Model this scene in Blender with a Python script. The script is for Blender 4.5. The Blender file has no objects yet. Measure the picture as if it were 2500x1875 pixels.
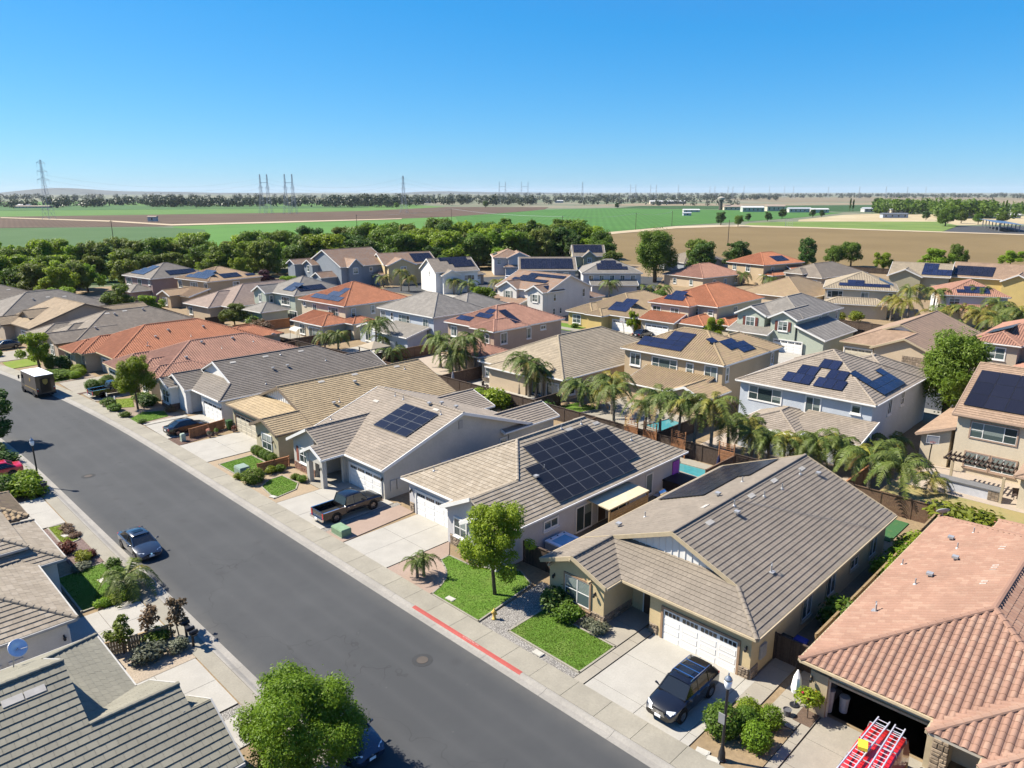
import bpy, bmesh, math, random
import numpy as np
from mathutils import Vector, Matrix
S = bpy.context.scene
COL = S.collection
rnd = random.Random(7)
R = math.radians
# ------------------------------------------------------------------ camera
PITCH = math.atan(468.5 / 1780.0); AX = R(44.7); CH = 26.4
cam = bpy.data.cameras.new('camera'); camo = bpy.data.objects.new('camera', cam); COL.objects.link(camo)
cam.sensor_width = 36; cam.lens = 36 * 1780 / 2500; cam.clip_end = 60000; cam.clip_start = .5
FW = Vector((math.cos(AX) * math.cos(PITCH), math.sin(AX) * math.cos(PITCH), -math.sin(PITCH)))
RT = Vector((math.sin(AX), -math.cos(AX), 0)); UP = RT.cross(FW)
camo.matrix_world = Matrix(((RT.x, UP.x, -FW.x, 0), (RT.y, UP.y, -FW.y, 0), (RT.z, UP.z, -FW.z, CH), (0, 0, 0, 1)))
S.camera = camo
def proj(p):
    v = Vector(p) - Vector((0, 0, CH)); c = v.dot(FW)
    return 1250 + 1780 * v.dot(RT) / c, 937.5 - 1780 * v.dot(UP) / c, c
# ------------------------------------------------------------------ sky, sun, exposure
W = bpy.data.worlds.new('World'); S.world = W; W.use_nodes = True
nt = W.node_tree; nt.nodes.clear()
sky = nt.nodes.new('ShaderNodeTexSky'); bg = nt.nodes.new('ShaderNodeBackground'); wo = nt.nodes.new('ShaderNodeOutputWorld')
SUN_EL = R(47.5); SUN_H = Vector((-.5, .866, 0)).normalized()
sky.sky_type = 'NISHITA'; sky.sun_disc = False; sky.sun_elevation = SUN_EL
sky.sun_rotation = math.atan2(SUN_H.x, SUN_H.y)
sky.altitude = 0; sky.air_density = 1.0; sky.dust_density = 0; sky.ozone_density = 6.0
bg.inputs['Strength'].default_value = .0557
grade = nt.nodes.new('ShaderNodeVectorMath'); grade.operation = 'MULTIPLY_ADD'   # white balance of the whole sky: cooler than the raw model
grade.inputs[1].default_value = (.554, .628, .55); grade.inputs[2].default_value = (-.6, .72, 3.3)
floor_ = nt.nodes.new('ShaderNodeVectorMath'); floor_.operation = 'MAXIMUM'; floor_.inputs[1].default_value = (.42, .42, .42)
nt.links.new(sky.outputs[0], grade.inputs[0]); nt.links.new(grade.outputs[0], floor_.inputs[0]); nt.links.new(floor_.outputs[0], bg.inputs[0]); nt.links.new(bg.outputs[0], wo.inputs[0])
sl = bpy.data.lights.new('sun', 'SUN'); sl.energy = 5.0; sl.angle = R(.53); sl.color = (1, .925, .8)
so = bpy.data.objects.new('sun', sl); COL.objects.link(so)
SUNV = Vector((SUN_H.x * math.cos(SUN_EL), SUN_H.y * math.cos(SUN_EL), math.sin(SUN_EL)))
so.rotation_euler = SUNV.to_track_quat('Z', 'Y').to_euler(); so.location = (0, 0, 80)
vs = S.view_settings; vs.view_transform = 'Standard'; vs.look = 'None'; vs.exposure = 1.3; vs.gamma = 1; vs.use_curve_mapping = False
S.render.resolution_x = 1024; S.render.resolution_y = 768
# ------------------------------------------------------------------ materials
MATS = {}
KA = .72   # ground, roof and leaf albedos are kept in the measured range for this exposure
BRIGHT = ('stucco', 'white', 'paint', 'lamp', 'plate', 'chrome', 'alu', 'frosted', 'umb_white', 'tub_', 'truck_', 'rim', 'farm', 'roof_')
def lin(h):
    r, g, b = [int(h[i:i + 2], 16) / 255 for i in (0, 2, 4)]
    f = lambda c: c / 12.92 if c <= .04045 else ((c + .055) / 1.055) ** 2.4
    return (f(r), f(g), f(b))
def nodes(name):
    m = bpy.data.materials.new(name); m.use_nodes = True
    n = m.node_tree; p = n.nodes['Principled BSDF']
    return m, n, p
def mul(c, k): return tuple(min(1, x * k) for x in c[:3])
def mixcol(n, fac, a, b):
    x = n.nodes.new('ShaderNodeMix'); x.data_type = 'RGBA'
    for s, v in ((6, a), (7, b)):
        if isinstance(v, tuple): x.inputs[s].default_value = (*v[:3], 1)
        else: n.links.new(v, x.inputs[s])
    if isinstance(fac, (int, float)): x.inputs[0].default_value = fac
    else: n.links.new(fac, x.inputs[0])
    return x.outputs[2]
def noise(n, vec, scale, detail=3, rough=.6):
    t = n.nodes.new('ShaderNodeTexNoise'); t.inputs['Scale'].default_value = scale; t.inputs['Detail'].default_value = detail
    t.inputs['Roughness'].default_value = rough
    if vec is not None: n.links.new(vec, t.inputs['Vector'])
    return t.outputs[0]
def ramp(n, v, lo, hi):
    m = n.nodes.new('ShaderNodeMapRange'); m.inputs[1].default_value = lo; m.inputs[2].default_value = hi
    n.links.new(v, m.inputs[0]); return m.outputs[0]
def pos(n):
    return n.nodes.new('ShaderNodeNewGeometry').outputs['Position']
def mathn(n, op, a, b=None):
    m = n.nodes.new('ShaderNodeMath'); m.operation = op
    for i, v in enumerate((a, b)):
        if v is None: continue
        if isinstance(v, (int, float)): m.inputs[i].default_value = v
        else: n.links.new(v, m.inputs[i])
    return m.outputs[0]
def bump(n, p, h, dist=.02, st=.5):
    b = n.nodes.new('ShaderNodeBump'); b.inputs['Distance'].default_value = dist; b.inputs['Strength'].default_value = st
    n.links.new(h, b.inputs['Height']); n.links.new(b.outputs[0], p.inputs['Normal'])
def M(name, col=(.5, .5, .5), rough=.85, var=.12, scale=3., spec=.25, metal=0, bmp=0, col2=None, scale2=.35, var2=.1, coat=0, objvar=0):
    """plain procedural material: fine grain + broad patches on world position"""
    if name in MATS: return MATS[name]
    if not name.startswith(BRIGHT): col = mul(col, KA); col2 = col2 and mul(col2, KA)
    m, n, p = nodes(name)
    P = pos(n)
    a = noise(n, P, scale, 4); b = noise(n, P, scale2, 3)
    c1 = mixcol(n, ramp(n, a, .3, .7), mul(col, 1 - var), mul(col2 or col, 1 + var))
    out = mixcol(n, ramp(n, b, .35, .65), c1, mul(col, 1 - var2 * 1.6)) if var2 else c1
    if var2:
        mx = n.nodes.new('ShaderNodeMix'); mx.data_type = 'RGBA'; mx.inputs[0].default_value = .5
        n.links.new(c1, mx.inputs[6]); n.links.new(out, mx.inputs[7]); out = mx.outputs[2]
    if objvar:
        oi = n.nodes.new('ShaderNodeObjectInfo'); hs = n.nodes.new('ShaderNodeHueSaturation')
        n.links.new(out, hs.inputs['Color']); n.links.new(ramp(n, oi.outputs['Random'], -1 / objvar * .0, 1), hs.inputs['Value'])
        mr = n.nodes.new('ShaderNodeMapRange'); mr.inputs[3].default_value = 1 - objvar; mr.inputs[4].default_value = 1 + objvar
        n.links.new(oi.outputs['Random'], mr.inputs[0]); n.links.new(mr.outputs[0], hs.inputs['Value']); out = hs.outputs[0]
    n.links.new(out, p.inputs['Base Color'])
    p.inputs['Roughness'].default_value = rough; p.inputs['Specular IOR Level'].default_value = spec; p.inputs['Metallic'].default_value = metal
    if coat: p.inputs['Coat Weight'].default_value = coat; p.inputs['Coat Roughness'].default_value = .04
    if bmp: bump(n, p, noise(n, P, scale * 6, 2), bmp)
    MATS[name] = m; return m
def tile_mat(name, col, var=.22, col2=None):
    """roof tile: each tile its own shade from its cell in the UV, weathering on top"""
    if name in MATS: return MATS[name]
    col = mul(col, KA * .95); col2 = col2 and mul(col2, KA * .95)
    m, n, p = nodes(name)
    uv = n.nodes.new('ShaderNodeUVMap').outputs[0]
    fl = n.nodes.new('ShaderNodeVectorMath'); fl.operation = 'FLOOR'; n.links.new(uv, fl.inputs[0])
    oi = n.nodes.new('ShaderNodeObjectInfo')
    cx = n.nodes.new('ShaderNodeCombineXYZ'); n.links.new(mathn(n, 'MULTIPLY', oi.outputs['Random'], 91.), cx.inputs[2])
    ad = n.nodes.new('ShaderNodeVectorMath'); ad.operation = 'ADD'; n.links.new(fl.outputs[0], ad.inputs[0]); n.links.new(cx.outputs[0], ad.inputs[1])
    wn = n.nodes.new('ShaderNodeTexWhiteNoise'); wn.noise_dimensions = '3D'; n.links.new(ad.outputs[0], wn.inputs[0])
    P = pos(n)
    c = mixcol(n, wn.outputs[0], mul(col, 1 - var), mul(col, 1 + var))
    if col2:
        c = mixcol(n, ramp(n, wn.outputs[0], .55, .8), c, col2)
    c = mixcol(n, ramp(n, noise(n, P, .6, 5), .4, .75), c, mul(col, .72))
    c2 = mixcol(n, ramp(n, noise(n, P, 14, 3), .35, .7), mul(col, .8), mul(col, 1.15))
    c = mixcol(n, .28, c, c2)
    n.links.new(c, p.inputs['Base Color']); p.inputs['Roughness'].default_value = .82; p.inputs['Specular IOR Level'].default_value = .25
    bump(n, p, noise(n, P, 40, 2), .01, .4)
    MATS[name] = m; return m
def leaf_mat(name, col, col2, trans=.35):
    if name in MATS: return MATS[name]
    col = mul(col, KA * 1.08); col2 = mul(col2, KA * 1.08)
    m, n, p = nodes(name)
    g = n.nodes.new('ShaderNodeNewGeometry'); oi = n.nodes.new('ShaderNodeObjectInfo')
    c = mixcol(n, g.outputs['Random Per Island'], col, col2)
    hs = n.nodes.new('ShaderNodeHueSaturation'); n.links.new(c, hs.inputs['Color'])
    mr = n.nodes.new('ShaderNodeMapRange'); mr.inputs[3].default_value = .8; mr.inputs[4].default_value = 1.2
    n.links.new(oi.outputs['Random'], mr.inputs[0]); n.links.new(mr.outputs[0], hs.inputs['Value'])
    mh = n.nodes.new('ShaderNodeMapRange'); mh.inputs[3].default_value = .485; mh.inputs[4].default_value = .515
    wn = n.nodes.new('ShaderNodeTexWhiteNoise'); wn.noise_dimensions = '1D'; n.links.new(oi.outputs['Random'], wn.inputs['W'])
    n.links.new(wn.outputs[0], mh.inputs[0]); n.links.new(mh.outputs[0], hs.inputs['Hue'])
    n.links.new(hs.outputs[0], p.inputs['Base Color']); p.inputs['Roughness'].default_value = .55; p.inputs['Specular IOR Level'].default_value = .3
    tr = n.nodes.new('ShaderNodeBsdfTranslucent'); n.links.new(hs.outputs[0], tr.inputs[0])
    mx = n.nodes.new('ShaderNodeMixShader'); mx.inputs[0].default_value = trans
    n.links.new(p.outputs[0], mx.inputs[1]); n.links.new(tr.outputs[0], mx.inputs[2])
    n.links.new(mx.outputs[0], n.nodes['Material Output'].inputs[0])
    MATS[name] = m; return m
def glass_mat(name, col=(.03, .045, .045), blind=None):
    """window pane: dark reflecting glass, some with pale blinds behind it (flat print)"""
    if name in MATS: return MATS[name]
    m, n, p = nodes(name)
    oi = n.nodes.new('ShaderNodeObjectInfo'); tc = n.nodes.new('ShaderNodeTexCoord'); sp = n.nodes.new('ShaderNodeSeparateXYZ'); n.links.new(tc.outputs['Generated'], sp.inputs[0])
    c = mixcol(n, ramp(n, oi.outputs['Random'], .35, .95), col, (.07, .1, .1) if blind is None else blind)
    if blind is None:   # slatted blinds drawn down to a different height behind every pane
        wn = n.nodes.new('ShaderNodeTexWhiteNoise'); wn.noise_dimensions = '1D'; n.links.new(oi.outputs['Random'], wn.inputs['W'])
        th = mathn(n, 'ADD', mathn(n, 'MULTIPLY', wn.outputs[0], 1.1), .15); st = mathn(n, 'FRACT', mathn(n, 'MULTIPLY', sp.outputs[2], 18.))
        bl = mixcol(n, mathn(n, 'LESS_THAN', st, .3), (.2, .235, .22), (.09, .11, .105)); c = mixcol(n, mathn(n, 'GREATER_THAN', sp.outputs[2], th), c, bl)
    n.links.new(c, p.inputs['Base Color']); p.inputs['Roughness'].default_value = .06; p.inputs['Specular IOR Level'].default_value = .7
    MATS[name] = m; return m
def solar_mat(name, col, line, lw=.035, nx=6, ny=10):
    if name in MATS: return MATS[name]
    m, n, p = nodes(name)
    uv = n.nodes.new('ShaderNodeUVMap').outputs[0]; sp = n.nodes.new('ShaderNodeSeparateXYZ'); n.links.new(uv, sp.inputs[0])
    def grid(o, k):
        f = mathn(n, 'FRACT', mathn(n, 'MULTIPLY', o, float(k)))
        return mathn(n, 'LESS_THAN', f, lw * (k / 6))
    g = mathn(n, 'MAXIMUM', grid(sp.outputs[0], nx), grid(sp.outputs[1], ny))
    oi = n.nodes.new('ShaderNodeObjectInfo')
    c0 = mixcol(n, oi.outputs['Random'], mul(col, .8), mul(col, 1.2))
    n.links.new(mixcol(n, g, c0, line), p.inputs['Base Color'])
    p.inputs['Roughness'].default_value = .22; p.inputs['Specular IOR Level'].default_value = .22
    MATS[name] = m; return m
# ------------------------------------------------------------------ objects
def tag(o, label=None, cat=None, group=None, kind=None):
    if label: o['label'] = label
    if cat: o['category'] = cat
    if group: o['group'] = group
    if kind: o['kind'] = kind
    return o
def link(o, parent=None):
    COL.objects.link(o)
    if parent is not None: o.parent = parent
    return o
def empty(name, loc, rz=0, label=None, cat=None, group=None):
    o = bpy.data.objects.new(name, None); o.empty_display_size = .3; COL.objects.link(o)
    o.location = loc; o.rotation_euler = (0, 0, rz)
    return tag(o, label, cat, group)
def copy_tree(o, parent=None):
    c = o.copy(); COL.objects.link(c); c.parent = parent
    if parent is not None: c.matrix_parent_inverse = o.matrix_parent_inverse.copy()
    for ch in list(o.children): copy_tree(ch, c)
    return c
def mesh_obj(name, me, mat=None, parent=None, loc=None, rot=None, scale=None):
    o = bpy.data.objects.new(name, me); COL.objects.link(o)
    if mat is not None and not me.materials: me.materials.append(mat)
    if parent is not None: o.parent = parent
    if loc is not None: o.location = loc
    if rot is not None: o.rotation_euler = rot
    if scale is not None: o.scale = scale
    return o
class MB:
    def __init__(s): s.v = []; s.f = []; s.m = []; s.cur = 0
    def face(s, pts):
        i = len(s.v); s.v += [tuple(p) for p in pts]; s.f.append(tuple(range(i, i + len(pts)))); s.m.append(s.cur); return s
    def mesh(s, v, f):
        i = len(s.v); s.v += [tuple(p) for p in v]; s.f += [tuple(i + k for k in q) for q in f]; s.m += [s.cur] * len(f); return s
    def box(s, x0, x1, y0, y1, z0, z1, bottom=True):
        v = [(x0, y0, z0), (x1, y0, z0), (x1, y1, z0), (x0, y1, z0), (x0, y0, z1), (x1, y0, z1), (x1, y1, z1), (x0, y1, z1)]
        f = [(4, 5, 6, 7), (0, 1, 5, 4), (1, 2, 6, 5), (2, 3, 7, 6), (3, 0, 4, 7)] + ([(3, 2, 1, 0)] if bottom else [])
        return s.mesh(v, f)
    def cbox(s, c, d): return s.box(c[0] - d[0] / 2, c[0] + d[0] / 2, c[1] - d[1] / 2, c[1] + d[1] / 2, c[2] - d[2] / 2, c[2] + d[2] / 2)
    def prism(s, poly, z0, z1):
        n = len(poly); a = sum(poly[i][0] * poly[(i + 1) % n][1] - poly[(i + 1) % n][0] * poly[i][1] for i in range(n))
        if a < 0: poly = poly[::-1]
        v = [(x, y, z0) for x, y in poly] + [(x, y, z1) for x, y in poly]
        return s.mesh(v, [tuple(range(n, 2 * n)), tuple(range(n - 1, -1, -1))] + [(i, (i + 1) % n, n + (i + 1) % n, n + i) for i in range(n)])
    def tube(s, pts, rad, n=6, cap=True):
        pts = [Vector(p) for p in pts]; k = len(pts)
        rs = rad if isinstance(rad, (list, tuple)) else [rad] * k
        rings = []; v = []
        for i, p in enumerate(pts):
            t = (pts[min(i + 1, k - 1)] - pts[max(i - 1, 0)]).normalized()
            a = t.orthogonal().normalized() if abs(t.z) < .95 else Vector((1, 0, 0)); a = (a - t * a.dot(t)).normalized(); b = t.cross(a)
            for j in range(n):
                w = 2 * math.pi * j / n; v.append(p + (a * math.cos(w) + b * math.sin(w)) * rs[i])
        f = []
        for i in range(k - 1):
            for j in range(n): f.append((i * n + j, i * n + (j + 1) % n, (i + 1) * n + (j + 1) % n, (i + 1) * n + j))
        if cap: f += [tuple(range(n - 1, -1, -1)), tuple(range((k - 1) * n, k * n))]
        return s.mesh(v, f)
    def lathe(s, prof, n=12, c=(0, 0, 0)):
        v = []; f = []
        for r, z in prof:
            for j in range(n):
                w = 2 * math.pi * j / n; v.append((c[0] + r * math.cos(w), c[1] + r * math.sin(w), c[2] + z))
        for i in range(len(prof) - 1):
            for j in range(n): f.append((i * n + j, i * n + (j + 1) % n, (i + 1) * n + (j + 1) % n, (i + 1) * n + j))
        k = len(prof) - 1
        f += [tuple(range(n - 1, -1, -1)), tuple(range(k * n, k * n + n))]
        return s.mesh(v, f)
    def me(s, name, mats=(), smooth=False):
        me = bpy.data.meshes.new(name); me.from_pydata(s.v, [], s.f)
        for m in (mats if isinstance(mats, (list, tuple)) else [mats]): me.materials.append(m)
        if any(s.m): me.polygons.foreach_set('material_index', s.m)
        if smooth: me.polygons.foreach_set('use_smooth', [True] * len(s.f))
        me.update(); return me
    def build(s, name, mats, parent=None, smooth=False, **k):
        return mesh_obj(name, s.me(name, mats, smooth), None, parent, **k)
def quickbox(name, mat, parent, *b, **k): return MB().box(*b).build(name, mat, parent, **k)
# ------------------------------------------------------------------ roofs
def area2(P): return sum(P[i][0] * P[(i + 1) % len(P)][1] - P[(i + 1) % len(P)][0] * P[i][1] for i in range(len(P)))
def inpoly(P, x, y, e=1e-3):
    n = len(P)
    return all((P[(i + 1) % n][0] - P[i][0]) * (y - P[i][1]) - (P[(i + 1) % n][1] - P[i][1]) * (x - P[i][0]) > -e for i in range(n))
class Plane:
    """a roof slope: d = uphill direction, b = a point of its eave line at height z0, p = rise per run, convex 2D polygons"""
    def __init__(s, d, b, z0, p, polys):
        s.d = Vector(d).to_2d().normalized() if len(d) > 2 else Vector(d).normalized(); s.b = b; s.z0 = z0; s.p = p
        s.polys = [[tuple(q) for q in (P if area2(P) > 0 else P[::-1])] for P in polys if abs(area2(P)) > .02]
        s.e = Vector((s.d.y, -s.d.x)); s.k = math.sqrt(1 + p * p)
        s.U = Vector((s.e.x, s.e.y, 0)); s.V = Vector((s.d.x, s.d.y, p)) / s.k; s.N = s.U.cross(s.V)
        s.O = Vector((b[0], b[1], z0))
    def z(s, x, y): return s.z0 + s.p * ((x - s.b[0]) * s.d.x + (y - s.b[1]) * s.d.y)
    def has(s, x, y): return any(inpoly(P, x, y) for P in s.polys)
    def uv(s, x, y): return ((x - s.b[0]) * s.e.x + (y - s.b[1]) * s.e.y, ((x - s.b[0]) * s.d.x + (y - s.b[1]) * s.d.y) * s.k)
    def at(s, u, v, h=0): return s.O + s.U * u + s.V * v + s.N * h
def xf(planes, T, D):
    return [Plane(D(p.d), T(*p.b), p.z0, p.p, [[T(*q) for q in P] for P in p.polys]) for p in planes]
def hip(x0, x1, y0, y1, z, p, px=None):
    w = x1 - x0; d = y1 - y0
    if w >= d:
        h = d / 2; c = (y0 + y1) / 2; a = x0 + h; b = x1 - h
        return [Plane((0, 1), (x0, y0), z, p, [[(x0, y0), (x1, y0), (b, c), (a, c)]]), Plane((0, -1), (x0, y1), z, p, [[(x0, y1), (x1, y1), (b, c), (a, c)]]),
                Plane((1, 0), (x0, y0), z, p, [[(x0, y0), (x0, y1), (a, c)]]), Plane((-1, 0), (x1, y0), z, p, [[(x1, y0), (x1, y1), (b, c)]])]
    h = w / 2; c = (x0 + x1) / 2; a = y0 + h; b = y1 - h
    return [Plane((0, 1), (x0, y0), z, p, [[(x0, y0), (x1, y0), (c, a)]]), Plane((0, -1), (x0, y1), z, p, [[(x0, y1), (x1, y1), (c, b)]]),
            Plane((1, 0), (x0, y0), z, p, [[(x0, y0), (x0, y1), (c, b), (c, a)]]), Plane((-1, 0), (x1, y0), z, p, [[(x1, y0), (x1, y1), (c, b), (c, a)]])]
def gable(x0, x1, y0, y1, z, p, ax='x'):
    if ax == 'x':
        c = (y0 + y1) / 2
        return [Plane((0, 1), (x0, y0), z, p, [[(x0, y0), (x1, y0), (x1, c), (x0, c)]]), Plane((0, -1), (x0, y1), z, p, [[(x0, y1), (x1, y1), (x1, c), (x0, c)]])]
    c = (x0 + x1) / 2
    return [Plane((1, 0), (x0, y0), z, p, [[(x0, y0), (x0, y1), (c, y1), (c, y0)]]), Plane((-1, 0), (x1, y0), z, p, [[(x1, y0), (x1, y1), (c, y1), (c, y0)]])]
def shed(x0, x1, y0, y1, z, p, d):
    b = {(1, 0): (x0, y0), (-1, 0): (x1, y0), (0, 1): (x0, y0), (0, -1): (x0, y1)}[d]
    return [Plane(d, b, z, p, [[(x0, y0), (x1, y0), (x1, y1), (x0, y1)]])]
def tile_template(style, w, c):
    """one tile in (u, v, h): butt at v=0, tail at v=c"""
    if style == 'flat':
        t = .05; g = .006   # butt end overhangs the course below and leaves a dark gap
        v = [(g, 0, t * .5), (w - g, 0, t * .5), (w - g, 0, t), (g, 0, t), (w - g, c + .05, .004), (g, c + .05, .004), (w - g, .1, t * .4), (g, .1, t * .4)]
        return v, [(0, 1, 2, 3), (3, 2, 4, 5), (7, 6, 1, 0), (0, 3, 5, 7), (1, 6, 4, 2)]
    xs = {'S8': (0, .1, .25, .39, .53, .68, .78, 1), 'S5': (0, .2, .39, .58, .78, 1), 'S3': (0, .25, .55, .8, 1)}[style]
    hh = [.095 * max(0, math.sin(math.pi * min(1, x / .8))) ** .75 for x in xs]; n = len(xs); v = []
    for x, h in zip(xs, hh): v += [(x * w, 0, h + .03), (x * w, c, h + .005), (x * w, 0, h * .3 - .004)]
    f = []
    for i in range(n - 1):
        a = i * 3; b = a + 3; f.append((a, b, b + 1, a + 1))
        if style != 'S3': f.append((a + 2, b + 2, b, a))
    return v, f
def clip_mesh(v, f, poly):
    me = bpy.data.meshes.new('t'); me.from_pydata(v, [], f)
    bm = bmesh.new(); bm.from_mesh(me); bpy.data.meshes.remove(me)
    n = len(poly)
    for i in range(n):
        a = poly[i]; b = poly[(i + 1) % n]
        no = Vector((b[1] - a[1], a[0] - b[0], 0)).normalized()
        bmesh.ops.bisect_plane(bm, geom=bm.verts[:] + bm.edges[:] + bm.faces[:], plane_co=(a[0], a[1], 0), plane_no=no, clear_outer=True, dist=1e-5)
    return bm
TILE_CACHE = {}
def cap_run(mb, a, b, r=.14, lift=.05, n=5, step=.42):
    a = Vector(a); b = Vector(b); d = b - a; L = d.length
    if L < .1: return
    d /= L; s = Vector((d.y, -d.x, 0))
    if s.length < 1e-3: return
    s.normalize(); up = s.cross(d)
    if up.z < 0: up = -up
    k = max(1, int(round(L / step))); st = L / k
    for i in range(k):
        q0 = a + d * (i * st - .03) + up * (lift + .028); q1 = a + d * ((i + 1) * st + .02) + up * (lift + .004)
        v = []
        for q, rr in ((q0, r * 1.06), (q1, r * .94)):
            for j in range(n):
                w = math.pi * j / (n - 1); v.append(q + s * (math.cos(w) * rr) + up * (math.sin(w) * rr * .62 - rr * .3))
        f = [(j, j + 1, n + j + 1, n + j) for j in range(n - 1)] + [tuple(range(n - 1, -1, -1))]
        mb.mesh(v, f)
def roof(house, planes, style='flat', lod=1, mat=None, trim=None, w=.33, c=.34, near=0, gutter=True, sof=None, off=(0, 0), capr=None):
    """lod 0: single tiles; 1: tile courses; near = number of tiles made objects of their own"""
    loc = (-off[0], -off[1], 0)
    deck = MB(); caps = MB(); fas = MB()
    edges = []
    for pi, P in enumerate(planes):
        for Q in P.polys:
            n = len(Q); top = [P.O.__class__((x, y, P.z(x, y))) for x, y in Q]
            bot = [t - Vector((0, 0, .13)) for t in top]
            deck.face(top); deck.face(bot[::-1])
            for i in range(n):
                j = (i + 1) % n; deck.face([bot[i], bot[j], top[j], top[i]])
                edges.append((pi, top[i], top[j]))
    done = set()
    for i, (pi, a, b) in enumerate(edges):
        mate = None
        for k, (pk, e, g) in enumerate(edges):
            if k != i and pk != pi and ((e - b).length < .06 and (g - a).length < .06 or (e - a).length < .06 and (g - b).length < .06): mate = k; break
        m = (a + b) / 2; dv = b - a; out = Vector((dv.y, -dv.x)).normalized()
        if mate is not None:
            if (mate, i) in done or mate < i: continue
            A = planes[pi]; B = planes[edges[mate][0]]
            t = .2; z1 = A.z(m.x - out.x * t, m.y - out.y * t); z2 = B.z(m.x + out.x * t, m.y + out.y * t)
            if z1 + z2 < 2 * m.z - .004:
                lo, hi = (a, b) if a.z <= b.z else (b, a)
                cap_run(caps, lo, hi, r=capr or (.16 if style != 'flat' else .13), lift=.08 if style != 'flat' else .06)
            continue
        q = (m.x + out.x * .12, m.y + out.y * .12)
        if any(P.has(*q) and abs(P.z(*q) - m.z) < .3 for k, P in enumerate(planes)): continue
        A = planes[pi]
        flat = abs(a.z - b.z) < .02
        if flat and abs(m.z - A.z0) > .25: continue
        o3 = Vector((out.x, out.y, 0)); d3 = dv.normalized()
        if flat:
            prof = [(0, .02), (.11, .02), (.12, -.1), (.02, -.13), (0, -.2), (-.05, -.2)] if gutter else [(0, .0), (.03, .0), (.03, -.2), (-.03, -.2)]
        else:
            prof = [(-.02, .075), (.05, .075), (.05, -.22), (-.02, -.22)]
        v = [e + o3 * x + Vector((0, 0, zz)) for e in (a, b) for x, zz in prof]; n = len(prof)
        fas.mesh(v, [(k, (k + 1) % n, n + (k + 1) % n, n + k) for k in range(n)] + [tuple(range(n - 1, -1, -1)), tuple(range(n, 2 * n))])
    root = deck.build('roof', sof or trim, house, loc=loc)
    if fas.f: fas.build('fascia', trim, root)
    if caps.f: tag(caps.build('ridge_cap', mat, root, smooth=False), kind='stuff')
    # tiles
    st = style if style == 'flat' else {0: 'S8', 1: 'S5', 2: 'S3'}[lod]
    tv, tf = tile_template(st, w, c); tv = np.array(tv)
    cand = []; single = {}
    if near:
        key = (st, w, c, mat.name)
        if key not in TILE_CACHE:
            me = bpy.data.meshes.new('tile'); me.from_pydata([tuple(x) for x in tv], [], tf); me.materials.append(mat)
            ul = me.uv_layers.new(); ul.data.foreach_set('uv', [y for l in me.loops for y in (tv[l.vertex_index][0] / w * .98 + .01, tv[l.vertex_index][1] / c * .98 + .01)])
            TILE_CACHE[key] = me
    hm = house.matrix_world if house.matrix_world else Matrix()
    for pi, P in enumerate(planes):
        for qi, Q in enumerate(P.polys):
            L = [P.uv(x, y) for x, y in Q]
            u0 = min(p[0] for p in L); u1 = max(p[0] for p in L); v0 = min(p[1] for p in L); v1 = max(p[1] for p in L)
            for k in range(math.floor(v0 / c + 1e-4), math.ceil(v1 / c - 1e-4)):
                if style == 'flat' and lod > 0: cand.append((pi, qi, k, None, L, u0, u1)); continue
                o = (k % 2) * .5 * w if style == 'flat' else 0
                for j in range(math.floor((u0 - o) / w), math.ceil((u1 - o) / w)): cand.append((pi, qi, k, j, L, o, 0))
    if near:
        ok = []
        for i, (pi, qi, k, j, L, o, _) in enumerate(cand):
            cs = [(j * w + o, k * c), (j * w + o + w, k * c), (j * w + o + w, k * c + c), (j * w + o, k * c + c)]
            if all(inpoly(L, *q, e=-.01) for q in cs):
                P = planes[pi]; x = P.at(j * w + o + w / 2, k * c + c / 2); px, py, dd = proj(x)
                if 15 < px < 2485 and 15 < py < 1860 and (Vector((0, 0, CH)) - x).dot(P.N) > .5 and dd > 1: ok.append((dd, i))
        ok.sort(); single = {i for _, i in ok[:near]}
    groups = {}
    for i, (pi, qi, k, j, L, o, u1) in enumerate(cand):
        if i in single:
            P = planes[pi]; t = mesh_obj('tile', TILE_CACHE[key], None, root)
            m = Matrix((P.U, P.V, P.N)).transposed().to_4x4(); m.translation = P.at(j * w + o, k * c) ; t.matrix_local = m
        else: groups.setdefault((pi, qi), []).append((k, j, o, u1, L))
    nf = [len(x) for x in tf]
    for (pi, qi), lst in groups.items():
        P = planes[pi]; n = len(tv); L = lst[0][4]
        if style == 'flat' and lod > 0:
            V = np.concatenate([np.array([(o - .01, k * c, .025), (u1 + .01, k * c, .025), (u1 + .01, k * c, .058), (o - .01, k * c, .058), (u1 + .01, k * c + c + .05, .004), (o - .01, k * c + c + .05, .004), (u1 + .01, k * c + .1, .02), (o - .01, k * c + .1, .02)]) for k, j, o, u1, _ in lst])
            F = [tuple(a * 8 + q for q in t) for a in range(len(lst)) for t in ((0, 1, 2, 3), (3, 2, 4, 5), (7, 6, 1, 0))]
        else:
            offs = np.array([((j * w + o), k * c, rnd.uniform(-.004, .004)) for k, j, o, u1, _ in lst])
            V = (tv[None, :, :] + offs[:, None, :]).reshape(-1, 3)
            F = [tuple(a * n + q for q in f) for a in range(len(lst)) for f in tf]
        pts = L if area2(L) > 0 else L[::-1]
        bm = clip_mesh(V.tolist(), F, pts)
        me = bpy.data.meshes.new('roof_tiles'); bm.to_mesh(me); bm.free()
        nv = len(me.vertices)
        if nv == 0: continue
        co = np.empty(nv * 3); me.vertices.foreach_get('co', co); co = co.reshape(-1, 3)
        li = np.empty(len(me.loops), dtype=np.int32); me.loops.foreach_get('vertex_index', li)
        uu = co[li, 0] / w; vv = co[li, 1] / c
        cv = np.empty(len(me.polygons) * 3); me.polygons.foreach_get('center', cv); cv = cv.reshape(-1, 3)
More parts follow.
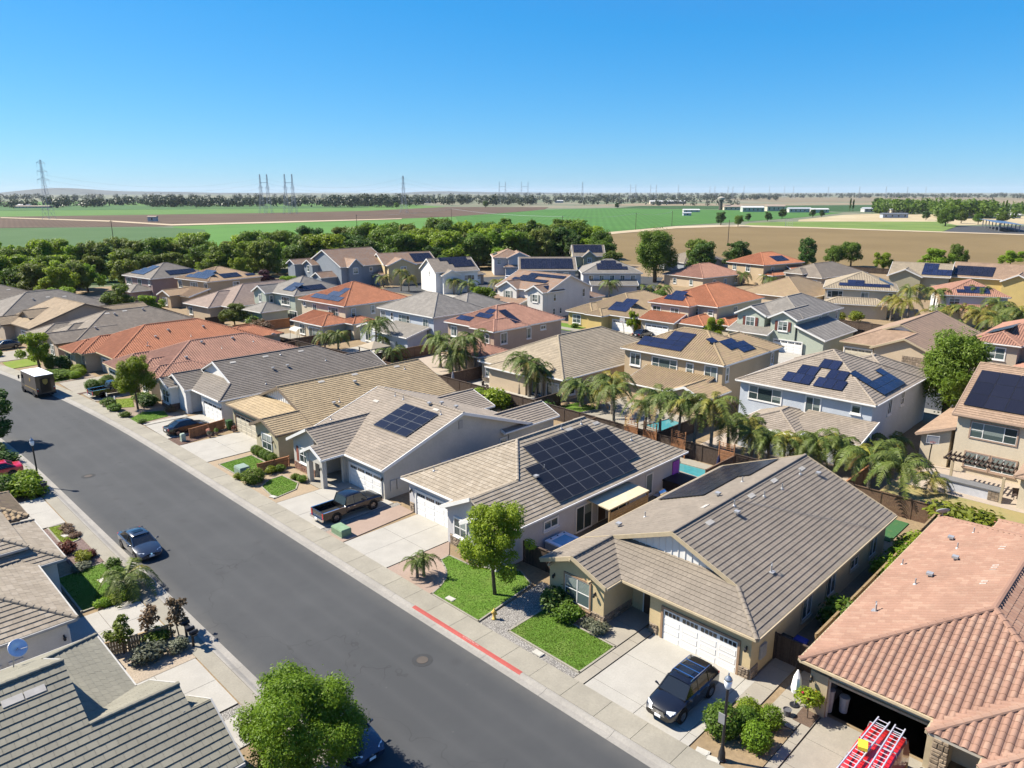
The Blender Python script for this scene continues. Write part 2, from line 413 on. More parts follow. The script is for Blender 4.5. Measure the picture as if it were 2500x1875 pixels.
        tot = np.empty(len(me.polygons), dtype=np.int32); me.polygons.foreach_get('loop_total', tot)
        row = np.repeat(np.floor(cv[:, 1] / c + 1e-3), tot)
        if style == 'flat': uu = uu - (row % 2) * .5
        vv = np.clip(vv, row + .02, row + .98)
        if style != 'flat' or lod == 0:
            col = np.repeat(np.floor(cv[:, 0] / w - ((np.floor(cv[:, 1] / c + 1e-3) % 2) * .5 if style == 'flat' else 0)), tot); uu = np.clip(uu, col + .02, col + .98)
        ul = me.uv_layers.new(); ul.data.foreach_set('uv', np.stack([uu + 37 * pi, vv + 17 * pi], 1).ravel())
        A = np.array([P.U, P.V, P.N]); co = co @ A + np.array(P.O)
        me.vertices.foreach_set('co', co.ravel()); me.materials.append(mat)
        if style != 'flat': me.polygons.foreach_set('use_smooth', [False] * len(me.polygons))
        me.update()
        tag(mesh_obj('roof_tiles', me, None, root), kind='stuff')
    return root
# ------------------------------------------------------------------ walls, windows, doors
def walls(house, foots, planes, mat, zdef, off, name='wall', z0=0., drop=.12, step=.3):
    for F in foots:
        mb = MB(); n = len(F); closed = True
        if F[0] == 'open': F = F[1:]; n = len(F); closed = False
        for i in range(n if closed else n - 1):
            a = Vector(F[i]); b = Vector(F[(i + 1) % n]); L = (b - a).length; k = max(1, int(math.ceil(L / step))); prev = None
            for j in range(k + 1):
                q = a.lerp(b, j / k); zs = [P.z(q.x, q.y) for P in planes if P.has(q.x, q.y)]
                zt = (max(zs) if zs else zdef) - drop
                if prev: mb.face([(prev[0], prev[1], z0), (q.x, q.y, z0), (q.x, q.y, zt), (prev[0], prev[1], prev[2])])
                prev = (q.x, q.y, zt)
        o = mb.build(name, mat, house, loc=(-off[0], -off[1], 0))
    return o
WIN = {}
DIRS = {'W': (-1, 0), 'E': (1, 0), 'S': (0, -1), 'N': (0, 1)}
def face_rot(d):
    v = DIRS[d]; return math.atan2(v[1], v[0]) + math.pi / 2   # local -y looks outwards
def window(house, d, x, y, zc, w, h, cols=2, split=True, trim=None, frame=None, off=(0, 0), glass=None, sill=True, arch=False, tw=.1):
    """local frame: x along the wall, -y out of it"""
    trim = trim or MATS['white_trim']; frame = frame or MATS['white_trim']; glass = glass or MATS['glass']
    cw = cols if isinstance(cols, (list, tuple)) else [1] * cols
    key = (round(w, 2), round(h, 2), tuple(cw), split, trim.name, frame.name, sill, arch, tw)
    if key not in WIN:
        t = MB(); T = tw
        for b in ((-w / 2 - T, -w / 2, -h / 2 - T, h / 2 + T), (w / 2, w / 2 + T, -h / 2 - T, h / 2 + T), (-w / 2, w / 2, h / 2, h / 2 + T), (-w / 2, w / 2, -h / 2 - T, -h / 2)):
            t.box(b[0], b[1], -.07, .03, b[2], b[3])
        if sill: t.box(-w / 2 - T - .05, w / 2 + T + .05, -.14, .03, -h / 2 - T - .09, -h / 2 - T - .002)
        if arch:
            for i in range(8):
                a0 = math.pi * i / 8; a1 = math.pi * (i + 1) / 8; r0 = w / 2; r1 = w / 2 + T
                q = [(math.cos(a0) * r0, math.sin(a0) * r0), (math.cos(a0) * r1, math.sin(a0) * r1), (math.cos(a1) * r1, math.sin(a1) * r1), (math.cos(a1) * r0, math.sin(a1) * r0)]
                v = [(x_, yy, z_ + h / 2 + T) for yy in (-.07, .03) for x_, z_ in q]
                t.mesh(v, [(0, 1, 2, 3), (1, 5, 6, 2), (3, 2, 6, 7), (0, 3, 7, 4)])
                t.mesh([(0, -.02, h / 2 + T), (q[0][0], -.02, q[0][1] + h / 2 + T), (q[3][0], -.02, q[3][1] + h / 2 + T)], [(0, 1, 2)])
        fr = MB(); xs = [-w / 2]; tot = sum(cw)
        for c in cw: xs.append(xs[-1] + w * c / tot)
        for i, xx in enumerate(xs):
            k = .035 if 0 < i < len(xs) - 1 else .025
            fr.box(max(-w / 2, xx - k), min(w / 2, xx + k), -.055, .0, -h / 2, h / 2)
        for i in range(len(cw)):
            for zz in ([-h / 2 + .025, h / 2 - .025] + ([0.] if (split and (len(cw) < 3 or i != 1)) else [])):
                fr.box(xs[i] + .025, xs[i + 1] - .025, -.05, .0, zz - .025, zz + .025)
        pm = []
        for i in range(len(cw)):
            g = MB().box(xs[i] + .02, xs[i + 1] - .02, -.03, -.01, -h / 2 + .02, h / 2 - .02); pm.append(g.me('pane', glass))
        WIN[key] = (t.me('window', trim), fr.me('window_frame', frame), pm)
    t, fr, pm = WIN[key]
    W_ = mesh_obj('window', t, None, house, (x - off[0], y - off[1], zc), (0, 0, face_rot(d)))
    mesh_obj('window_frame', fr, None, W_)
    for g in pm: mesh_obj('pane', g, None, W_)
    return W_
GD = {}
def garage_door(house, d, x, y, w=4.88, h=2.13, off=(0, 0), mat=None, lites=True, lod=0, trim=None):
    """panelled sectional door; x, y = middle of the door on the wall"""
    mat = mat or MATS['white_door']; trim = trim or MATS['white_trim']
    key = (w, h, mat.name, lites, trim.name)
    if key not in GD:
        fr = MB(); T = .14
        fr.box(-w / 2 - T, -w / 2, -.09, .03, 0, h + T); fr.box(w / 2, w / 2 + T, -.09, .03, 0, h + T); fr.box(-w / 2, w / 2, -.09, .03, h, h + T)
        slab = MB().box(-w / 2, w / 2, -.012, .01, 0, h)
        nr = 4; nc = 4 if w > 3 else 2; pw = w / nc; ph = h / nr
        pan = MB(); a = (pw - .16) / 2; b = (ph - .14) / 2
        v = [(-a, -.012, -b), (a, -.012, -b), (a, -.012, b), (-a, -.012, b)]; v2 = [(x_ * .93, -.034, z_ * .85) for x_, _, z_ in v]
        v3 = [(x_ * .84, -.026, z_ * .66) for x_, _, z_ in v]
        pan.mesh(v + v2 + v3, [(i, (i + 1) % 4, 4 + (i + 1) % 4, 4 + i) for i in range(4)] + [(4 + i, 4 + (i + 1) % 4, 8 + (i + 1) % 4, 8 + i) for i in range(4)] + [(8, 9, 10, 11)])
        lite = MB()
        for i in range(4): lite.box(-a + i * a / 2 + .03, -a + (i + 1) * a / 2 - .03, -.03, -.012, -b * .62, b * .62)
        GD[key] = (fr.me('garage_door', trim), slab.me('door_slab', mat), pan.me('panel', mat), lite.me('pane', MATS['glass_dark']), nr, nc, pw, ph)
    fr, slab, pan, lite, nr, nc, pw, ph = GD[key]
    g = mesh_obj('garage_door', fr, None, house, (x - off[0], y - off[1], 0), (0, 0, face_rot(d)))
    mesh_obj('door_slab', slab, None, g)
    for r in range(nr):
        for c in range(nc):
            isl = lites and r == nr - 1
            mesh_obj('pane' if isl else 'panel', lite if isl else pan, None, g, (-w / 2 + pw * (c + .5), 0, ph * (r + .5)))
    return g
def door(house, d, x, y, w=1.0, h=2.1, off=(0, 0), mat=None, z=.12):
    m = MB().box(-w / 2 - .09, w / 2 + .09, -.05, .03, 0, h + .09).build('door', MATS['white_trim'], house, loc=(x - off[0], y - off[1], z), rot=(0, 0, face_rot(d)))
    MB().box(-w / 2, w / 2, -.07, -.051, .01, h).build('door_leaf', mat or MATS['door_brown'], m)
    MB().lathe([(.0, 0), (.03, .01), (.03, .05), (0, .06)], 8).build('handle', MATS['metal'], m, loc=(w / 2 - .1, -.1, 1.0))
    return m
STONE = None
def stones(house, d, x, y, w, z0, z1, off=(0, 0), mat=None, hmin=.1, hmax=.2):
    """ledge stone veneer: every stone its own piece"""
    global STONE
    if STONE is None:
        mb = MB(); v = [(-.5, 0, -.5), (.5, 0, -.5), (.5, 0, .5), (-.5, 0, .5)]; v2 = [(a * .94, -.7, c * .9) for a, _, c in v]; v3 = [(a * .7, -1, c * .6) for a, _, c in v]
        mb.mesh(v + v2 + v3, [(i, (i + 1) % 4, 4 + (i + 1) % 4, 4 + i) for i in range(4)] + [(4 + i, 4 + (i + 1) % 4, 8 + (i + 1) % 4, 8 + i) for i in range(4)] + [(8, 9, 10, 11)])
        STONE = mb
    mat = mat or MATS['stone']
    key = 'stone_' + mat.name
    if key not in WIN: WIN[key] = STONE.me('stone', mat)
    base = MB().box(-w / 2, w / 2, -.035, .02, z0, z1).build('stone_veneer', MATS['mortar'], house, loc=(x - off[0], y - off[1], 0), rot=(0, 0, face_rot(d)))
    z = z0
    while z < z1 - .05:
        h = min(rnd.uniform(hmin, hmax), z1 - z); xx = -w / 2
        while xx < w / 2 - .03:
            l = min(rnd.uniform(.18, .5), w / 2 - xx)
            mesh_obj('stone', WIN[key], None, base, (xx + l / 2, -.035, z + h / 2), None, (l - .018, rnd.uniform(.03, .07), h - .018)); xx += l
        z += h
    return base
def lantern(house, d, x, y, z, off=(0, 0)):
    key = 'lantern'
    if key not in WIN:
        mb = MB(); mb.box(-.04, .04, -.03, .0, -.12, .12); mb.box(-.015, .015, -.16, -.03, .05, .08); mb.lathe([(.03, -.2), (.075, -.17), (.09, .0), (.05, .05), (.01, .12)], 6, (0, -.17, 0)); WIN[key] = mb.me('lantern', MATS['black_metal'])
    return mesh_obj('wall_lantern', WIN[key], None, house, (x - off[0], y - off[1], z), (0, 0, face_rot(d)))
PANEL = {}
def solar(house, P, x, y, cells, pw=1.02, ph=1.68, mat=None, off=(0, 0), lift=.17, frame=None):
    """cells = (i along the eave, j up the slope) of panels; (x, y) = lower left corner of cell 0,0"""
    mat = mat or MATS['solar_blue']; frame = frame or MATS['alu_dark']
    key = (pw, ph, mat.name, frame.name)
    if key not in PANEL:
        mb = MB(); g = .012; mb.box(g, pw - g, g, ph - g, -.04, 0); k = .022
        mb.cur = 1; mb.face([(g + k, g + k, .003), (pw - g - k, g + k, .003), (pw - g - k, ph - g - k, .003), (g + k, ph - g - k, .003)])
        me = mb.me('solar_panel', [frame, mat]); ul = me.uv_layers.new()
        ul.data.foreach_set('uv', [q for l in me.loops for q in (me.vertices[l.vertex_index].co.x / pw, me.vertices[l.vertex_index].co.y / ph)])
        PANEL[key] = me
    u0, v0 = P.uv(x, y)
    for i, j in cells:
        o = mesh_obj('solar_panel', PANEL[key], None, house)
        m = Matrix((P.U, P.V, P.N)).transposed().to_4x4(); m.translation = P.at(u0 + i * pw, v0 + j * ph, lift) - Vector((off[0], off[1], 0)); o.matrix_local = m
def grid(i0, i1, j0, j1): return [(i, j) for j in range(j0, j1) for i in range(i0, i1)]
def roof_bits(house, P, pts, off, kinds='pvb'):
    """vent pipes, box vents and flush vents sitting on a slope: (x, y, kind)"""
    for x, y, k in pts:
        z = P.z(x, y) + .03; mb = MB()
        if k == 'p':
            mb.tube([(0, 0, -.05), (0, 0, .42)], .04, 6); mb.lathe([(.14, -.02), (.1, .06), (.05, .1)], 8); nm = 'vent_pipe'
        elif k == 'b':
            mb.tube([(0, 0, -.05), (0, 0, .2)], .08, 8); mb.box(-.17, .17, -.17, .17, .18, .32); nm = 'vent_hood'
        elif k == 'c':
            mb.tube([(0, 0, -.05), (0, 0, .45), (.1, .05, .55), (.22, .1, .45)], .05, 6); mb.box(-.2, .2, -.2, .2, .02, .05); nm = 'goose_vent'
        else:
            v = [P.at(*(a + b for a, b in zip(P.uv(x, y), q)), .075) - Vector((x, y, z)) for q in ((-.38, -.17), (.38, -.17), (.38, .17), (-.38, .17))]
            v += [q - P.N * .08 for q in v]; mb.mesh(v, [(0, 1, 2, 3), (0, 4, 5, 1), (1, 5, 6, 2), (2, 6, 7, 3), (3, 7, 4, 0)]); nm = 'flush_vent'
        mb.build(nm, MATS['galv'] if k in 'pbc' else MATS['vent_pale'], house, loc=(x - off[0], y - off[1], z))
def house(name, label, ox, oy, rot=0, group=None, cat='house'):
    return empty(name, (ox, oy, 0), rot, label, cat, group)
def rect(x0, x1, y0, y1): return [(x0, y0), (x1, y0), (x1, y1), (x0, y1)]
# ------------------------------------------------------------------ palette
M('white_trim', (.62, .61, .58), .6, .04); M('white_door', (.66, .65, .62), .5, .03); M('cream_door', (.62, .56, .43), .5, .03)
M('door_brown', (.1, .06, .04), .5); M('metal', (.4, .4, .4), .3, metal=1); M('black_metal', (.02, .02, .022), .4, spec=.4)
M('galv', (.5, .5, .5), .45, metal=.4); M('vent_pale', (.48, .45, .4), .7); M('alu_dark', (.025, .027, .032), .35, metal=.3); M('alu', (.6, .6, .62), .4, metal=.5)
M('mortar', (.22, .19, .16), .95); M('stone', (.3, .235, .17), .9, .3, 5, objvar=.35, bmp=.03); M('brick', (.3, .17, .12), .9, .25, 5, objvar=.25, bmp=.02)
M('tan_trim', (.36, .24, .15), .7); M('taupe_trim', (.42, .3, .22), .7); M('fascia_tan', (.5, .41, .27), .7); M('fascia_grey', (.45, .44, .41), .7); M('fascia_brown', (.22, .17, .12), .7)
M('soffit', (.5, .45, .37), .8)
glass_mat('glass'); glass_mat('glass_dark', (.012, .014, .016), (.03, .035, .04))
solar_mat('solar_blue', (.011, .016, .042), (.03, .036, .06)); solar_mat('solar_black', (.011, .012, .02), (.03, .03, .04), .02); solar_mat('solar_grey', (.012, .013, .017), (.03, .032, .036), .04, 6, 4); M('alu_mid', (.14, .145, .15), .4, metal=.3)
solar_mat('solar_pale', (.035, .045, .07), (.09, .1, .13))
STUC = dict(cream=(.56, .44, .25), sand=(.5, .4, .28), beige=(.58, .5, .37), grey=(.5, .475, .42), bluegrey=(.5, .49, .49), blue=(.47, .505, .545), white=(.72, .7, .66), tan=(.47, .36, .23), taupe=(.42, .32, .24),
            brown=(.25, .17, .13), green=(.4, .44, .36), olive=(.4, .36, .24), pale=(.62, .6, .56), slate=(.25, .28, .31), yellow=(.56, .43, .17), mauve=(.3, .22, .2), stone=(.42, .35, .27))
for k, v in STUC.items(): M('stucco_' + k, mul(v, .86), .95, .07, 6, bmp=.02, var2=.12, scale2=.5)
def stu(k): return MATS['stucco_' + k]
TILE = dict(brown=(0.275, 0.234, 0.186), tangrey=(0.370, 0.310, 0.233), greytan=(0.340, 0.286, 0.228), gold=(0.440, 0.335, 0.200), dark=(0.225, 0.197, 0.167), redbrown=(0.400, 0.212, 0.149), orange=(0.460, 0.182, 0.093), gtan=(0.290, 0.246, 0.195), tan=(0.380, 0.291, 0.191),
            grey=(0.270, 0.241, 0.205), olive=(0.270, 0.254, 0.197), pink=(0.360, 0.212, 0.153), rose=(0.400, 0.212, 0.149), straw=(0.420, 0.315, 0.186), buff=(0.410, 0.340, 0.242), slate=(0.300, 0.276, 0.242), rust=(0.380, 0.246, 0.167), honey=(0.440, 0.300, 0.177), clay=(0.390, 0.271, 0.186))
TC2 = dict(pink=(.4, .26, .19), rust=(.32, .28, .25), tangrey=(.43, .37, .29), honey=(.36, .25, .17), straw=(.36, .25, .17), brown=None)
def til(k): return tile_mat('tile_' + k, TILE[k], .1 if k in ('pink', 'olive', 'brown', 'dark') else .16, TC2.get(k))
# ------------------------------------------------------------------ the plan with a front gable, garage hip and bay
def plan1(X0, Y0, sx, sy, Wd, p, g, bw, bf, L, z=3.05, rear='gable', step=None):
    c = Wd / 2; h = Wd - bw / 2; lo = Wd - bw
    right = Plane((0, 1), (0, 0), z, p, [[(0, 0), (L, 0), (L, g), (g, g)], [(g, g), (L, g), (L, c), (g, c)]] if rear == 'gable' else [[(0, 0), (L, 0), (L - g, g), (g, g)], [(g, g), (L - g, g), (L - c, c), (g, c)]])
    left = Plane((0, -1), (0, Wd), z, p, [[(-bf, Wd), (g, Wd), (g, h), (-bf, h)], [(g, Wd), (L, Wd), (L, c), (g, c)] if rear == 'gable' else [(g, Wd), (L, Wd), (L - c, c), (g, c)]])
    front = Plane((1, 0), (0, 0), z, p, [[(0, 0), (g, g), (g, lo + g), (0, lo)], [(g, g + .5), (g + .42, g + .6), (g + .42, lo + g), (g, lo + g)]])
    bay = Plane((0, 1), (0, lo), z, p, [[(-bf, lo), (0, lo), (g, lo + g), (g, h), (-bf, h)]])
    pl = [right, left, front, bay]
    if rear == 'hip': pl.append(Plane((-1, 0), (L, 0), z, p, [[(L, 0), (L, Wd), (L - c, c)]]))
    if step:   # lower gable stepping forward from the outer half of the bay: (forward, width)
        f, w_ = step
        left.polys.append([(-bf - f, Wd), (-bf, Wd), (-bf, Wd - w_ / 2), (-bf - f, Wd - w_ / 2)][::1])
        if area2(left.polys[-1]) < 0: left.polys[-1] = left.polys[-1][::-1]
        pl.append(Plane((0, 1), (0, Wd - w_), z, p, [[(-bf - f, Wd - w_), (-bf + .3, Wd - w_), (-bf + .3, Wd - w_ / 2), (-bf - f, Wd - w_ / 2)]]))
    T = lambda s, t: (X0 + sx * s, Y0 + sy * t)
    return xf(pl, T, lambda d: (sx * d[0], sy * d[1])), T
def plan1_walls(h, pl, T, Wd, g, bw, bf, L, mat, off, rec=(6.9, 1.9), gmat=None, step=None, battens=0, z=3.05):
    ov = .45; a, b = rec; lo = Wd - bw; fs = -bf + ov
    F = [T(*q) for q in [(ov, ov), (ov, a), (b, a), (b, lo + ov), (fs, lo + ov)] + ([(fs, Wd - step[1] + ov), (fs - step[0], Wd - step[1] + ov), (fs - step[0], Wd - ov)] if step else [(fs, Wd - ov)]) + [(L - ov, Wd - ov), (L - ov, ov)]]
    walls(h, [F], pl, mat, z, off)
    gw = [T(g + .38, g + .42), T(g + .38, Wd - bw / 2 - .1)]
    walls(h, [['open'] + gw], pl[:2], gmat or MATS['white_trim'], z, off, 'gable_wall', z0=z + .3, drop=.15)
    if battens:
        n = battens
        for i in range(n):
            t = g + .9 + (Wd - bw / 2 - .5 - g - .9) * i / (n - 1); x, y = T(g + .36, t); zt = max(P.z(x, y) for P in pl[:2] if P.has(*T(g + .4, t))) - .16; zb = z + pl[2].p * (g + .4)
            if zt > zb + .1: MB().box(-.025, .025, -.03, .03, zb, zt).build('batten', gmat or MATS['white_trim'], h, loc=(x - off[0], y - off[1], 0))
# ------------------------------------------------------------------ near row, right of the street (faces -x)
# A1: brown house with stone wainscot
def A1():
    off = (34.2, 22.); h = house('single_storey_house', 'cream stucco house with brown tile roof and stone wainscot, black SUV in its driveway', *off)
    a = dict(Wd=14.4, g=2.6, bw=5.4, bf=1.55, L=22.)
    pl, T = plan1(33.8, 14.88, 1, 1, p=.405, **a)
    roof(h, pl, 'flat', 0, til('brown'), MATS['fascia_tan'], near=300, off=off, sof=MATS['soffit'])
    plan1_walls(h, pl, T, a['Wd'], a['g'], a['bw'], a['bf'], a['L'], stu('cream'), off, rec=(7.1, 2.), battens=17)
    garage_door(h, 'W', 34.25, 18.55, off=off, trim=MATS['tan_trim'])
    window(h, 'W', 32.7, 26.45, 1.65, 2.0, 1.75, 2, True, off=off, trim=MATS['tan_trim'], tw=.13)
    door(h, 'W', 35.8, 22.9, off=off)
    st = dict(off=off)
    stones(h, 'W', 32.7, 26.5, 4.55, 0, .75, **st); stones(h, 'S', 34.2, 24.37, 3.0, 0, .75, **st)
    stones(h, 'W', 34.25, 21.65, .6, 0, .75, **st); stones(h, 'W', 34.25, 15.68, .62, 0, .75, **st); stones(h, 'S', 34.7, 15.33, .9, 0, .75, **st)
    for x, y in ((32.7, 25.0), (32.7, 28.4)): lantern(h, 'W', x, y, 2.05, off)
    lantern(h, 'W', 34.25, 15.6, 2.0, off)
    MB().box(-.35, .35, -.12, 0, .9, 1.75).build('meter_box', MATS['galv'], h, loc=(35.6 - off[0], 15.32 - off[1], 0), rot=(0, 0, face_rot('S')))
    for x in (41.5, 45.2, 49.2, 52.8): window(h, 'S', x, 15.33, 1.55, 1.3, 1.5 if x != 49.2 else .7, 2, False, off=off, trim=MATS['fascia_tan'])
    for i, (x, e) in enumerate(((32.95, 25.2), (32.95, 26.75), (32.95, 28.5))): quickbox('beam_end', MATS['fascia_tan'], h, 32.15 - off[0], 32.75 - off[0], e - .06 - off[1], e + .06 - off[1], 2.85 if i != 1 else 3.85, 3.0 if i != 1 else 4.0)
    R_, Lf = pl[0], pl[1]
    roof_bits(h, R_, [(39.8, 21.4, 'f'), (42.5, 20.9, 'b'), (43.2, 21.5, 'p'), (45.6, 21.5, 'f'), (46.6, 21.0, 'p'), (49, 20.8, 'p'), (49.3, 21.6, 'f'), (52.5, 21, 'p'), (54, 20.2, 'b'), (53.4, 21.3, 'f'), (39.7, 17.0, 'c')], off)
    roof_bits(h, Lf, [(38.5, 27.6, 'b'), (40.5, 26.8, 'p'), (44.6, 23.5, 'b'), (42, 23, 'f'), (48.4, 23.6, 'p')], off)
    solar(h, Lf, 55.2, 28.7, grid(0, 6, 0, 4) + grid(0, 3, 4, 5), 1.68, 1.04, MATS['solar_black'], off, .14)
    MB().tube([(43.5 - off[0], 22.0 - off[1], 6.05), (52 - off[0], 15.0 - off[1], 3.25)], .02, 4).build('conduit', MATS['galv'], h)
A1()
def A2():
    off = (34.9, 40.); h = house('single_storey_house', 'pale grey house with tan tile roof carrying the largest solar array, beside the hot tub', *off)
    p = .486; z = 3.05
    R_ = Plane((0, 1), (34.4, 33.4), z, p, [[(32.9, 33.4), (57, 33.4), (53.5, 36.9), (32.9, 36.9)], [(37.9, 36.9), (53.5, 36.9), (50.1, 40.3), (41.3, 40.3)]])
    By = Plane((0, -1), (34.4, 40.4), z, p, [[(32.9, 40.4), (32.9, 36.9), (37.9, 36.9), (34.4, 40.4)]])
    Fr = Plane((1, 0), (34.4, 40), z, p, [[(34.4, 40.4), (37.9, 36.9), (41.3, 40.3), (34.4, 47.2)]])
    Lf = Plane((0, -1), (34.4, 47.2), z, p, [[(34.4, 47.2), (57, 47.2), (50.1, 40.3), (41.3, 40.3)]])
    Rr = Plane((-1, 0), (57, 33.4), z, p, [[(57, 33.4), (57, 47.2), (50.1, 40.3)]])
    S1 = Plane((0, 1), (32, 33.4), z, p, [[(32.15, 33.4), (32.9, 33.4), (32.9, 35.3), (32.15, 35.3)]])
    S2 = Plane((0, -1), (32, 37.2), z, p, [[(32.15, 37.2), (33.2, 37.2), (33.2, 35.3), (32.15, 35.3)]])
    pl = [R_, By, Fr, Lf, Rr, S1, S2]
    roof(h, pl, 'flat', 0, til('tangrey'), MATS['white_trim'], near=300, off=off, sof=MATS['soffit'])
    walls(h, [[(34.85, 40.0), (34.85, 46.75), (56.5, 46.75), (56.5, 33.85), (32.6, 33.85), (32.6, 36.8), (33.35, 36.8), (33.35, 40.0)]], pl, stu('bluegrey'), z, off)
    garage_door(h, 'W', 34.85, 43.35, off=off)
    stones(h, 'W', 34.85, 46.4, .55, 0, .9, off=off); stones(h, 'W', 34.85, 40.35, .5, 0, .9, off=off); stones(h, 'W', 33.35, 38.4, 2.6, 0, .9, off=off)
    window(h, 'W', 33.35, 38.5, 1.7, 1.3, 1.4, 2, True, off=off); lantern(h, 'W', 34.85, 46.4, 2.0, off)
    window(h, 'S', 38.4, 33.85, 1.95, 1.5, .65, 2, False, off=off)
    window(h, 'S', 42.4, 33.85, 1.15, 1.9, 2.1, 2, False, off=off, sill=False)
    door(h, 'S', 44.7, 33.85, .95, 2.1, off)
    window(h, 'S', 47.0, 33.85, 1.15, 2.2, 2.1, 2, False, off=off, sill=False); window(h, 'S', 51.5, 33.85, 1.3, .9, 1.9, 1, False, off=off, sill=False)
    quickbox('screen_panel', M('magenta_panel', (.45, .09, .55), .6), h, 55.2 - off[0], 56.2 - off[0], 33.75 - off[1], 33.83 - off[1], .3, 2.4)
    solar(h, R_, 39.3, 33.85, grid(0, 1, 0, 4) + grid(1, 6, 0, 6) + grid(6, 7, 1, 5), 1.68, 1.02, MATS['solar_grey'], off, .16, MATS['alu_mid'])
    roof_bits(h, R_, [(39.5, 36.4, 'b'), (41, 36.9, 'p'), (44.3, 39.2, 'f'), (47.2, 39.6, 'f'), (49, 39.7, 'p'), (46.5, 39.9, 'p'), (52.3, 36.5, 'p'), (50.6, 39.3, 'f')], off)
    roof_bits(h, Fr, [(36, 44.8, 'p')], off)
A2()
def A3():
    off = (34.6, 56.); h = house('single_storey_house', 'grey house with wide taupe roof, tall side gable wall and red shutters, pickup outside', *off)
    z = 3.05; p = .336
    main = gable(34.15, 53.1, 49.6, 63.35, z, p, 'y')
    bay = gable(32.6, 40.6, 55.6, 63.4, z, .475, 'x')
    st = [Plane((0, 1), (31.7, 55.58), z, .475, [[(31.75, 55.58), (32.6, 55.58), (32.6, 57.4), (31.75, 57.4)]]), Plane((0, -1), (31.7, 59.22), z, .475, [[(31.75, 59.22), (33.2, 59.22), (33.2, 57.4), (31.75, 57.4)]])]
    roof(h, main + bay + st, 'flat', 0, til('greytan'), MATS['white_trim'], near=0, off=off, sof=MATS['soffit'])
    wg = gable(46, 55, 57.2, 64.6, 2.98, .33, 'x') + gable(49, 57.3, 49.5, 54.8, 2.97, .42, 'x')
    roof(h, wg, 'flat', 1, til('greytan'), MATS['white_trim'], off=off, sof=MATS['soffit'])
    walls(h, [[(34.6, 50.05), (52.65, 50.05), (52.65, 62.9), (33.05, 62.9), (33.05, 59.0), (35.8, 59.0), (35.8, 56.0), (34.6, 56.0)]], main + bay, stu('grey'), z, off)
    walls(h, [rect(50, 54.6, 57.6, 64.2), rect(50, 56.9, 49.95, 54.4)], wg, stu('grey'), 3, off)
    # entry arch: front wall with two piers and a lintel
    for b in ((32.05, 32.5, 56.0, 56.45, 0, 2.95), (32.05, 32.5, 58.35, 58.8, 0, 2.95), (34.2, 34.6, 56.0, 56.3, 0, 2.95)): quickbox('porch_pier', stu('grey'), h, b[0] - off[0], b[1] - off[0], b[2] - off[1], b[3] - off[1], b[4], b[5])
    walls(h, [['open', (32.1, 56.0), (32.1, 58.8)]], st, stu('grey'), z, off, 'porch_gable', z0=2.3)
    walls(h, [['open', (32.48, 58.8), (32.48, 56.0)]], st, stu('grey'), z, off, 'porch_gable', z0=2.3)
    garage_door(h, 'W', 34.6, 52.95, off=off)
    window(h, 'W', 33.05, 60.95, 1.75, 1.5, 1.45, 2, True, off=off)
    for y in (59.85, 62.05): quickbox('shutter', M('shutter_red', (.3, .1, .07), .7), h, 32.95 - off[0], 33.03 - off[0], y - .19 - off[1], y + .19 - off[1], 1.0, 2.5)
    stones(h, 'W', 33.05, 60.95, 3.8, 0, .8, off=off, mat=MATS['brick'], hmin=.07, hmax=.1)
    window(h, 'S', 49.3, 50.05, 1.7, .9, 1.0, 1, False, off=off); window(h, 'S', 41.7, 50.05, 1.5, 1.1, .6, 1, False, off=off)
    quickbox('gable_vent', MATS['fascia_grey'], h, 43.35 - off[0], 43.85 - off[0], 49.98 - off[1], 50.04 - off[1], 4.6, 5.4)
    for x in (35.5, 36.2): quickbox('meter_box', stu('grey'), h, x - .28 - off[0], x + .28 - off[0], 49.93 - off[1], 50.04 - off[1], .7, 1.7)
    lantern(h, 'W', 34.6, 50.25, 2.0, off); lantern(h, 'W', 32.05, 56.2, 2.0, off)
    door(h, 'W', 35.8, 57.2, off=off, mat=MATS['black_metal'])
    solar(h, main[0], 38.4, 56.9, grid(0, 3, 0, 4), 1.72, 1.05, MATS['solar_black'], off, .15, MATS['alu_mid'])
    roof_bits(h, main[0], [(41.5, 60.8, 'f'), (43, 59.5, 'p'), (42.9, 58, 'p'), (42.2, 56.4, 'f'), (43.2, 54.2, 'b'), (42.9, 52.8, 'f'), (42.5, 51.6, 'p'), (37.2, 62.6, 'p')], off)
    roof_bits(h, main[1], [(44.6, 54, 'b'), (45.2, 52.5, 'b')], off)
A3()
def A4():
    off = (34.2, 72.); h = house('single_storey_house', 'olive stucco house with golden tan tile roof next to cedar fence and green lawn square', *off)
    a = dict(Wd=14.4, g=2.6, bw=5.6, bf=1.6, L=22.)
    pl, T = plan1(33.8, 79.2, 1, -1, p=.395, **a)
    roof(h, pl, 'flat', 0, til('gold'), MATS['fascia_brown'], off=off, sof=MATS['soffit'])
    plan1_walls(h, pl, T, a['Wd'], a['g'], a['bw'], a['bf'], a['L'], stu('olive'), off, rec=(6.6, 2.), battens=17)
    garage_door(h, 'W', 34.25, 75.6, off=off, mat=MATS['cream_door'], trim=MATS['tan_trim'])
    window(h, 'W', 32.65, 67.6, 1.6, 1.9, 1.6, 2, True, off=off)
    stones(h, 'W', 32.65, 67.5, 4.6, 0, .35, off=off, mat=MATS['brick'], hmin=.07, hmax=.1)
    for y in (66.2, 69.2): lantern(h, 'W', 32.65, y, 2.0, off)
    roof_bits(h, pl[1], [(41.5, 71.4, 'f'), (46, 71.5, 'f'), (40.5, 67.3, 'b'), (41.3, 67.5, 'p'), (45, 70, 'b'), (52, 71.4, 'f'), (52.6, 70.6, 'p')], off)
A4()
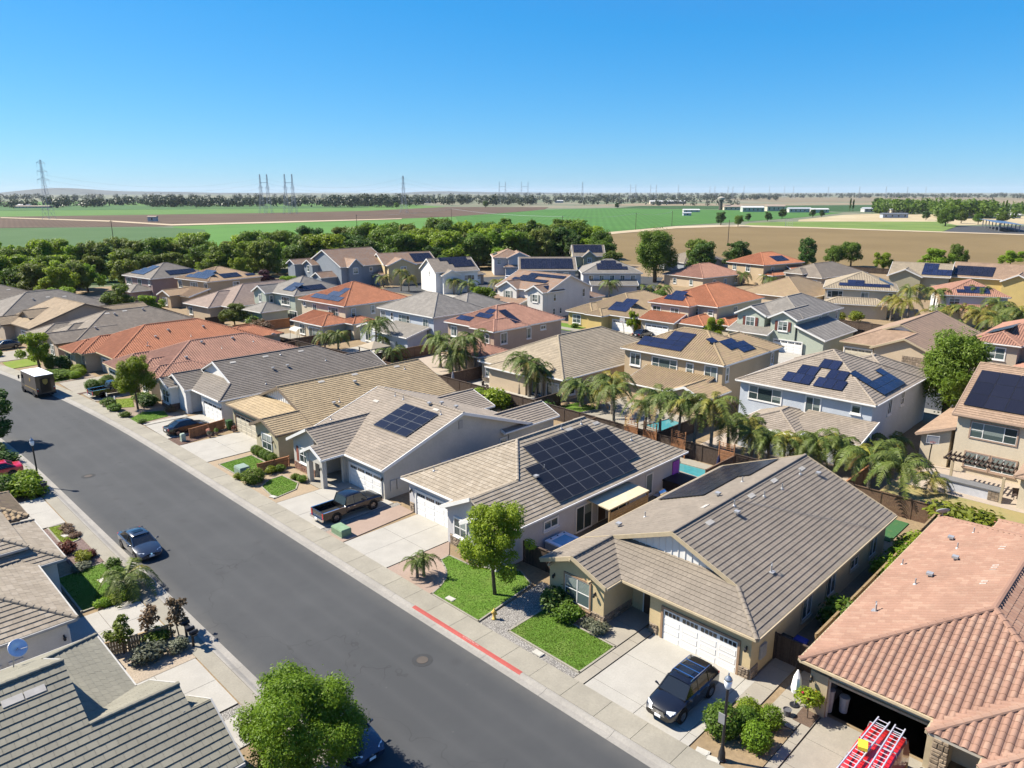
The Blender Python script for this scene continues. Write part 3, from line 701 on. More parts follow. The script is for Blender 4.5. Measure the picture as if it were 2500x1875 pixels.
def A5():
    off = (34.2, 88.); h = house('single_storey_house', 'white house with dark grey tile roof and brick wainscot, black sedan in driveway', *off)
    a = dict(Wd=14.6, g=2.7, bw=7.0, bf=.9, L=24.)
    pl, T = plan1(33.65, 80.8, 1, 1, p=.42, rear='hip', step=(1.0, 4.2), **a)
    roof(h, pl, 'flat', 0, til('dark'), MATS['white_trim'], off=off, sof=MATS['white_trim'])
    plan1_walls(h, pl, T, a['Wd'], a['g'], a['bw'], a['bf'], a['L'], stu('white'), off, rec=(6.2, 2.2), gmat=stu('white'), step=(1.0, 4.2))
    wing = gable(50, 58.3, 82.4, 90.2, 2.96, .4, 'x'); roof(h, wing, 'flat', 1, til('dark'), MATS['white_trim'], off=off); walls(h, [rect(52, 57.9, 82.8, 89.8)], wing, stu('white'), 3, off)
    garage_door(h, 'W', 34.1, 83.85, off=off)
    window(h, 'W', 32.2, 93.1, 1.6, 1.7, 1.6, 2, True, off=off); stones(h, 'W', 32.2, 93.1, 3.3, 0, .8, off=off, mat=MATS['brick'], hmin=.07, hmax=.1); stones(h, 'S', 32.7, 91.65, 1.0, 0, .8, off=off, mat=MATS['brick'], hmin=.07, hmax=.1)
    quickbox('porch_pier', stu('white'), h, 32.9 - off[0], 33.5 - off[0], 88.6 - off[1], 89.2 - off[1], 0, 3.1)
    lantern(h, 'W', 34.1, 81.3, 2.0, off); lantern(h, 'W', 32.2, 91.9, 2.0, off)
    roof_bits(h, pl[0], [(38.6, 87.3, 'f'), (43, 87.4, 'f'), (45, 87.2, 'p'), (48, 87.3, 'f'), (42.5, 84.6, 'b'), (44.5, 84.6, 'b'), (50, 84.5, 'p'), (40.2, 82.2, 'p')], off)
A5()
def A0():
    off = (38, 4.); h = house('single_storey_house', 'beige house with pink clay barrel tile roof and open garage', *off)
    z = 3.05; p = .43
    m = hip(33.8, 57.9, -1.1, 12.5, z, p)
    roof(h, m, 'S', 0, til('pink'), MATS['fascia_tan'], w=.36, c=.38, near=300, off=off, sof=MATS['soffit'])
    b = hip(32.75, 44, -1.6, 6.2, 3.0, .44) + hip(32.0, 43, -4, 4.0, 2.92, .45)
    roof(h, b, 'S', 0, til('pink'), MATS['fascia_tan'], w=.36, c=.38, off=off, sof=MATS['soffit'])
    rr = hip(51, 60.5, 1, 9.2, 2.95, .42); roof(h, rr, 'S', 0, til('pink'), MATS['fascia_tan'], w=.36, c=.38, off=off, sof=MATS['soffit'])
    mat = stu('beige')
    walls(h, [['open', (34.3, 11.0), (34.3, 12.05), (57.4, 12.05), (57.4, -.6), (41, -.6)], rect(52, 60, 1.5, 8.8)], m, mat, z, off)
    walls(h, [['open', (34.3, 12.05), (34.3, 5.9)]], m, mat, z, off, 'wall', z0=2.35)
    walls(h, [['open', (34.3, 6.35), (34.3, 5.6), (35.6, 5.6), (35.6, 3.4), (32.5, 3.4), (32.5, -3)]], b, mat, z, off)
    # inside of the open garage
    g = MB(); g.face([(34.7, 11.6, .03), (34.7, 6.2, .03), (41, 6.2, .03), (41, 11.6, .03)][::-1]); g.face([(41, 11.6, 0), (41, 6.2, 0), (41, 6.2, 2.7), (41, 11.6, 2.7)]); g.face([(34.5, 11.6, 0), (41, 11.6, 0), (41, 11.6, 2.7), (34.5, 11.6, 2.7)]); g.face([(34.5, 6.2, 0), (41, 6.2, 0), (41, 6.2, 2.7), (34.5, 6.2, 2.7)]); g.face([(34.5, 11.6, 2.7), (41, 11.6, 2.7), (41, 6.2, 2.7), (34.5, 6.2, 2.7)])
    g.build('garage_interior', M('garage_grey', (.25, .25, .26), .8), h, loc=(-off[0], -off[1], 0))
    for y in (11.55, 6.0): quickbox('garage_jamb', MATS['fascia_tan'], h, 34.12 - off[0], 34.6 - off[0], y - .45 - off[1], y + .45 - off[1], 0, 2.5)
    stones(h, 'W', 34.1, 5.85, .7, 0, 2.3, off=off, hmin=.18, hmax=.34)
    stones(h, 'W', 32.5, 2.9, .8, 0, 2.3, off=off, hmin=.18, hmax=.34)
    quickbox('garage_lintel', MATS['fascia_tan'], h, 34.16 - off[0], 34.6 - off[0], 6.4 - off[1], 11.1 - off[1], 2.3, 2.42)
    roof_bits(h, m[1], [(40, 11.0, 'c'), (44, 10.2, 'p'), (45.2, 9.8, 'b'), (48, 9.2, 'b'), (52, 10.4, 'b'), (50.2, 9.6, 'p'), (53.2, 9.4, 'p'), (46.5, 6.9, 'f'), (44.2, 6.9, 'f'), (50, 7.2, 'f'), (47.5, 11.9, 'p')], off)
    lantern(h, 'W', 34.1, 11.9, 2.1, off)
A0()
def A6():
    off = (33, 104.); h = house('single_storey_house', 'stucco house with red brown barrel tile hip roof behind the street tree', *off)
    z = 3.05; p = .4; m = hip(33.2, 55.5, 97.4, 111.6, z, p)
    roof(h, m, 'S', 1, til('redbrown'), MATS['fascia_tan'], w=.34, c=.38, off=off)
    b = hip(31.6, 41, 97.3, 102.4, 2.98, .4) + hip(30.8, 40, 105.6, 112, 2.97, .41) + hip(32.4, 41, 101.6, 106, 3.4, .4)
    roof(h, b, 'S', 1, til('redbrown'), MATS['fascia_tan'], w=.34, c=.38, off=off)
    walls(h, [rect(33.7, 55, 97.85, 111.15)], m, stu('sand'), z, off); walls(h, [rect(32.05, 36, 97.75, 101.9), rect(31.3, 36, 106, 111.5), rect(32.9, 36, 101.9, 106)], b, stu('sand'), z, off)
    garage_door(h, 'W', 31.3, 108.8, off=off, mat=MATS['cream_door']); window(h, 'W', 32.05, 99.8, 1.6, 1.6, 1.5, 2, True, off=off)
    stones(h, 'W', 32.05, 98.1, .6, 0, .9, off=off)
    roof_bits(h, m[0], [(38, 100.5, 'b'), (41.5, 103.5, 'b'), (46, 103.4, 'b'), (43.5, 101.5, 'p'), (48.5, 102, 'p')], off)
A6()
def A7():
    off = (32, 120.); h = house('single_storey_house', 'cream house with bright orange barrel tile hip roof beside the delivery truck', *off, R(1.5))
    z = 3.05; p = .41; m = hip(32.4, 55.8, 113.2, 128.2, z, p)
    roof(h, m, 'S', 1, til('orange'), MATS['fascia_tan'], w=.34, c=.38, off=off)
    b = hip(30.4, 40, 120.4, 128.4, 2.98, .41) + hip(29.7, 39, 122.4, 128.5, 2.95, .4) + hip(50, 60, 114, 121.5, 2.97, .38)
    roof(h, b, 'S', 1, til('orange'), MATS['fascia_tan'], w=.34, c=.38, off=off)
    walls(h, [rect(32.9, 55.3, 113.7, 127.7)], m, stu('sand'), z, off); walls(h, [rect(30.9, 36, 120.9, 128), rect(30.2, 34, 123, 128), rect(52, 59.5, 114.5, 121)], b, stu('sand'), z, off)
    garage_door(h, 'W', 32.9, 117.2, off=off, mat=MATS['cream_door']); window(h, 'W', 30.2, 126, 1.6, 1.5, 1.6, 2, True, off=off)
    stones(h, 'W', 30.9, 121.6, .9, 0, 2.6, off=off, hmin=.15, hmax=.3)
    roof_bits(h, m[0], [(40, 117, 'b'), (42.5, 118.3, 'b'), (48, 118, 'b'), (45, 116, 'p'), (38, 115.2, 'c')], off)
A7()
def A8():
    off = (31, 139.); h = house('single_storey_house', 'taupe house with brown grey tile hip roof, next to the orange roofed house', *off, R(3))
    z = 3.05; p = .42; m = hip(32.5, 55, 131.9, 147, z, p)
    b = gable(29.3, 40, 131.8, 138.2, 2.98, .42, 'x') + hip(32.0, 42, 136.6, 142.2, 3.5, .42) + hip(29.6, 40, 140.2, 147.2, 2.97, .4)
    roof(h, m + b, 'flat', 1, til('gtan'), MATS['fascia_brown'], off=off)
    walls(h, [rect(33, 54.5, 132.4, 146.5)], m, stu('taupe'), z, off); walls(h, [rect(29.8, 36, 132.3, 137.7), rect(30.1, 36, 140.6, 146.6), rect(32.4, 38, 137, 141.8)], b, stu('taupe'), z, off)
    garage_door(h, 'W', 30.1, 143.6, off=off, mat=MATS['cream_door']); window(h, 'W', 29.8, 135, 1.6, 1.6, 1.5, 2, True, off=off)
    roof_bits(h, m[0], [(36.5, 134.6, 'b'), (41, 138, 'b'), (46, 138.5, 'b'), (40, 138.6, 'f'), (43, 138.8, 'f')], off)
A8()
def A9():
    off = (30, 156.); h = house('single_storey_house', 'tan house with tan tile roof, broad side gable wall and small dormer gable', *off, R(6))
    z = 3.05; p = .35; y0 = 149.5
    m = gable(29.6, 48.8, y0, y0 + 14, z, p, 'y'); b = gable(31.6, 40, y0 + 5.6, y0 + 11.2, 4.1, .42, 'x') + gable(28, 38, y0 + 9, y0 + 14.4, 2.98, .42, 'x')
    roof(h, m + b, 'flat', 1, til('tan'), MATS['fascia_brown'], off=off)
    walls(h, [rect(30.1, 48.3, y0 + .45, y0 + 13.5)], m, stu('stone'), z, off); walls(h, [rect(32, 38, y0 + 6, y0 + 10.8), rect(28.5, 34, y0 + 9.4, y0 + 14)], b, stu('stone'), z, off)
    garage_door(h, 'W', 30.1, y0 + 3.4, off=off, mat=MATS['white_door'])
    w = gable(46, 54, y0 + 6, y0 + 13, 2.97, .35, 'x'); roof(h, w, 'flat', 1, til('tan'), MATS['fascia_brown'], off=off); walls(h, [rect(47, 53.6, y0 + 6.4, y0 + 12.6)], w, stu('stone'), 3, off)
A9()
def A10(name, label, ox, oy, rot, w, d, tk, sk):
    off = (ox, oy); h = house('single_storey_house', label, ox, oy, R(rot)); z = 3.05
    m = hip(ox, ox + w, oy, oy + d, z, .42); b = hip(ox - 2, ox + 9, oy + d - 7, oy + d + .2, 2.97, .42) + hip(ox + w - 8, ox + w + 4, oy + .3, oy + 8, 2.96, .4)
    roof(h, m + b, 'flat', 1, til(tk), MATS['fascia_brown'], off=off)
    walls(h, [rect(ox + .45, ox + w - .45, oy + .45, oy + d - .45)], m, stu(sk), z, off); walls(h, [rect(ox - 1.5, ox + 6, oy + d - 6.5, oy + d - .25), rect(ox + w - 7, ox + w + 3.5, oy + .8, oy + 7.5)], b, stu(sk), 3, off)
    garage_door(h, 'W', ox + .45, oy + 4, off=off, mat=MATS['cream_door'])
    roof_bits(h, m[0], [(ox + 8, oy + 5, 'b'), (ox + 11, oy + 5.4, 'f'), (ox + 14, oy + 5, 'f')], off)
A10('', 'grey brown hip roofed house behind the tan gable house', 29.5, 167.5, 9, 22, 16, 'grey', 'stone')
A10('', 'farthest grey hip roofed house of the street at the left edge', 24.5, 187.5, 14, 21, 16, 'gtan', 'stone')
# ------------------------------------------------------------------ left of the street (faces +x)
def L0():
    off = (8, 33.); h = house('single_storey_house', 'house with dark olive grey tile roof in the bottom left corner', *off)
    a = dict(Wd=14.5, g=2.95, bw=8.4, bf=.65, L=20.)
    pl, T = plan1(8.85, 40.7, -1, -1, p=.49, step=(.85, 5.9), **a)
    roof(h, pl, 'flat', 0, til('olive'), MATS['fascia_grey'], near=300, off=off, sof=MATS['soffit'], w=.42, c=.36)
    plan1_walls(h, pl, T, a['Wd'], a['g'], a['bw'], a['bf'], a['L'], stu('pale'), off, rec=(5.6, 2.), step=(.85, 5.9))
    garage_door(h, 'E', 8.4, 37.7, off=off)
    P = pl[0]
    roof_bits(h, pl[1], [(3.8, 32.6, 'f'), (4.6, 32.6, 'f')], off)
    d = MB(); d.lathe([(.05, -.16), (.2, -.13), (.38, -.06), (.46, 0), (.44, .01), (.2, -.1), (.0, -.13)], 16)
    o = empty('satellite_dish', (5.2, 39.3, 4.3), 0, 'round grey satellite dish on the olive roof edge, bottom left', 'satellite dish')
    d.build('dish', MATS['alu'], o, smooth=True, loc=(0, 0, .45), rot=(R(52), 0, R(25))); MB().tube([(-.3, .25, -.75), (-.2, .15, .1), (0, 0, .45)], .03, 6).build('mast', MATS['galv'], o); MB().tube([(0, 0, .35), (.35, -.25, .45)], .02, 6).build('feed_arm', MATS['galv'], o)
L0()
def L1():
    off = (7, 48.); h = house('single_storey_house', 'pale house with stepped tan grey hip roofs at the left edge, opposite the pickup', *off)
    z = 3.0; b1 = hip(-4, 8.7, 43.4, 53.5, z, .42); b2 = hip(-2, 10.3, 51.8, 60, 2.95, .45); b3 = hip(-3, 8.6, 53.2, 61, 3.9, .45)
    roof(h, b1, 'flat', 0, til('tangrey'), MATS['fascia_grey'], near=0, off=off, w=.42, c=.36); roof(h, b2 + b3, 'flat', 0, til('tangrey'), MATS['fascia_grey'], off=off, w=.42, c=.36)
    walls(h, [rect(-3.5, 8.25, 43.85, 53)], b1, stu('pale'), z, off); walls(h, [rect(-1.5, 9.85, 52.25, 59.6)], b2, stu('pale'), z, off); walls(h, [rect(-2.5, 8.15, 53.6, 60.5)], b3, stu('pale'), 3.9, off)
    garage_door(h, 'E', 8.25, 46.5, off=off); lantern(h, 'S', 8.0, 43.85, 1.9, off)
    for x in (4.6, 5.6): quickbox('meter_box', stu('pale'), h, x - .35 - off[0], x + .35 - off[0], 43.75 - off[1], 43.84 - off[1], .8, 1.6)
L1()
def L2():
    off = (6, 66.); h = house('single_storey_house', 'taupe house corner with barrel tile roof at left edge below the round hedges', *off)
    m = hip(-4, 10.2, 61, 67.2, 3.0, .42); roof(h, m, 'S', 0, til('straw'), MATS['fascia_brown'], w=.34, c=.38, off=off); walls(h, [rect(-3.5, 9.75, 61.45, 66.8)], m, stu('taupe'), 3, off); lantern(h, 'E', 9.75, 62.2, 2, off)
L2()
# ------------------------------------------------------------------ houses behind, street after street
def blocks(bl):
    out = []
    for b in bl:
        k = b[0]
        out += hip(*b[1:]) if k == 'h' else gable(*b[1:-1], b[-1]) if k == 'g' else shed(*b[1:-1], b[-1])
    return out
def inset(b, e=.42): return rect(b[1] + e, b[2] - e, b[3] + e, b[4] - e)
def H(label, o, rot, tile, style, st, up=(), low=(), win=(), sol=(), trim='white_trim', lod=1, gar=(), group=None, storey=2, wt=None, extra=None, w=.34, c=.38, doors=()):
    """up / low: roof blocks of the upper and lower storey; walls stand under every block"""
    h = house('two_storey_house' if storey == 2 else 'single_storey_house', label, o[0], o[1], R(rot))
    if style == 'flat': w, c = .33, .34
    wt = wt or MATS['white_trim']; pls = []
    for bl, zd in ((up, 5.8), (low, 3.0)):
        if not bl: continue
        pl = [blocks([b]) for b in bl]; pls.append(pl)
        roof(h, sum(pl, []), style, lod, til(tile), MATS[trim], off=o, w=w, c=c, sof=MATS['soffit'])
        for b, q in zip(bl, pl):
            wl = rect(b[1] + .42, b[2] - .42, b[3] + .42, b[4] - .42)
            walls(h, [wl], q, stu(st), zd, o)
    for a in win:
        d, x, y, z, ww, hh, cl = a[:7]
        window(h, d, x, y, z, ww, hh, cl, a[7] if len(a) > 7 else True, off=o, trim=wt, sill=ww < 3, tw=.13)
    for a in gar: garage_door(h, *a, off=o)
    for t, bi, pi, x, y, cells, pw, ph, mt in sol:
        solar(h, pls[t][bi][pi], x, y, cells, pw, ph, MATS[mt], o, .16, MATS['alu_dark'])
    if extra: extra(h, o, pls)
    return h
TRI = [1, 1.7, 1]
TILE['mocha'] = (.36, .275, .225)
# second row: backs onto the near row
def b0x(h, o, pls):
    for y in (15.2, 11.8): pass
H('beige house at right edge with large black solar array and stone barbecue patio', (82, 11), 0, 'clay', 'flat', 'beige', up=[('g', 77.6, 93.6, -2, 17.1, 5.8, .46, 'y')], low=[('s', 78.0, 91, 16.7, 20.1, 3.0, .4, (0, -1)), ('h', 71.4, 79, -3, 10.4, 3.0, .4)],
  win=[('W', 78.02, 13.6, 4.5, 3.7, 1.5, TRI), ('W', 78.02, 14.6, 1.5, 1.9, 1.4, 2, False), ('W', 78.02, 12.4, 1.5, 1.9, 1.4, 2, False)], sol=[(0, 0, 0, 78.9, 16.6, grid(0, 6, 0, 3), 1.68, 2.0, 'solar_black')], trim='taupe_trim', wt=MATS['taupe_trim'], lod=0)
H('pale blue two storey house with grey hip roof and two dark solar groups', (82, 31), 0, 'greytan', 'flat', 'blue', up=[('h', 75, 90.3, 23.2, 38.4, 5.8, .45), ('h', 83, 94, 23.24, 33.5, 5.76, .45), ('h', 88, 94.4, 23.28, 29, 5.72, .44)],
  low=[('h', 69.3, 78, 28.4, 35.3, 2.8, .34), ('s', 70.8, 75.6, 22.9, 30, 2.75, .26, (1, 0))],
  win=[('W', 75.42, 35.0, 4.6, 3.7, 1.55, TRI), ('W', 75.42, 29.6, 4.45, 1.5, 1.8, 2, False), ('W', 75.42, 25.2, 4.95, .8, .8, 1, False), ('S', 80.6, 23.62, 4.5, 1.0, 1.6, 2, False), ('S', 84.6, 23.62, 4.6, .9, 1.4, 2), ('W', 71.2, 24.6, 1.5, 1.5, 1.7, 2)],
  sol=[(0, 0, 2, 76.1, 33.6, grid(0, 3, 0, 1) + [(3.4, 0), (4.4, 0), (5.4, 0)] + [(.9, 1), (1.9, 1), (4.0, 1), (5.0, 1), (2.6, 2), (3.6, 2)], 1.02, 1.68, 'solar_blue'), (0, 0, 0, 78.5, 23.7, grid(0, 4, 0, 2) + [(3, 2), (0, 2), (0, 3)], 1.68, 1.02, 'solar_blue')], lod=0)
H('tan stucco two storey house with straw barrel tiles and blue solar panels above palms', (86, 50), 0, 'straw', 'S', 'tan', up=[('h', 80, 92, 42.6, 58.2, 5.8, .46), ('h', 84.5, 96.3, 42.64, 51.6, 5.76, .46)], low=[('s', 75, 80.5, 44, 54, 2.7, .25, (1, 0)), ('g', 74.4, 80.6, 41.8, 47.6, 2.68, .4, 'x')],
  win=[('W', 80.42, 56.0, 4.5, 1.5, 1.6, 2, False), ('W', 80.42, 51.4, 4.5, 3.7, 1.55, TRI), ('W', 80.42, 47.6, 4.5, .85, 1.4, 1), ('W', 80.42, 44.6, 4.5, 1.6, 1.65, 2, False), ('S', 81.6, 43.02, 4.4, .6, 1.7, 1), ('S', 93.8, 43.02, 4.5, .6, 1.5, 1), ('W', 75, 45, 1.4, 1.8, 1.9, 2, False)],
  sol=[(0, 0, 2, 81.1, 56.4, [(i, j) for i in (0, 1) for j in (0, 1)] + grid(2, 4, 0, 4), 1.72, 1.05, 'solar_blue'), (0, 0, 0, 83.2, 43.6, [(0, 3), (1, 2), (1, 1), (2, 1), (2, 2), (2, 0), (3, 0), (3, 1)], 1.68, 1.02, 'solar_blue')])
H('single storey beige house with buff tile hip roof behind three tall palms', (80, 67), 0, 'buff', 'flat', 'sand', low=[('h', 69, 95, 59, 75.2, 3.05, .45), ('h', 67.6, 74, 64.4, 72.2, 2.95, .38)], storey=1,
  win=[('S', 71.2, 59.4, 1.5, 1.0, 1.5, 1), ('S', 75, 59.4, 1.5, 1.0, 1.5, 1), ('S', 78, 59.4, 1.2, 1.4, 2.0, 2, False), ('W', 69.4, 61.2, 1.15, 2.0, 2.0, 2, False), ('W', 69.4, 64, 1.15, 1.6, 2.0, 2, False), ('W', 69.4, 73.4, 1.6, 1.0, 1.2, 1)], lod=0)
H('brown stucco two storey house with pink barrel tile roof and black solar strip', (84, 85), 0, 'rose', 'S', 'taupe', up=[('h', 76.5, 92.7, 79.2, 91.4, 5.8, .43), ('h', 75.9, 84, 79.0, 84.6, 5.75, .43)], low=[('h', 70.6, 77, 76.7, 84.3, 3.0, .42)],
  win=[('W', 76.3, 80.9, 4.4, .75, 1.4, 1), ('S', 78.4, 79.4, 4.4, 1.25, 1.6, 2, False), ('S', 83.9, 79.6, 4.4, 1.6, 1.6, 2, False), ('S', 87.7, 79.6, 4.9, 1.1, .55, 2, False), ('W', 76.9, 89.4, 4.4, 1.3, 1.5, 2, False)],
  sol=[(0, 0, 0, 81.5, 80.1, grid(0, 1, 0, 4), 1.68, 1.02, 'solar_black'), (0, 0, 2, 77.5, 89.6, grid(0, 2, 0, 1) + [(1.8, 1.2), (2.8, 1.2), (2.4, 2.3)], 1.68, 1.3, 'solar_blue')])
H('light blue two storey house with grey roof, patio gazebo in its yard', (84, 104), 0, 'slate', 'flat', 'blue', up=[('h', 77.6, 90.4, 95.6, 111.9, 5.8, .46), ('h', 85, 97.5, 95.7, 107, 5.75, .42)], low=[('s', 72.8, 77.9, 96.8, 106.6, 2.75, .24, (1, 0)), ('g', 73.2, 78.4, 106.2, 112.2, 2.8, .34, 'x')],
  win=[('W', 78.02, 110.6, 4.4, 1.2, 1.8, 2, False), ('W', 78.02, 107.9, 4.6, .6, 1.3, 1), ('W', 78.02, 104.3, 4.4, 3.1, 1.6, TRI), ('W', 78.02, 98.2, 4.35, 1.3, 1.7, 2, False), ('W', 73.62, 109.2, 1.4, 1.6, 1.7, 2, False)])
H('beige two storey house with bright red orange barrel tile roof and dark solar rows', (80, 125), 3, 'orange', 'S', 'beige', up=[('h', 73.4, 89.4, 117.2, 132.6, 5.8, .43)], low=[('h', 67.6, 74.6, 116, 122.4, 3.0, .42), ('s', 68.4, 73.6, 121, 127.8, 2.8, .25, (1, 0)), ('h', 72.5, 78, 113.6, 118, 3.0, .42)],
  win=[('W', 73.82, 131, 5.0, .5, .6, 1, False), ('W', 73.82, 127.6, 4.4, 1.1, 1.6, 2, False), ('W', 73.82, 121.4, 4.4, 3.0, 1.55, TRI), ('S', 75.6, 117.6, 4.4, .8, 1.5, 1), ('S', 80.2, 117.6, 4.5, .8, 1.4, 1), ('S', 85, 117.6, 4.4, 2.0, 1.6, 2, False), ('W', 68.02, 119.3, 1.4, 3.4, 1.8, 3, False), ('W', 68.8, 124.5, 1.4, 1.6, 1.8, 2, False)],
  sol=[(0, 0, 2, 74.4, 129.8, grid(0, 5, 0, 1) + grid(2, 4, 1, 2) + [(3, 2)], 1.9, 1.6, 'solar_pale')])
H('sage green two storey house with pale grey roof and two solar groups', (80, 144), 4, 'slate', 'flat', 'green', up=[('h', 74.2, 88, 137.2, 151, 5.8, .43), ('g', 72.4, 78, 145.2, 150.8, 5.78, .5, 'x')], low=[('h', 67.2, 74, 138.6, 146.2, 3.0, .42)],
  win=[('W', 74.62, 141.2, 4.4, 2.8, 1.6, TRI), ('W', 72.82, 148, 4.5, .7, 1.5, 1), ('S', 74, 145.62, 4.4, .7, 1.4, 1), ('S', 77, 137.62, 4.4, 1.0, 1.3, 2), ('W', 74.62, 138.6, 1.4, 2.6, 2.0, 3, False)],
  sol=[(0, 0, 2, 75.4, 143.2, grid(0, 2, 0, 1) + grid(0, 2, 1, 2), 1.8, 1.7, 'solar_pale'), (0, 0, 0, 76.4, 138.4, grid(0, 6, 0, 1), 1.1, 2.0, 'solar_black')])
H('single storey cream house with mocha tile roof left of the sage green house', (76, 158), 5, 'mocha', 'flat', 'sand', low=[('h', 65.5, 92, 149.6, 166, 3.05, .43), ('h', 62.6, 76, 152.9, 163.8, 3.0, .44)], storey=1, win=[('W', 63.02, 161.4, 1.5, 1.3, 1.5, 2, False), ('S', 69, 150.02, 1.5, 1.2, 1.3, 2)])
H('yellowish tan two storey house with honey tile roof and pale solar panels', (78, 181), 9, 'honey', 'S', 'tan', up=[('h', 71.2, 86.5, 174, 188.4, 5.8, .36)], low=[('s', 66, 71.8, 174, 182, 2.8, .24, (1, 0)), ('g', 63.6, 70, 178, 183.6, 2.96, .42, 'x')],
  win=[('W', 71.62, 186.6, 4.4, 1.3, 1.6, 2, False), ('W', 71.62, 180.6, 4.4, 2.9, 1.6, TRI), ('W', 71.62, 175.6, 4.4, 1.2, 1.6, 2, False), ('S', 79, 174.42, 4.4, 1.6, 1.4, 2), ('W', 64.02, 180.8, 1.5, 1.6, 1.6, 2, False)],
  sol=[(0, 0, 2, 72.2, 185.2, grid(0, 6, 0, 1) + grid(1, 6, 1, 2) + grid(2, 5, 2, 3), 1.5, 1.5, 'solar_pale'), (0, 0, 0, 76, 174.9, grid(0, 4, 0, 2) + [(5, 0), (6, 0)], 1.3, 1.2, 'solar_black')], lod=2)
H('mauve brown two storey house with grey solar roof, last before the trees', (72, 197), 7, 'grey', 'flat', 'mauve', up=[('h', 64.2, 80, 189.8, 204.6, 5.8, .4)], low=[('h', 59.6, 66, 191, 199, 3.0, .4)],
  win=[('W', 64.62, 202, 4.5, 2.8, 1.6, TRI), ('W', 64.62, 196.5, 4.5, 1.6, 1.6, 2, False), ('W', 64.62, 191.6, 4.7, .7, .9, 1)],
  sol=[(0, 0, 2, 65.4, 202.5, grid(0, 4, 0, 1) + grid(1, 4, 1, 2) + grid(2, 4, 2, 3), 1.7, 1.6, 'solar_pale'), (0, 0, 0, 69.5, 190.8, grid(0, 5, 0, 2), 1.5, 1.2, 'solar_black')])
# third row: across the back street, fronts towards the camera
def shut(pairs, mat):
    def f(h, o, pls):
        for x, y, z, dy in pairs:
            for s in (-1, 1): quickbox('shutter', mat, h, x - .08 - o[0], x - .005 - o[0], y + s * dy - .22 - o[1], y + s * dy + .22 - o[1], z - .8, z + .8)
    return f
H('taupe two storey house with clay tile roof behind the big round tree', (126, 20), 0, 'rose', 'S', 'stone', up=[('h', 119.2, 127, 19.3, 25.3, 5.8, .42), ('h', 121.5, 139, 9, 25.6, 5.84, .42)], low=[('h', 113, 122, 10, 19.8, 3.0, .4)], win=[('W', 119.62, 22.3, 4.4, 2.2, 1.6, 2)], sol=[(0, 1, 1, 128, 24.6, grid(0, 3, 0, 3), 1.7, 1.2, 'solar_black')])
def C1():
    off = (122, 37); h = house('single_storey_house', 'single storey house with sandy orange tile roof, white gable and stone entry arch', *off)
    a = dict(Wd=14.6, g=4.6, bw=9.4, bf=1.6, L=24.)
    pl, T = plan1(119.8, 43.8, 1, -1, p=.42, **a)
    roof(h, pl, 'flat', 1, til('clay'), MATS['fascia_tan'], off=off); plan1_walls(h, pl, T, a['Wd'], a['g'], a['bw'], a['bf'], a['L'], stu('sand'), off, rec=(5, 1.5))
    garage_door(h, 'W', 120.25, 41, off=off, w=4.2, mat=MATS['cream_door']); stones(h, 'W', 118.65, 32, 4, 0, 2.4, off=off, hmin=.3, hmax=.5)
C1()
H('pale green two storey house with twin gables and dark red shutters', (126, 56), 0, 'slate', 'flat', 'green', up=[('h', 120.6, 138, 50.5, 62, 5.8, .46), ('g', 118.8, 127, 56.2, 62.1, 5.78, .5, 'x'), ('g', 118.2, 128, 50.4, 55.6, 5.76, .5, 'x')], low=[('s', 116.6, 121, 54.6, 62.3, 3.0, .3, (1, 0)), ('s', 118.4, 132, 45.6, 51, 3.0, .36, (0, 1))],
  win=[('W', 119.22, 59.2, 4.5, 1.5, 1.5, 2), ('W', 118.62, 53, 4.5, 1.5, 1.5, 2), ('S', 125, 50.92, 4.7, .6, 1.2, 1), ('S', 128.5, 50.92, 4.6, 1.0, 1.3, 2), ('S', 132, 50.92, 4.6, .6, 1.2, 1), ('S', 136, 50.92, 4.6, .6, 1.2, 1)], gar=[('W', 118.62, 51.9)], extra=shut([(119.2, 59.2, 4.5, 1.15), (118.6, 53, 4.5, 1.15)], M('shutter_dark', (.17, .06, .045), .7)))
H('two storey cream house with orange terracotta hip roof, four small blue solar panels', (128, 74), 0, 'orange', 'S', 'beige', up=[('h', 118.8, 131, 71.2, 80.4, 5.8, .44), ('h', 121.6, 140, 66.9, 80.3, 5.83, .46)], low=[('s', 115.2, 120, 72, 80, 3.0, .3, (1, 0)), ('h', 116.4, 126, 66.6, 72.6, 3.0, .42), ('h', 120, 130, 63.5, 68, 3.0, .4)],
  win=[('W', 119.22, 78.6, 4.4, 1.7, 1.5, 2), ('W', 119.22, 74.6, 4.4, 1.7, 1.5, 2), ('W', 122.02, 71.6, 4.5, .8, 1.3, 1), ('W', 122.02, 68.6, 4.6, .9, .9, 1), ('S', 129, 67.32, 4.5, 1.2, 1.2, 2)], gar=[('W', 115.62, 76, 4.88, 2.13)], sol=[(0, 0, 2, 120.2, 77.8, grid(0, 3, 0, 1) + [(.5, 1), (1.5, 1)], 1.4, 1.7, 'solar_blue')], lod=2)
H('single storey yellow house with straw tile roof and arched entry, black car outside', (122, 88), 0, 'straw', 'S', 'yellow', low=[('h', 114.6, 136, 80.6, 95.8, 3.05, .44), ('h', 112.6, 124, 89, 96, 3.0, .44), ('h', 112.2, 122, 86.4, 90.8, 3.0, .44)], win=[('W', 113.02, 93.4, 1.6, 1.9, 1.6, 2)], gar=[('W', 115.02, 83.4, 4.88, 2.13)], sol=[(0, 0, 2, 116, 88, grid(0, 3, 0, 1) + grid(0, 3, 1, 2) + grid(1, 3, 2, 3), 1.5, 1.6, 'solar_blue')], storey=1, lod=2)
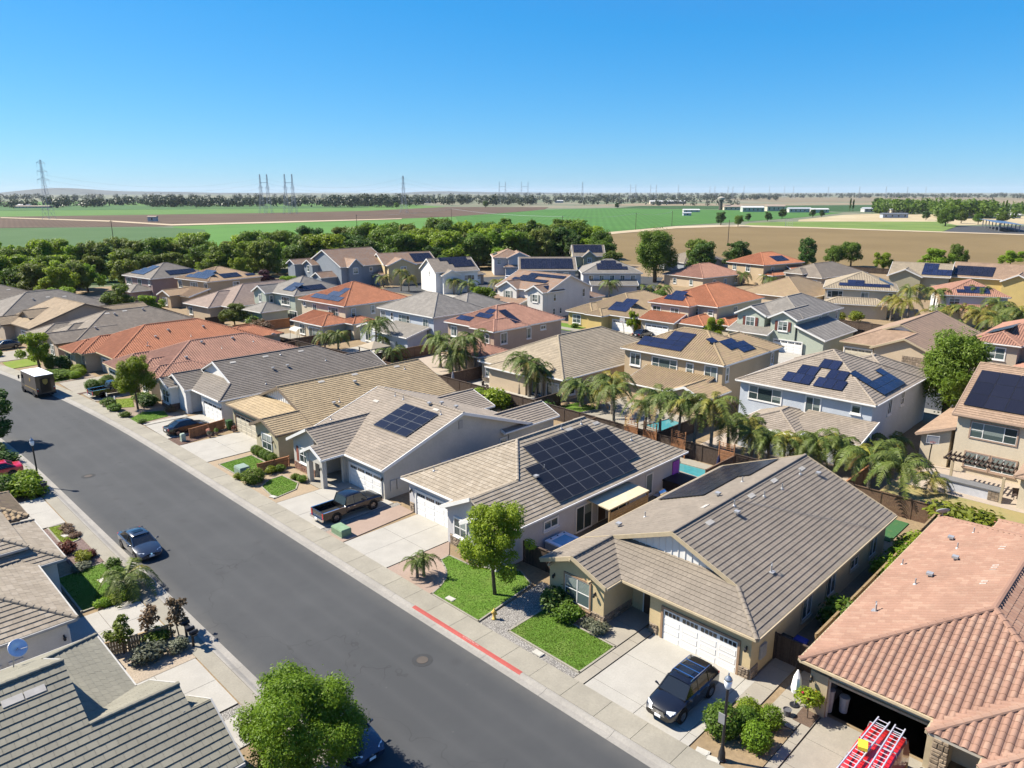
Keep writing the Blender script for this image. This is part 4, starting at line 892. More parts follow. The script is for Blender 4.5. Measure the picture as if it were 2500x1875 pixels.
H('off white two storey house with tall plain side gable and two shuttered front gables', (122, 111), 0, 'rust', 'flat', 'pale', up=[('g', 115.2, 130.4, 103.4, 119.4, 5.8, .4, 'y'), ('g', 113.8, 121, 103.44, 108.8, 5.78, .5, 'x'), ('g', 114.4, 121, 111.8, 118, 5.78, .5, 'x')], low=[('s', 112.4, 116, 109, 119, 3.0, .28, (1, 0)), ('h', 129, 136, 104, 110, 3.0, .4)],
  win=[('W', 114.22, 106.1, 4.4, 1.4, 1.5, 2), ('W', 114.82, 114.9, 4.4, 1.4, 1.5, 2), ('S', 118, 103.82, 4.4, .7, 1.5, 1), ('S', 127.8, 103.82, 4.6, .8, 1.8, 1), ('S', 117.8, 103.82, 1.4, .6, 1.3, 1), ('S', 120, 103.82, 1.4, .6, 1.3, 1)], gar=[('W', 115.62, 115.4)], sol=[(0, 0, 0, 118.4, 117.4, grid(0, 7, 0, 1) + grid(2, 9, 2, 3) + grid(1, 4, 1, 2), 1.5, 1.3, 'solar_black'), (0, 1, 0, 116, 104, grid(0, 2, 0, 1), 1.2, 1.6, 'solar_black')],
  extra=shut([(114.2, 106.1, 4.4, 1.1), (114.8, 114.9, 4.4, 1.1)], M('shutter_grey', (.3, .31, .28), .7)))
# farther houses, turned with their streets
def far(label, x, y, rot, w, d, tile, style, st, kind='h', storey=2, p=.42, low=(), win=(), sol=(), more=(), gar=(), sm='solar_black'):
    z = 5.8 if storey == 2 else 3.05
    main = (kind, x - w / 2, x + w / 2, y - d / 2, y + d / 2, z, p) + (('x',) if kind == 'g' else ())
    A = lambda b: (b[0], x + b[1], x + b[2], y + b[3], y + b[4]) + b[5:]
    wn = [(q[0], x + q[1], y + q[2]) + q[3:] for q in win]
    so = [(t, 0, pi, x + a, y + b, cl, pw, ph, sm) for t, pi, a, b, cl, pw, ph in sol]
    up = [main] + [A(b) for b in more]; lw = [A(b) for b in low]
    g = [(q[0], x + q[1], y + q[2]) for q in gar]
    return H(label, (x, y), rot, tile, style, st, up=up if storey == 2 else (), low=lw if storey == 2 else up + lw, win=wn, sol=so, lod=2, storey=storey, gar=g)
def srow(x0, x1, n, y, z, w=1.1, h=1.4): return [('S', x0 + (x1 - x0) * i / max(1, n - 1), y, z, w, h, 2, True) for i in range(n)]
far('two storey house whose whole camera facing roof is a wide solar array', 154, 138.7, -45, 16, 14, 'greytan', 'flat', 'slate', 'g', sol=[(0, 0, -7.4, -6.4, grid(0, 12, 0, 4), 1.2, 1.5)], win=srow(-5, 5, 4, -6.58, 4.4))
far('grey blue two storey house with hip roof and stacked black solar rows', 160.5, 121.8, -45, 16, 14.5, 'slate', 'flat', 'bluegrey', sol=[(0, 0, -3.8, -5.6, grid(0, 6, 0, 1) + grid(0, 5, 1, 2) + [(1, 2), (2, 2), (3, 2)], 1.35, 1.7)], win=srow(-5.5, 5.5, 5, -6.83, 4.5), low=[('s', -6, 6.5, -10.5, -6.9, 3.0, .3, (0, 1))])
far('far olive house with gable, arched window and steep solar roof', 196, 158, -45, 11, 12, 'gtan', 'flat', 'olive', 'g', p=.55, sol=[(0, 0, -5, -5.4, grid(0, 8, 1, 4), 1.2, 1.5)], more=[('g', -2.4, 2.4, -7.5, 0, 5.75, .8, 'y')], low=[('g', -12, -4, -5, 5, 3.0, .4, 'x')], win=[('S', 0, -7.08, 4.6, 1.2, 1.4, 2)])
far('light blue two storey house with rusty tile roof far behind, left of the solar roofs', 174, 174, -40, 11, 13, 'rust', 'flat', 'bluegrey', 'h', low=[('h', -2, 10, -9, 2, 3.0, .42)], gar=[('S', 4, -8.58)], win=srow(-3.5, 3.5, 3, -6.08, 4.4), more=[('g', -1, 7, -8, 2, 5.75, .45, 'y')], sol=[(0, 2, -5, 4, grid(0, 4, 0, 1), 1.2, 1.6)], sm='solar_pale')
far('single storey house with faded pink barrel tile hip roof beyond the orange roof', 193.5, 112, -8, 19, 15, 'rose', 'S', 'sand', storey=1, win=[('W', -9.08, 3, 1.5, 1, 1.4, 1), ('W', -9.08, -3, 1.5, 1, 1.4, 1)] + srow(-4, 6, 3, -7.08, 1.5))
far('dark grey craftsman house with low brown roof beside two round trees', 231, 138, -20, 20, 15, 'gtan', 'flat', 'slate', storey=1, more=[('g', -3, 5, -11, 2, 3.0, .42, 'y')], win=srow(-8, -3, 3, -7.08, 1.7))
far('peach two storey house with terracotta roof and black solar on its lower roof', 214, 103, -12, 19, 14, 'orange', 'S', 'tan', low=[('h', -9, 2, -10, -5, 3.0, .4), ('s', 1, 8, -11, -6.8, 3.0, .5, (0, 1))], win=[('W', -9.08, 4, 4.5, 1.2, 1.6, 2), ('W', -9.08, -1, 4.5, 1.4, 1.8, 2), ('S', -5, -6.58, 4.4, 1, 1.2, 1)], sol=[(1, 1, 0, 0, [], 1, 1), (0, 0, -2, -5.5, grid(0, 5, 0, 2), 1.2, 1.6)], gar=[('W', -8.58, -7)])
far('single storey house with wide straw tile hip roof beyond the green gabled house', 174, 76.5, -3, 21, 17, 'straw', 'flat', 'sand', storey=1)
far('single storey brown house with grey arched entry at the field edge', 220, 88, -8, 25, 15, 'gtan', 'flat', 'stone', storey=1, more=[('h', -13.5, -6, -2, 4, 3.8, .42)], win=[('W', -12.08, -5, 1.5, 1.4, 1.4, 2)])
far('cream two storey house with dark blue solar panels behind the yellow palms', 173.8, 60.5, 20, 15, 15, 'buff', 'S', 'beige', low=[('h', -11.5, -6, -6, 7, 3.0, .4)], win=[('W', -7.08, 5, 4.5, 3, 1.5, TRI), ('W', -7.08, -1, 4.4, 1.4, 1.6, 2), ('W', -7.08, -6, 4.8, .8, .8, 1)], sol=[(0, 2, -6.4, 4.4, grid(0, 6, 0, 1) + grid(1, 3, 1, 2), 1.7, 1.4), (0, 0, -2, -6.6, grid(0, 3, 0, 2), 1.4, 1.6)], sm='solar_blue')
far('two storey olive house with pale roof and stepped blue solar array by the brown field', 211, 58.6, 11 + 90, 14, 14, 'buff', 'flat', 'olive', 'g', p=.4, more=[('g', -1, 7, 0, 8.5, 5.75, .45, 'y')], win=[('N', 3, 7.58, 4.6, 1.4, 1.4, 2)], sol=[(0, 1, -.5, 6.2, grid(0, 6, 0, 2) + grid(0, 3, 2, 4), 1.1, 1.6)], sm='solar_blue')
far('two storey ochre house with brown roof, black solar and tiled cross gable', 217, 43, 5 + 90, 19, 14, 'clay', 'flat', 'yellow', 'g', p=.45, more=[('g', -9, -2, 0, 10.5, 5.75, .5, 'y')], win=[('N', -5.5, 9.58, 4.6, 2, 1.3, 3)], sol=[(0, 1, 8.6, 6.2, grid(0, 7, 0, 3), 1.2, 1.6)])
far('two storey house with red clay tile roof, blue and pale solar panels among palms', 178.5, 40, 24, 13.5, 12.5, 'rose', 'S', 'pale', low=[('h', -10.5, -5, -5, 6, 3.0, .4)], win=[('W', -6.33, 3.5, 4.5, 1.8, 1.2, 2), ('W', -6.33, -2.5, 4.6, .9, .9, 1)], sol=[(0, 2, -5.8, 3.2, grid(0, 4, 0, 1) + grid(1, 4, 1, 2), 1.5, 1.4)], sm='solar_blue')
far('white gabled house with large blue grey solar array facing the camera', 131.7, 154.8, -19, 13, 12.5, 'greytan', 'flat', 'white', 'g', p=.5, more=[('g', -5, .5, -8, 0, 5.0, .5, 'y')], win=[('W', -6.08, -1, 5.2, .6, .8, 1), ('S', 3.6, -5.83, 4, 2.8, 1.3, TRI)], sol=[(0, 0, -3.2, -4.4, grid(3, 9, 0, 1) + grid(2, 9, 1, 2) + grid(0, 8, 2, 3), 1.02, 1.7)])
far('slate grey two storey house with rusty mottled roof, arched window gable and white side gable', 122, 190, 0, 17, 19, 'rust', 'flat', 'slate', 'g', p=.46, more=[('g', -6.5, -1.5, -10.6, -2, 5.75, .9, 'y'), ('g', -10.6, -4, 2.5, 8, 5.75, .5, 'x'), ('g', -12.6, -4, 9, 14, 5.7, .5, 'x')], low=[('g', -13.5, -6, -7, -1.5, 3.0, .5, 'x'), ('h', 2, 9, -12.5, -8, 3.0, .4)], win=[('S', -4, -10.18, 4.6, 1.5, 1.5, 2), ('W', -10.18, 5.2, 4.6, 1, 1.7, 1), ('S', 2, -9.08, 4.6, .9, 1, 1), ('S', 6, -9.08, 4.6, 1.4, 1.2, 2)])
far('cream two storey house with solar covered rear roof in front of the tree belt', 136, 181, -17, 17, 13, 'rust', 'flat', 'cream', 'g', p=.45, more=[('g', -8, 1, -8.5, 0, 5.75, .42, 'y')], win=[('W', -8.08, 2, 4.6, 1, 1.4, 1), ('W', -8.08, -2, 4.6, 1, 1.4, 1), ('S', -3, -8.08, 4.5, 1.6, 1.4, 2)], sol=[(0, 0, 1.4, -5.6, grid(0, 6, 0, 3), 1.1, 1.7), ])
far('small brown garage house behind the white gabled house', 146, 163, -20, 8, 8, 'gtan', 'flat', 'taupe', storey=1, gar=[('S', 0, -3.58)])
far('brown roofed house edge peeking between the trees on the right field side', 236, 62, 10, 14, 14, 'mocha', 'flat', 'tan', storey=1)
# ------------------------------------------------------------------ ground, street, yards
def asphalt():
    m, n, p = nodes('asphalt'); P = pos(n)
    a = noise(n, P, 60, 2, .7); b = noise(n, P, .12, 5, .65); c = noise(n, P, 1.1, 4, .7)
    col = mixcol(n, ramp(n, a, .25, .75), (.03, .032, .0335), (.049, .051, .053))
    col = mixcol(n, mathn(n, 'MULTIPLY', ramp(n, b, .42, .72), .6), col, (.058, .06, .061))
    col = mixcol(n, mathn(n, 'MULTIPLY', ramp(n, c, .55, .8), .35), col, (.035, .035, .037))
    v = n.nodes.new('ShaderNodeTexVoronoi'); v.inputs['Scale'].default_value = .9; n.links.new(P, v.inputs['Vector'])
    col = mixcol(n, mathn(n, 'MULTIPLY', mathn(n, 'LESS_THAN', v.outputs['Distance'], .022), .8), col, (.16, .155, .14))
    # wheel tracks, cracks sealed with tar, oil drips
    sx_ = n.nodes.new('ShaderNodeSeparateXYZ'); n.links.new(P, sx_.inputs[0])
    for c0, wd, kk in ((17.9, .45, .22), (19.5, .45, .2), (21.3, .45, .2), (22.9, .45, .22)):
        d = mathn(n, 'ABSOLUTE', mathn(n, 'SUBTRACT', mathn(n, 'ADD', sx_.outputs[0], mathn(n, 'MULTIPLY', b, .9)), c0 + .45)); f = n.nodes.new('ShaderNodeMapRange'); f.inputs[1].default_value = wd; f.inputs[2].default_value = 0; n.links.new(d, f.inputs[0])
        col = mixcol(n, mathn(n, 'MULTIPLY', f.outputs[0], kk), col, (.062, .063, .064))
    d = mathn(n, 'ABSOLUTE', mathn(n, 'SUBTRACT', sx_.outputs[0], 15.05)); f = n.nodes.new('ShaderNodeMapRange'); f.inputs[1].default_value = 1.0; f.inputs[2].default_value = 0; n.links.new(d, f.inputs[0]); col = mixcol(n, mathn(n, 'MULTIPLY', f.outputs[0], mathn(n, 'MULTIPLY', c, .9)), col, (.09, .087, .08))
    d = mathn(n, 'ABSOLUTE', mathn(n, 'SUBTRACT', sx_.outputs[0], 25.05)); f = n.nodes.new('ShaderNodeMapRange'); f.inputs[1].default_value = 1.0; f.inputs[2].default_value = 0; n.links.new(d, f.inputs[0]); col = mixcol(n, mathn(n, 'MULTIPLY', f.outputs[0], mathn(n, 'MULTIPLY', c, .9)), col, (.09, .087, .08))
    wv = n.nodes.new('ShaderNodeVectorMath'); wv.operation = 'ADD'; nz = n.nodes.new('ShaderNodeTexNoise'); nz.inputs['Scale'].default_value = .6; n.links.new(P, nz.inputs['Vector']); sc_ = n.nodes.new('ShaderNodeVectorMath'); sc_.operation = 'SCALE'; sc_.inputs['Scale'].default_value = 2.2; n.links.new(nz.outputs['Color'], sc_.inputs[0]); n.links.new(P, wv.inputs[0]); n.links.new(sc_.outputs[0], wv.inputs[1])
    ve = n.nodes.new('ShaderNodeTexVoronoi'); ve.feature = 'DISTANCE_TO_EDGE'; ve.inputs['Scale'].default_value = .11; n.links.new(wv.outputs[0], ve.inputs['Vector'])
    cr = mathn(n, 'MULTIPLY', mathn(n, 'LESS_THAN', ve.outputs['Distance'], .0022), ramp(n, noise(n, P, .09, 2), .46, .54)); col = mixcol(n, mathn(n, 'MULTIPLY', cr, .4), col, (.018, .018, .019))
    od = n.nodes.new('ShaderNodeTexVoronoi'); od.inputs['Scale'].default_value = .35; n.links.new(P, od.inputs['Vector']); col = mixcol(n, mathn(n, 'MULTIPLY', ramp(n, od.outputs['Distance'], .16, .02), .45), col, (.03, .03, .031))
    n.links.new(col, p.inputs['Base Color']); p.inputs['Roughness'].default_value = .88; p.inputs['Specular IOR Level'].default_value = .3
    bump(n, p, a, .01, .35); MATS['asphalt'] = m
asphalt()
def grass_mat(name, c1, c2, c3):
    c1, c2, c3 = (mul(c, KA) for c in (c1, c2, c3))
    m, n, p = nodes(name); P = pos(n)
    a = noise(n, P, 22, 3, .7); b = noise(n, P, .55, 4, .6)
    col = mixcol(n, ramp(n, a, .3, .7), c1, c2); col = mixcol(n, ramp(n, b, .45, .75), col, c3); col = mixcol(n, mathn(n, 'MULTIPLY', ramp(n, noise(n, P, 1.7, 3, .7), .56, .8), .6), col, (.145, .15, .05))
    n.links.new(col, p.inputs['Base Color']); p.inputs['Roughness'].default_value = .9; p.inputs['Specular IOR Level'].default_value = .15
    bump(n, p, a, .03, .5); MATS[name] = m
grass_mat('lawn', (.085, .17, .018), (.12, .22, .03), (.15, .22, .045)); grass_mat('lawn_yellow', (.13, .2, .02), (.2, .27, .03), (.22, .25, .05)); grass_mat('lawn_dry', (.3, .24, .1), (.36, .29, .13), (.26, .25, .1)); grass_mat('turf', (.04, .12, .045), (.06, .15, .06), (.05, .13, .05))
def gravel_mat(name, cols):
    cols = [mul(c, KA) for c in cols]
    m, n, p = nodes(name); P = pos(n)
    v = n.nodes.new('ShaderNodeTexVoronoi'); v.inputs['Scale'].default_value = 16; n.links.new(P, v.inputs['Vector'])
    sp = n.nodes.new('ShaderNodeSeparateColor'); n.links.new(v.outputs['Color'], sp.inputs[0])
    col = mixcol(n, sp.outputs[0], cols[0], cols[1]); col = mixcol(n, ramp(n, v.outputs['Distance'], .3, .55), col, mul(cols[0], .55))
    n.links.new(col, p.inputs['Base Color']); p.inputs['Roughness'].default_value = .9; bump(n, p, v.outputs['Distance'], .04, .8); MATS[name] = m
gravel_mat('gravel', ((.3, .28, .25), (.55, .52, .47))); gravel_mat('bark', ((.12, .06, .04), (.26, .15, .1))); gravel_mat('bark_pink', ((.2, .13, .11), (.34, .23, .2)))
M('concrete', (.34, .31, .255), .85, .09, 9, var2=.16, bmp=.006, scale2=.7); M('concrete_white', (.41, .39, .345), .85, .07, 9, var2=.12, bmp=.006, scale2=.8); M('concrete_pink', (.36, .27, .215), .85, .1, 7, var2=.14, bmp=.006)
M('concrete_walk', (.33, .305, .245), .88, .1, 9, var2=.2, bmp=.006, scale2=.5, objvar=.05); M('joint', (.16, .14, .12), .95)
M('soil', (.3, .22, .13), .95, .2, 4, bmp=.04, var2=.2); M('mulch', (.16, .11, .08), .95, .35, 12, bmp=.05, var2=.2)
M('kerb_red', (.4, .085, .07), .8, .12, 7, var2=.2); M('kerb', (.33, .31, .275), .88, .12, 7, var2=.2, bmp=.006)
def patch(name, poly, z, mat, label=None, cat=None, kind='structure', th=.12):
    o = MB().prism(poly, z - th, z).build(name, mat); tag(o, label, cat, None, kind); return o
def xs(y): return -(max(0., y - 75.) ** 2) / 820. - (max(0., y - 130) ** 2) / 900.
ys = [-40, 0, 40, 75] + [75 + 5 * i for i in range(1, 36)]
def strip(name, a, b, z, mat, za=None):
    mb = MB(); v = []
    for y in ys: v += [(a + xs(y), y, za if za is not None else z), (b + xs(y), y, z)]
    mb.mesh(v, [(2 * i, 2 * i + 1, 2 * i + 3, 2 * i + 2) for i in range(len(ys) - 1)]); o = mb.build(name, mat); tag(o, kind='structure'); return o
def ground_mat():
    m, n, p = nodes('farmland'); P = pos(n); mp = n.nodes.new('ShaderNodeMapping'); mp.inputs['Scale'].default_value = (.0016, .0016, 1); mp.inputs['Rotation'].default_value = (0, 0, .3); n.links.new(P, mp.inputs[0])
    v = n.nodes.new('ShaderNodeTexVoronoi'); v.inputs['Scale'].default_value = 3; v.distance = 'CHEBYCHEV'; n.links.new(mp.outputs[0], v.inputs['Vector'])
    sp = n.nodes.new('ShaderNodeSeparateColor'); n.links.new(v.outputs['Color'], sp.inputs[0])
    col = mixcol(n, ramp(n, sp.outputs[0], .3, .45), (.09, .1, .052), (.06, .088, .035)); col = mixcol(n, ramp(n, sp.outputs[1], .7, .75), col, (.17, .14, .09)); col = mixcol(n, ramp(n, noise(n, P, .05, 4), .35, .7), col, (.11, .115, .065))
    n.links.new(col, p.inputs['Base Color']); p.inputs['Roughness'].default_value = .95; MATS['farmland'] = m
ground_mat()
tag(MB().face([(-6000, -3000, -.25), (30000, -3000, -.25), (30000, 30000, -.25), (-6000, 30000, -.25)]).build('ground', MATS['farmland']), kind='structure')
patch('neighbourhood_ground', [(-60, -60), (270, -60), (262, 100), (215, 190), (150, 226), (60, 232), (-10, 260), (-60, 250)], .03, MATS['soil'], th=.3)
strip('road', 15.05, 25.05, .05, MATS['asphalt'])
M('white_paint', (.75, .75, .72), .7)
for (x, y), lb in (((22.6, 29.7), 'round manhole cover in the road near the red kerb'), ((17.9, 74.9), 'round pale manhole cover in the road below the street lamp')):
    o = MB().lathe([(.34, 0), (.34, .02), (.3, .024), (.28, .018), (.0, .022)], 20, (0, 0, 0)).build('manhole_cover', M('manhole', (.1, .085, .072), .85), loc=(x, y, .05)); tag(o, lb, 'manhole cover')
    MB().lathe([(.62, 0), (.62, .006), (.5, .007)], 24).build('collar', M('asphalt_patch', (.05, .052, .054), .9), o)
# kerbs and pavement: slab by slab
def kerb_line(name, x0, sgn, y0, y1):
    """rolled kerb: gutter pan then a rounded step; sgn = +1 rises to +x"""
    root = MB().box(-.05, .05, -.05, .05, -.2, -.1).build(name, MATS['kerb'], loc=(x0, y0, 0)); tag(root, kind='structure')
    y = y0; prof = [(0, .055), (.38, .05), (.5, .1), (.62, .145), (.74, .15)]
    while y < y1:
        e = min(y + 4.6, y1); mb = MB(); v = []
        for yy in (y + .008, (y + e) / 2, e - .008):
            for dx, z in prof: v.append((x0 + sgn * dx + xs(yy) - x0, yy - y0, z))
            v.append((x0 + sgn * .74 + xs(yy) - x0, yy - y0, -.1)); v.append((xs(yy), yy - y0, -.1))
        n = len(prof) + 2
        f = [(k * n + i, (k + 1) * n + i, (k + 1) * n + (i + 1) % n, k * n + (i + 1) % n) for k in (0, 1) for i in range(n)] + [tuple(range(n)), tuple(range(3 * n - 1, 2 * n - 1, -1))]
        if sgn > 0: f = [q[::-1] for q in f]
        mb.mesh(v, f).build('kerb_stone', MATS['kerb'], root); y = e
    return root
kerb_line('kerb', 25.05, 1, -14, 195); kerb_line('kerb', 15.05, -1, -14, 195)
sw = strip('sidewalk', 25.79, 27.45, .1, MATS['joint'])
y = -8.
while y < 190:
    e = y + 2.3; mb = MB(); q = [(25.81 + xs(y), y + .012), (27.42 + xs(y), y + .012), (27.42 + xs(e), e - .012), (25.81 + xs(e), e - .012)]
    mb.prism(q, .06, .15 + rnd.uniform(-.004, .004)).build('slab', MATS['concrete_walk'], sw); y = e
strip('sidewalk', 13.4, 14.3, .13, MATS['concrete_walk'])
# red painted kerb with its lettering
mb = MB(); mb.mesh([(25.05 + a, yy, z) for yy in (24.7, 34.5) for a, z in ((.5, .104), (.62, .149), (.745, .154), (.78, .155))], [(0, 4, 5, 1), (1, 5, 6, 2), (2, 6, 7, 3)])
tag(mb.build('kerb_paint', MATS['kerb_red']), 'strip of red no parking paint along the kerb by the hydrant', 'kerb paint')
def text_mesh(txt, size, mat, name='lettering', ext=.001):
    cu = bpy.data.curves.new(name, 'FONT'); cu.body = txt; cu.size = size; cu.extrude = ext; cu.align_x = 'CENTER'; cu.align_y = 'CENTER'
    t = bpy.data.objects.new('tmp', cu); COL.objects.link(t); bpy.context.view_layer.update()
    me = bpy.data.meshes.new_from_object(t.evaluated_get(bpy.context.evaluated_depsgraph_get())); bpy.data.objects.remove(t); me.materials.clear(); me.materials.append(mat); return me
o = mesh_obj('kerb_lettering', text_mesh('NO PARKING FIRE LANE', .13, M('red_white', (.75, .5, .46), .7)), loc=(25.735, 29.0, .157), rot=(0, 0, R(-90))); tag(o, 'worn white lettering on the red kerb', 'lettering')
# driveways and paving, panel by panel
def paving(name, x0, x1, y0, y1, nx, ny, mat, z=.1, poly=None, gap=.014):
    root = MB().prism(rect(x0, x1, y0, y1), z - .2, z - .025).build(name, MATS['joint']); tag(root, kind='structure')
    xa = nx if isinstance(nx, list) else [x0 + (x1 - x0) * i / nx for i in range(nx + 1)]; ya = ny if isinstance(ny, list) else [y0 + (y1 - y0) * i / ny for i in range(ny + 1)]
    for i in range(len(xa) - 1):
        for j in range(len(ya) - 1):
            MB().box(xa[i] + gap, xa[i + 1] - gap, ya[j] + gap, ya[j + 1] - gap, z - .1, z + rnd.uniform(-.003, .003)).build('slab', mat, root)
    return root
CW, CC, CP = MATS['concrete_white'], MATS['concrete'], MATS['concrete_pink']
paving('driveway', 27.45, 34.4, 5.3, 11.2, 3, 2, CC); paving('walkway', 27.45, 37, 11.25, 11.75, 5, 1, CC, .11); paving('walkway', 32.2, 38.5, 11.8, 13.5, 3, 1, CC, .1); paving('walkway', 32.2, 38.5, 13.9, 15.2, 3, 1, CC, .1)
paving('driveway', 27.45, 34.4, 15.0, 21.6, [27.45, 28.3, 31.4, 34.4], [15.0, 15.5, 18.3, 21.6], CW); paving('walkway', 27.45, 34.4, 21.65, 22.35, 4, 1, CC, .11); paving('walkway', 31.6, 36, 22.4, 24.4, 2, 1, CC, .12)
paving('driveway', 27.45, 34.9, 40.0, 45.6, 2, 2, CW)
patch('pink_apron', [(27.45, 35.0), (28.5, 35.2), (29.6, 35.8), (30.2, 36.5), (30.6, 37.2), (31., 38.1), (31.9, 38.2), (33.4, 39.9), (27.45, 39.9)], .1, CP); patch('pink_apron', [(27.45, 45.7), (34.8, 46.2), (34.8, 48.2), (27.45, 48.2)], .1, CP)
paving('driveway', 27.45, 34.7, 48.9, 56.2, 2, 2, CW); paving('walkway', 31.8, 36, 56.2, 59, 2, 1, CC, .12); paving('driveway', 27.45, 34.3, 70.4, 77.4, 2, 2, CW); paving('driveway', 27.45, 34.2, 80.6, 87.2, 2, 2, CW)
paving('walkway', 27.45, 32.5, 87.4, 88.4, 4, 1, CW, .1); paving('driveway', 26.6, 32, 102.6, 107.8, 2, 2, CC); paving('driveway', 26.0, 33.2, 108.6, 116.6, 2, 2, CC); paving('driveway', 22.8, 31, 138.5, 147, 2, 2, CC)
paving('driveway', 8.7, 13.35, 33.7, 39.2, 2, 2, CW, .12); paving('driveway', 8.5, 13.35, 43.4, 48.6, 2, 2, CW, .12); paving('driveway', 9.8, 13.35, 64.9, 72.2, 2, 2, CW, .12); paving('driveway', 3, 13.3, 76.6, 83, 3, 2, CC, .12); paving('walkway', 10.5, 13.4, 30.5, 32.9, 2, 1, CW, .1)
patch('gravel_bed', [(10.4, 32.9), (13.4, 32.9), (13.4, 33.6), (10.4, 33.6)], .09, MATS['gravel'])
G = MATS['gravel']
patch('gravel_bed', [(27.45, 22.4), (32.7, 22.4), (32.7, 28.9), (34.0, 29.4), (34.0, 30.7), (27.45, 30.1)], .07, G); patch('gravel_bed', [(27.45, 48.25), (35, 48.25), (35, 48.85), (27.45, 48.85)], .08, G)
patch('garden_bed', [(27.45, 11.8), (32.1, 11.8), (32.1, 13.8), (29.2, 14.95), (27.45, 14.95)], .08, MATS['soil']); patch('garden_bed', [(32.9, 11.3), (34.2, 11.3), (34.2, 12.2), (32.9, 12.2)], .125, MATS['mulch'])
patch('garden_bed', [(27.45, 56.3), (32.8, 56.3), (32.8, 63.5), (27.45, 64.7)], .07, M('bed_tan', (.36, .28, .19), .95, .2, 8)); patch('garden_bed', [(27.45, 63.6), (32.5, 63.6), (32.5, 70.3), (27.45, 70.3)], .065, MATS['bed_tan'])
patch('bark_bed', [(27.45, 77.5), (33, 78.6), (33, 80.4), (27.45, 80.4)], .08, MATS['bark']); patch('garden_bed', [(26.9, 88.5), (32.2, 88.5), (32.2, 97), (26.2, 102), (26.6, 93)], .07, M('bed_brown', (.28, .22, .17), .95, .25, 8)); patch('bark_bed', [(25.6, 107.9), (30, 107.9), (30, 108.6), (25.6, 108.6)], .09, MATS['bark'])
patch('garden_bed', [(24.6, 117), (31, 117), (31, 130), (23.2, 130)], .07, MATS['bed_brown']); patch('bark_bed', [(11.5, 55.6), (13.4, 55.6), (13.4, 64.6), (11.5, 64.6)], .1, MATS['bark_pink']); patch('gravel_bed', [(9.4, 39.25), (13.4, 39.25), (13.4, 43.3), (9.4, 43.3)], .1, M('bed_stone', (.4, .33, .25), .95, .3, 14, bmp=.04)); patch('garden_bed', [(7, 72.3), (13.4, 72.3), (13.4, 76.5), (7, 76.5)], .1, MATS['mulch']); patch('garden_bed', [(7, 83.1), (13.4, 83.1), (12.6, 100), (6, 100)], .1, MATS['mulch'])
BLADE = {}
def lawn(poly, label, mat='lawn', z=.11, blades=0, edge=True):
    o = MB().prism(poly, z - .12, z).build('lawn', MATS[mat]); tag(o, label, 'lawn', None, 'stuff')
    if blades:
        x0 = min(p[0] for p in poly); x1 = max(p[0] for p in poly); y0 = min(p[1] for p in poly); y1 = max(p[1] for p in poly); P = poly if area2(poly) > 0 else poly[::-1]; mb = MB()
        def inside(x, y):
            c = False; n = len(P)
            for i in range(n):
                a, b = P[i], P[i - 1]
                if (a[1] > y) != (b[1] > y) and x < (b[0] - a[0]) * (y - a[1]) / (b[1] - a[1]) + a[0]: c = not c
            return c
        for _ in range(blades):
            x = rnd.uniform(x0, x1); y = rnd.uniform(y0, y1)
            if not inside(x, y): continue
            a = rnd.uniform(0, 6.3); w = .035; h = rnd.uniform(.02, .05); dx = math.cos(a) * w; dy = math.sin(a) * w; k = rnd.uniform(-.03, .03)
            mb.face([(x - dx, y - dy, z - .005), (x + dx, y + dy, z - .005), (x + k, y - k, z + h)])
        tag(mb.build('grass_blade', MATS['grass_' + mat], o), kind='stuff')
    if edge:
        n = len(poly); mb = MB()
        for i in range(n):
            a = Vector(poly[i]); b = Vector(poly[(i + 1) % n]); d = (b - a).normalized(); s = Vector((d.y, -d.x)) * .06
            mb.prism([tuple(a - s - d * .05), tuple(b - s + d * .05), tuple(b + s + d * .05), tuple(a + s - d * .05)], 0, z + .025)
        mb.build('edging', MATS['concrete_walk'], o)
leaf_mat('grass_lawn', (.09, .18, .02), (.14, .25, .035), .5); leaf_mat('grass_lawn_yellow', (.13, .2, .02), (.22, .28, .04), .3)
lawn([(28.1, 22.45), (31.45, 22.45), (31.55, 28.25), (28.15, 28.15)], 'square green lawn with a worn spot in front of the brown roofed house', blades=9000)
lawn([(27.55, 30.25), (33.2, 30.95), (34.0, 32.8), (32.7, 34.4), (32.0, 36.0), (31.9, 38.2), (31.0, 38.1), (30.6, 37.2), (30.2, 36.5), (29.6, 35.8), (28.5, 35.2), (27.55, 34.9)], 'curved green lawn under the young street tree beside the hydrant', blades=11000)
lawn([(27.8, 57.2), (30.2, 57.7), (31.1, 58.9), (31.0, 61.7), (29.6, 61.6), (28.3, 60.6)], 'small rounded lawn beside the black pickup driveway', blades=4000); lawn([(28, 64.9), (31.55, 65.0), (31.55, 69.1), (28, 68.9)], 'square lawn with pale edging in front of the golden roofed house', blades=4000)
lawn([(27.2, 88.7), (30.8, 89.2), (31.3, 91.8), (29.2, 93.2), (27.0, 91.2)], 'rough deep green groundcover lawn by the white house', blades=4000, edge=False); lawn([(27.0, 97.7), (29.3, 96.3), (30.6, 100.8), (28.2, 102.2)], 'yellow green lawn behind two small sign posts', 'lawn_yellow', blades=2500, edge=False)
lawn([(25.6, 117.4), (29.4, 118.2), (29.8, 122.5), (26.2, 123.5)], 'hedged yellow green lawn beside the brown delivery truck', 'lawn_yellow', edge=False); lawn([(23.2, 131.5), (27.5, 132), (28, 138), (23.4, 137.6)], 'far lawn behind the delivery truck', 'lawn_yellow', edge=False)
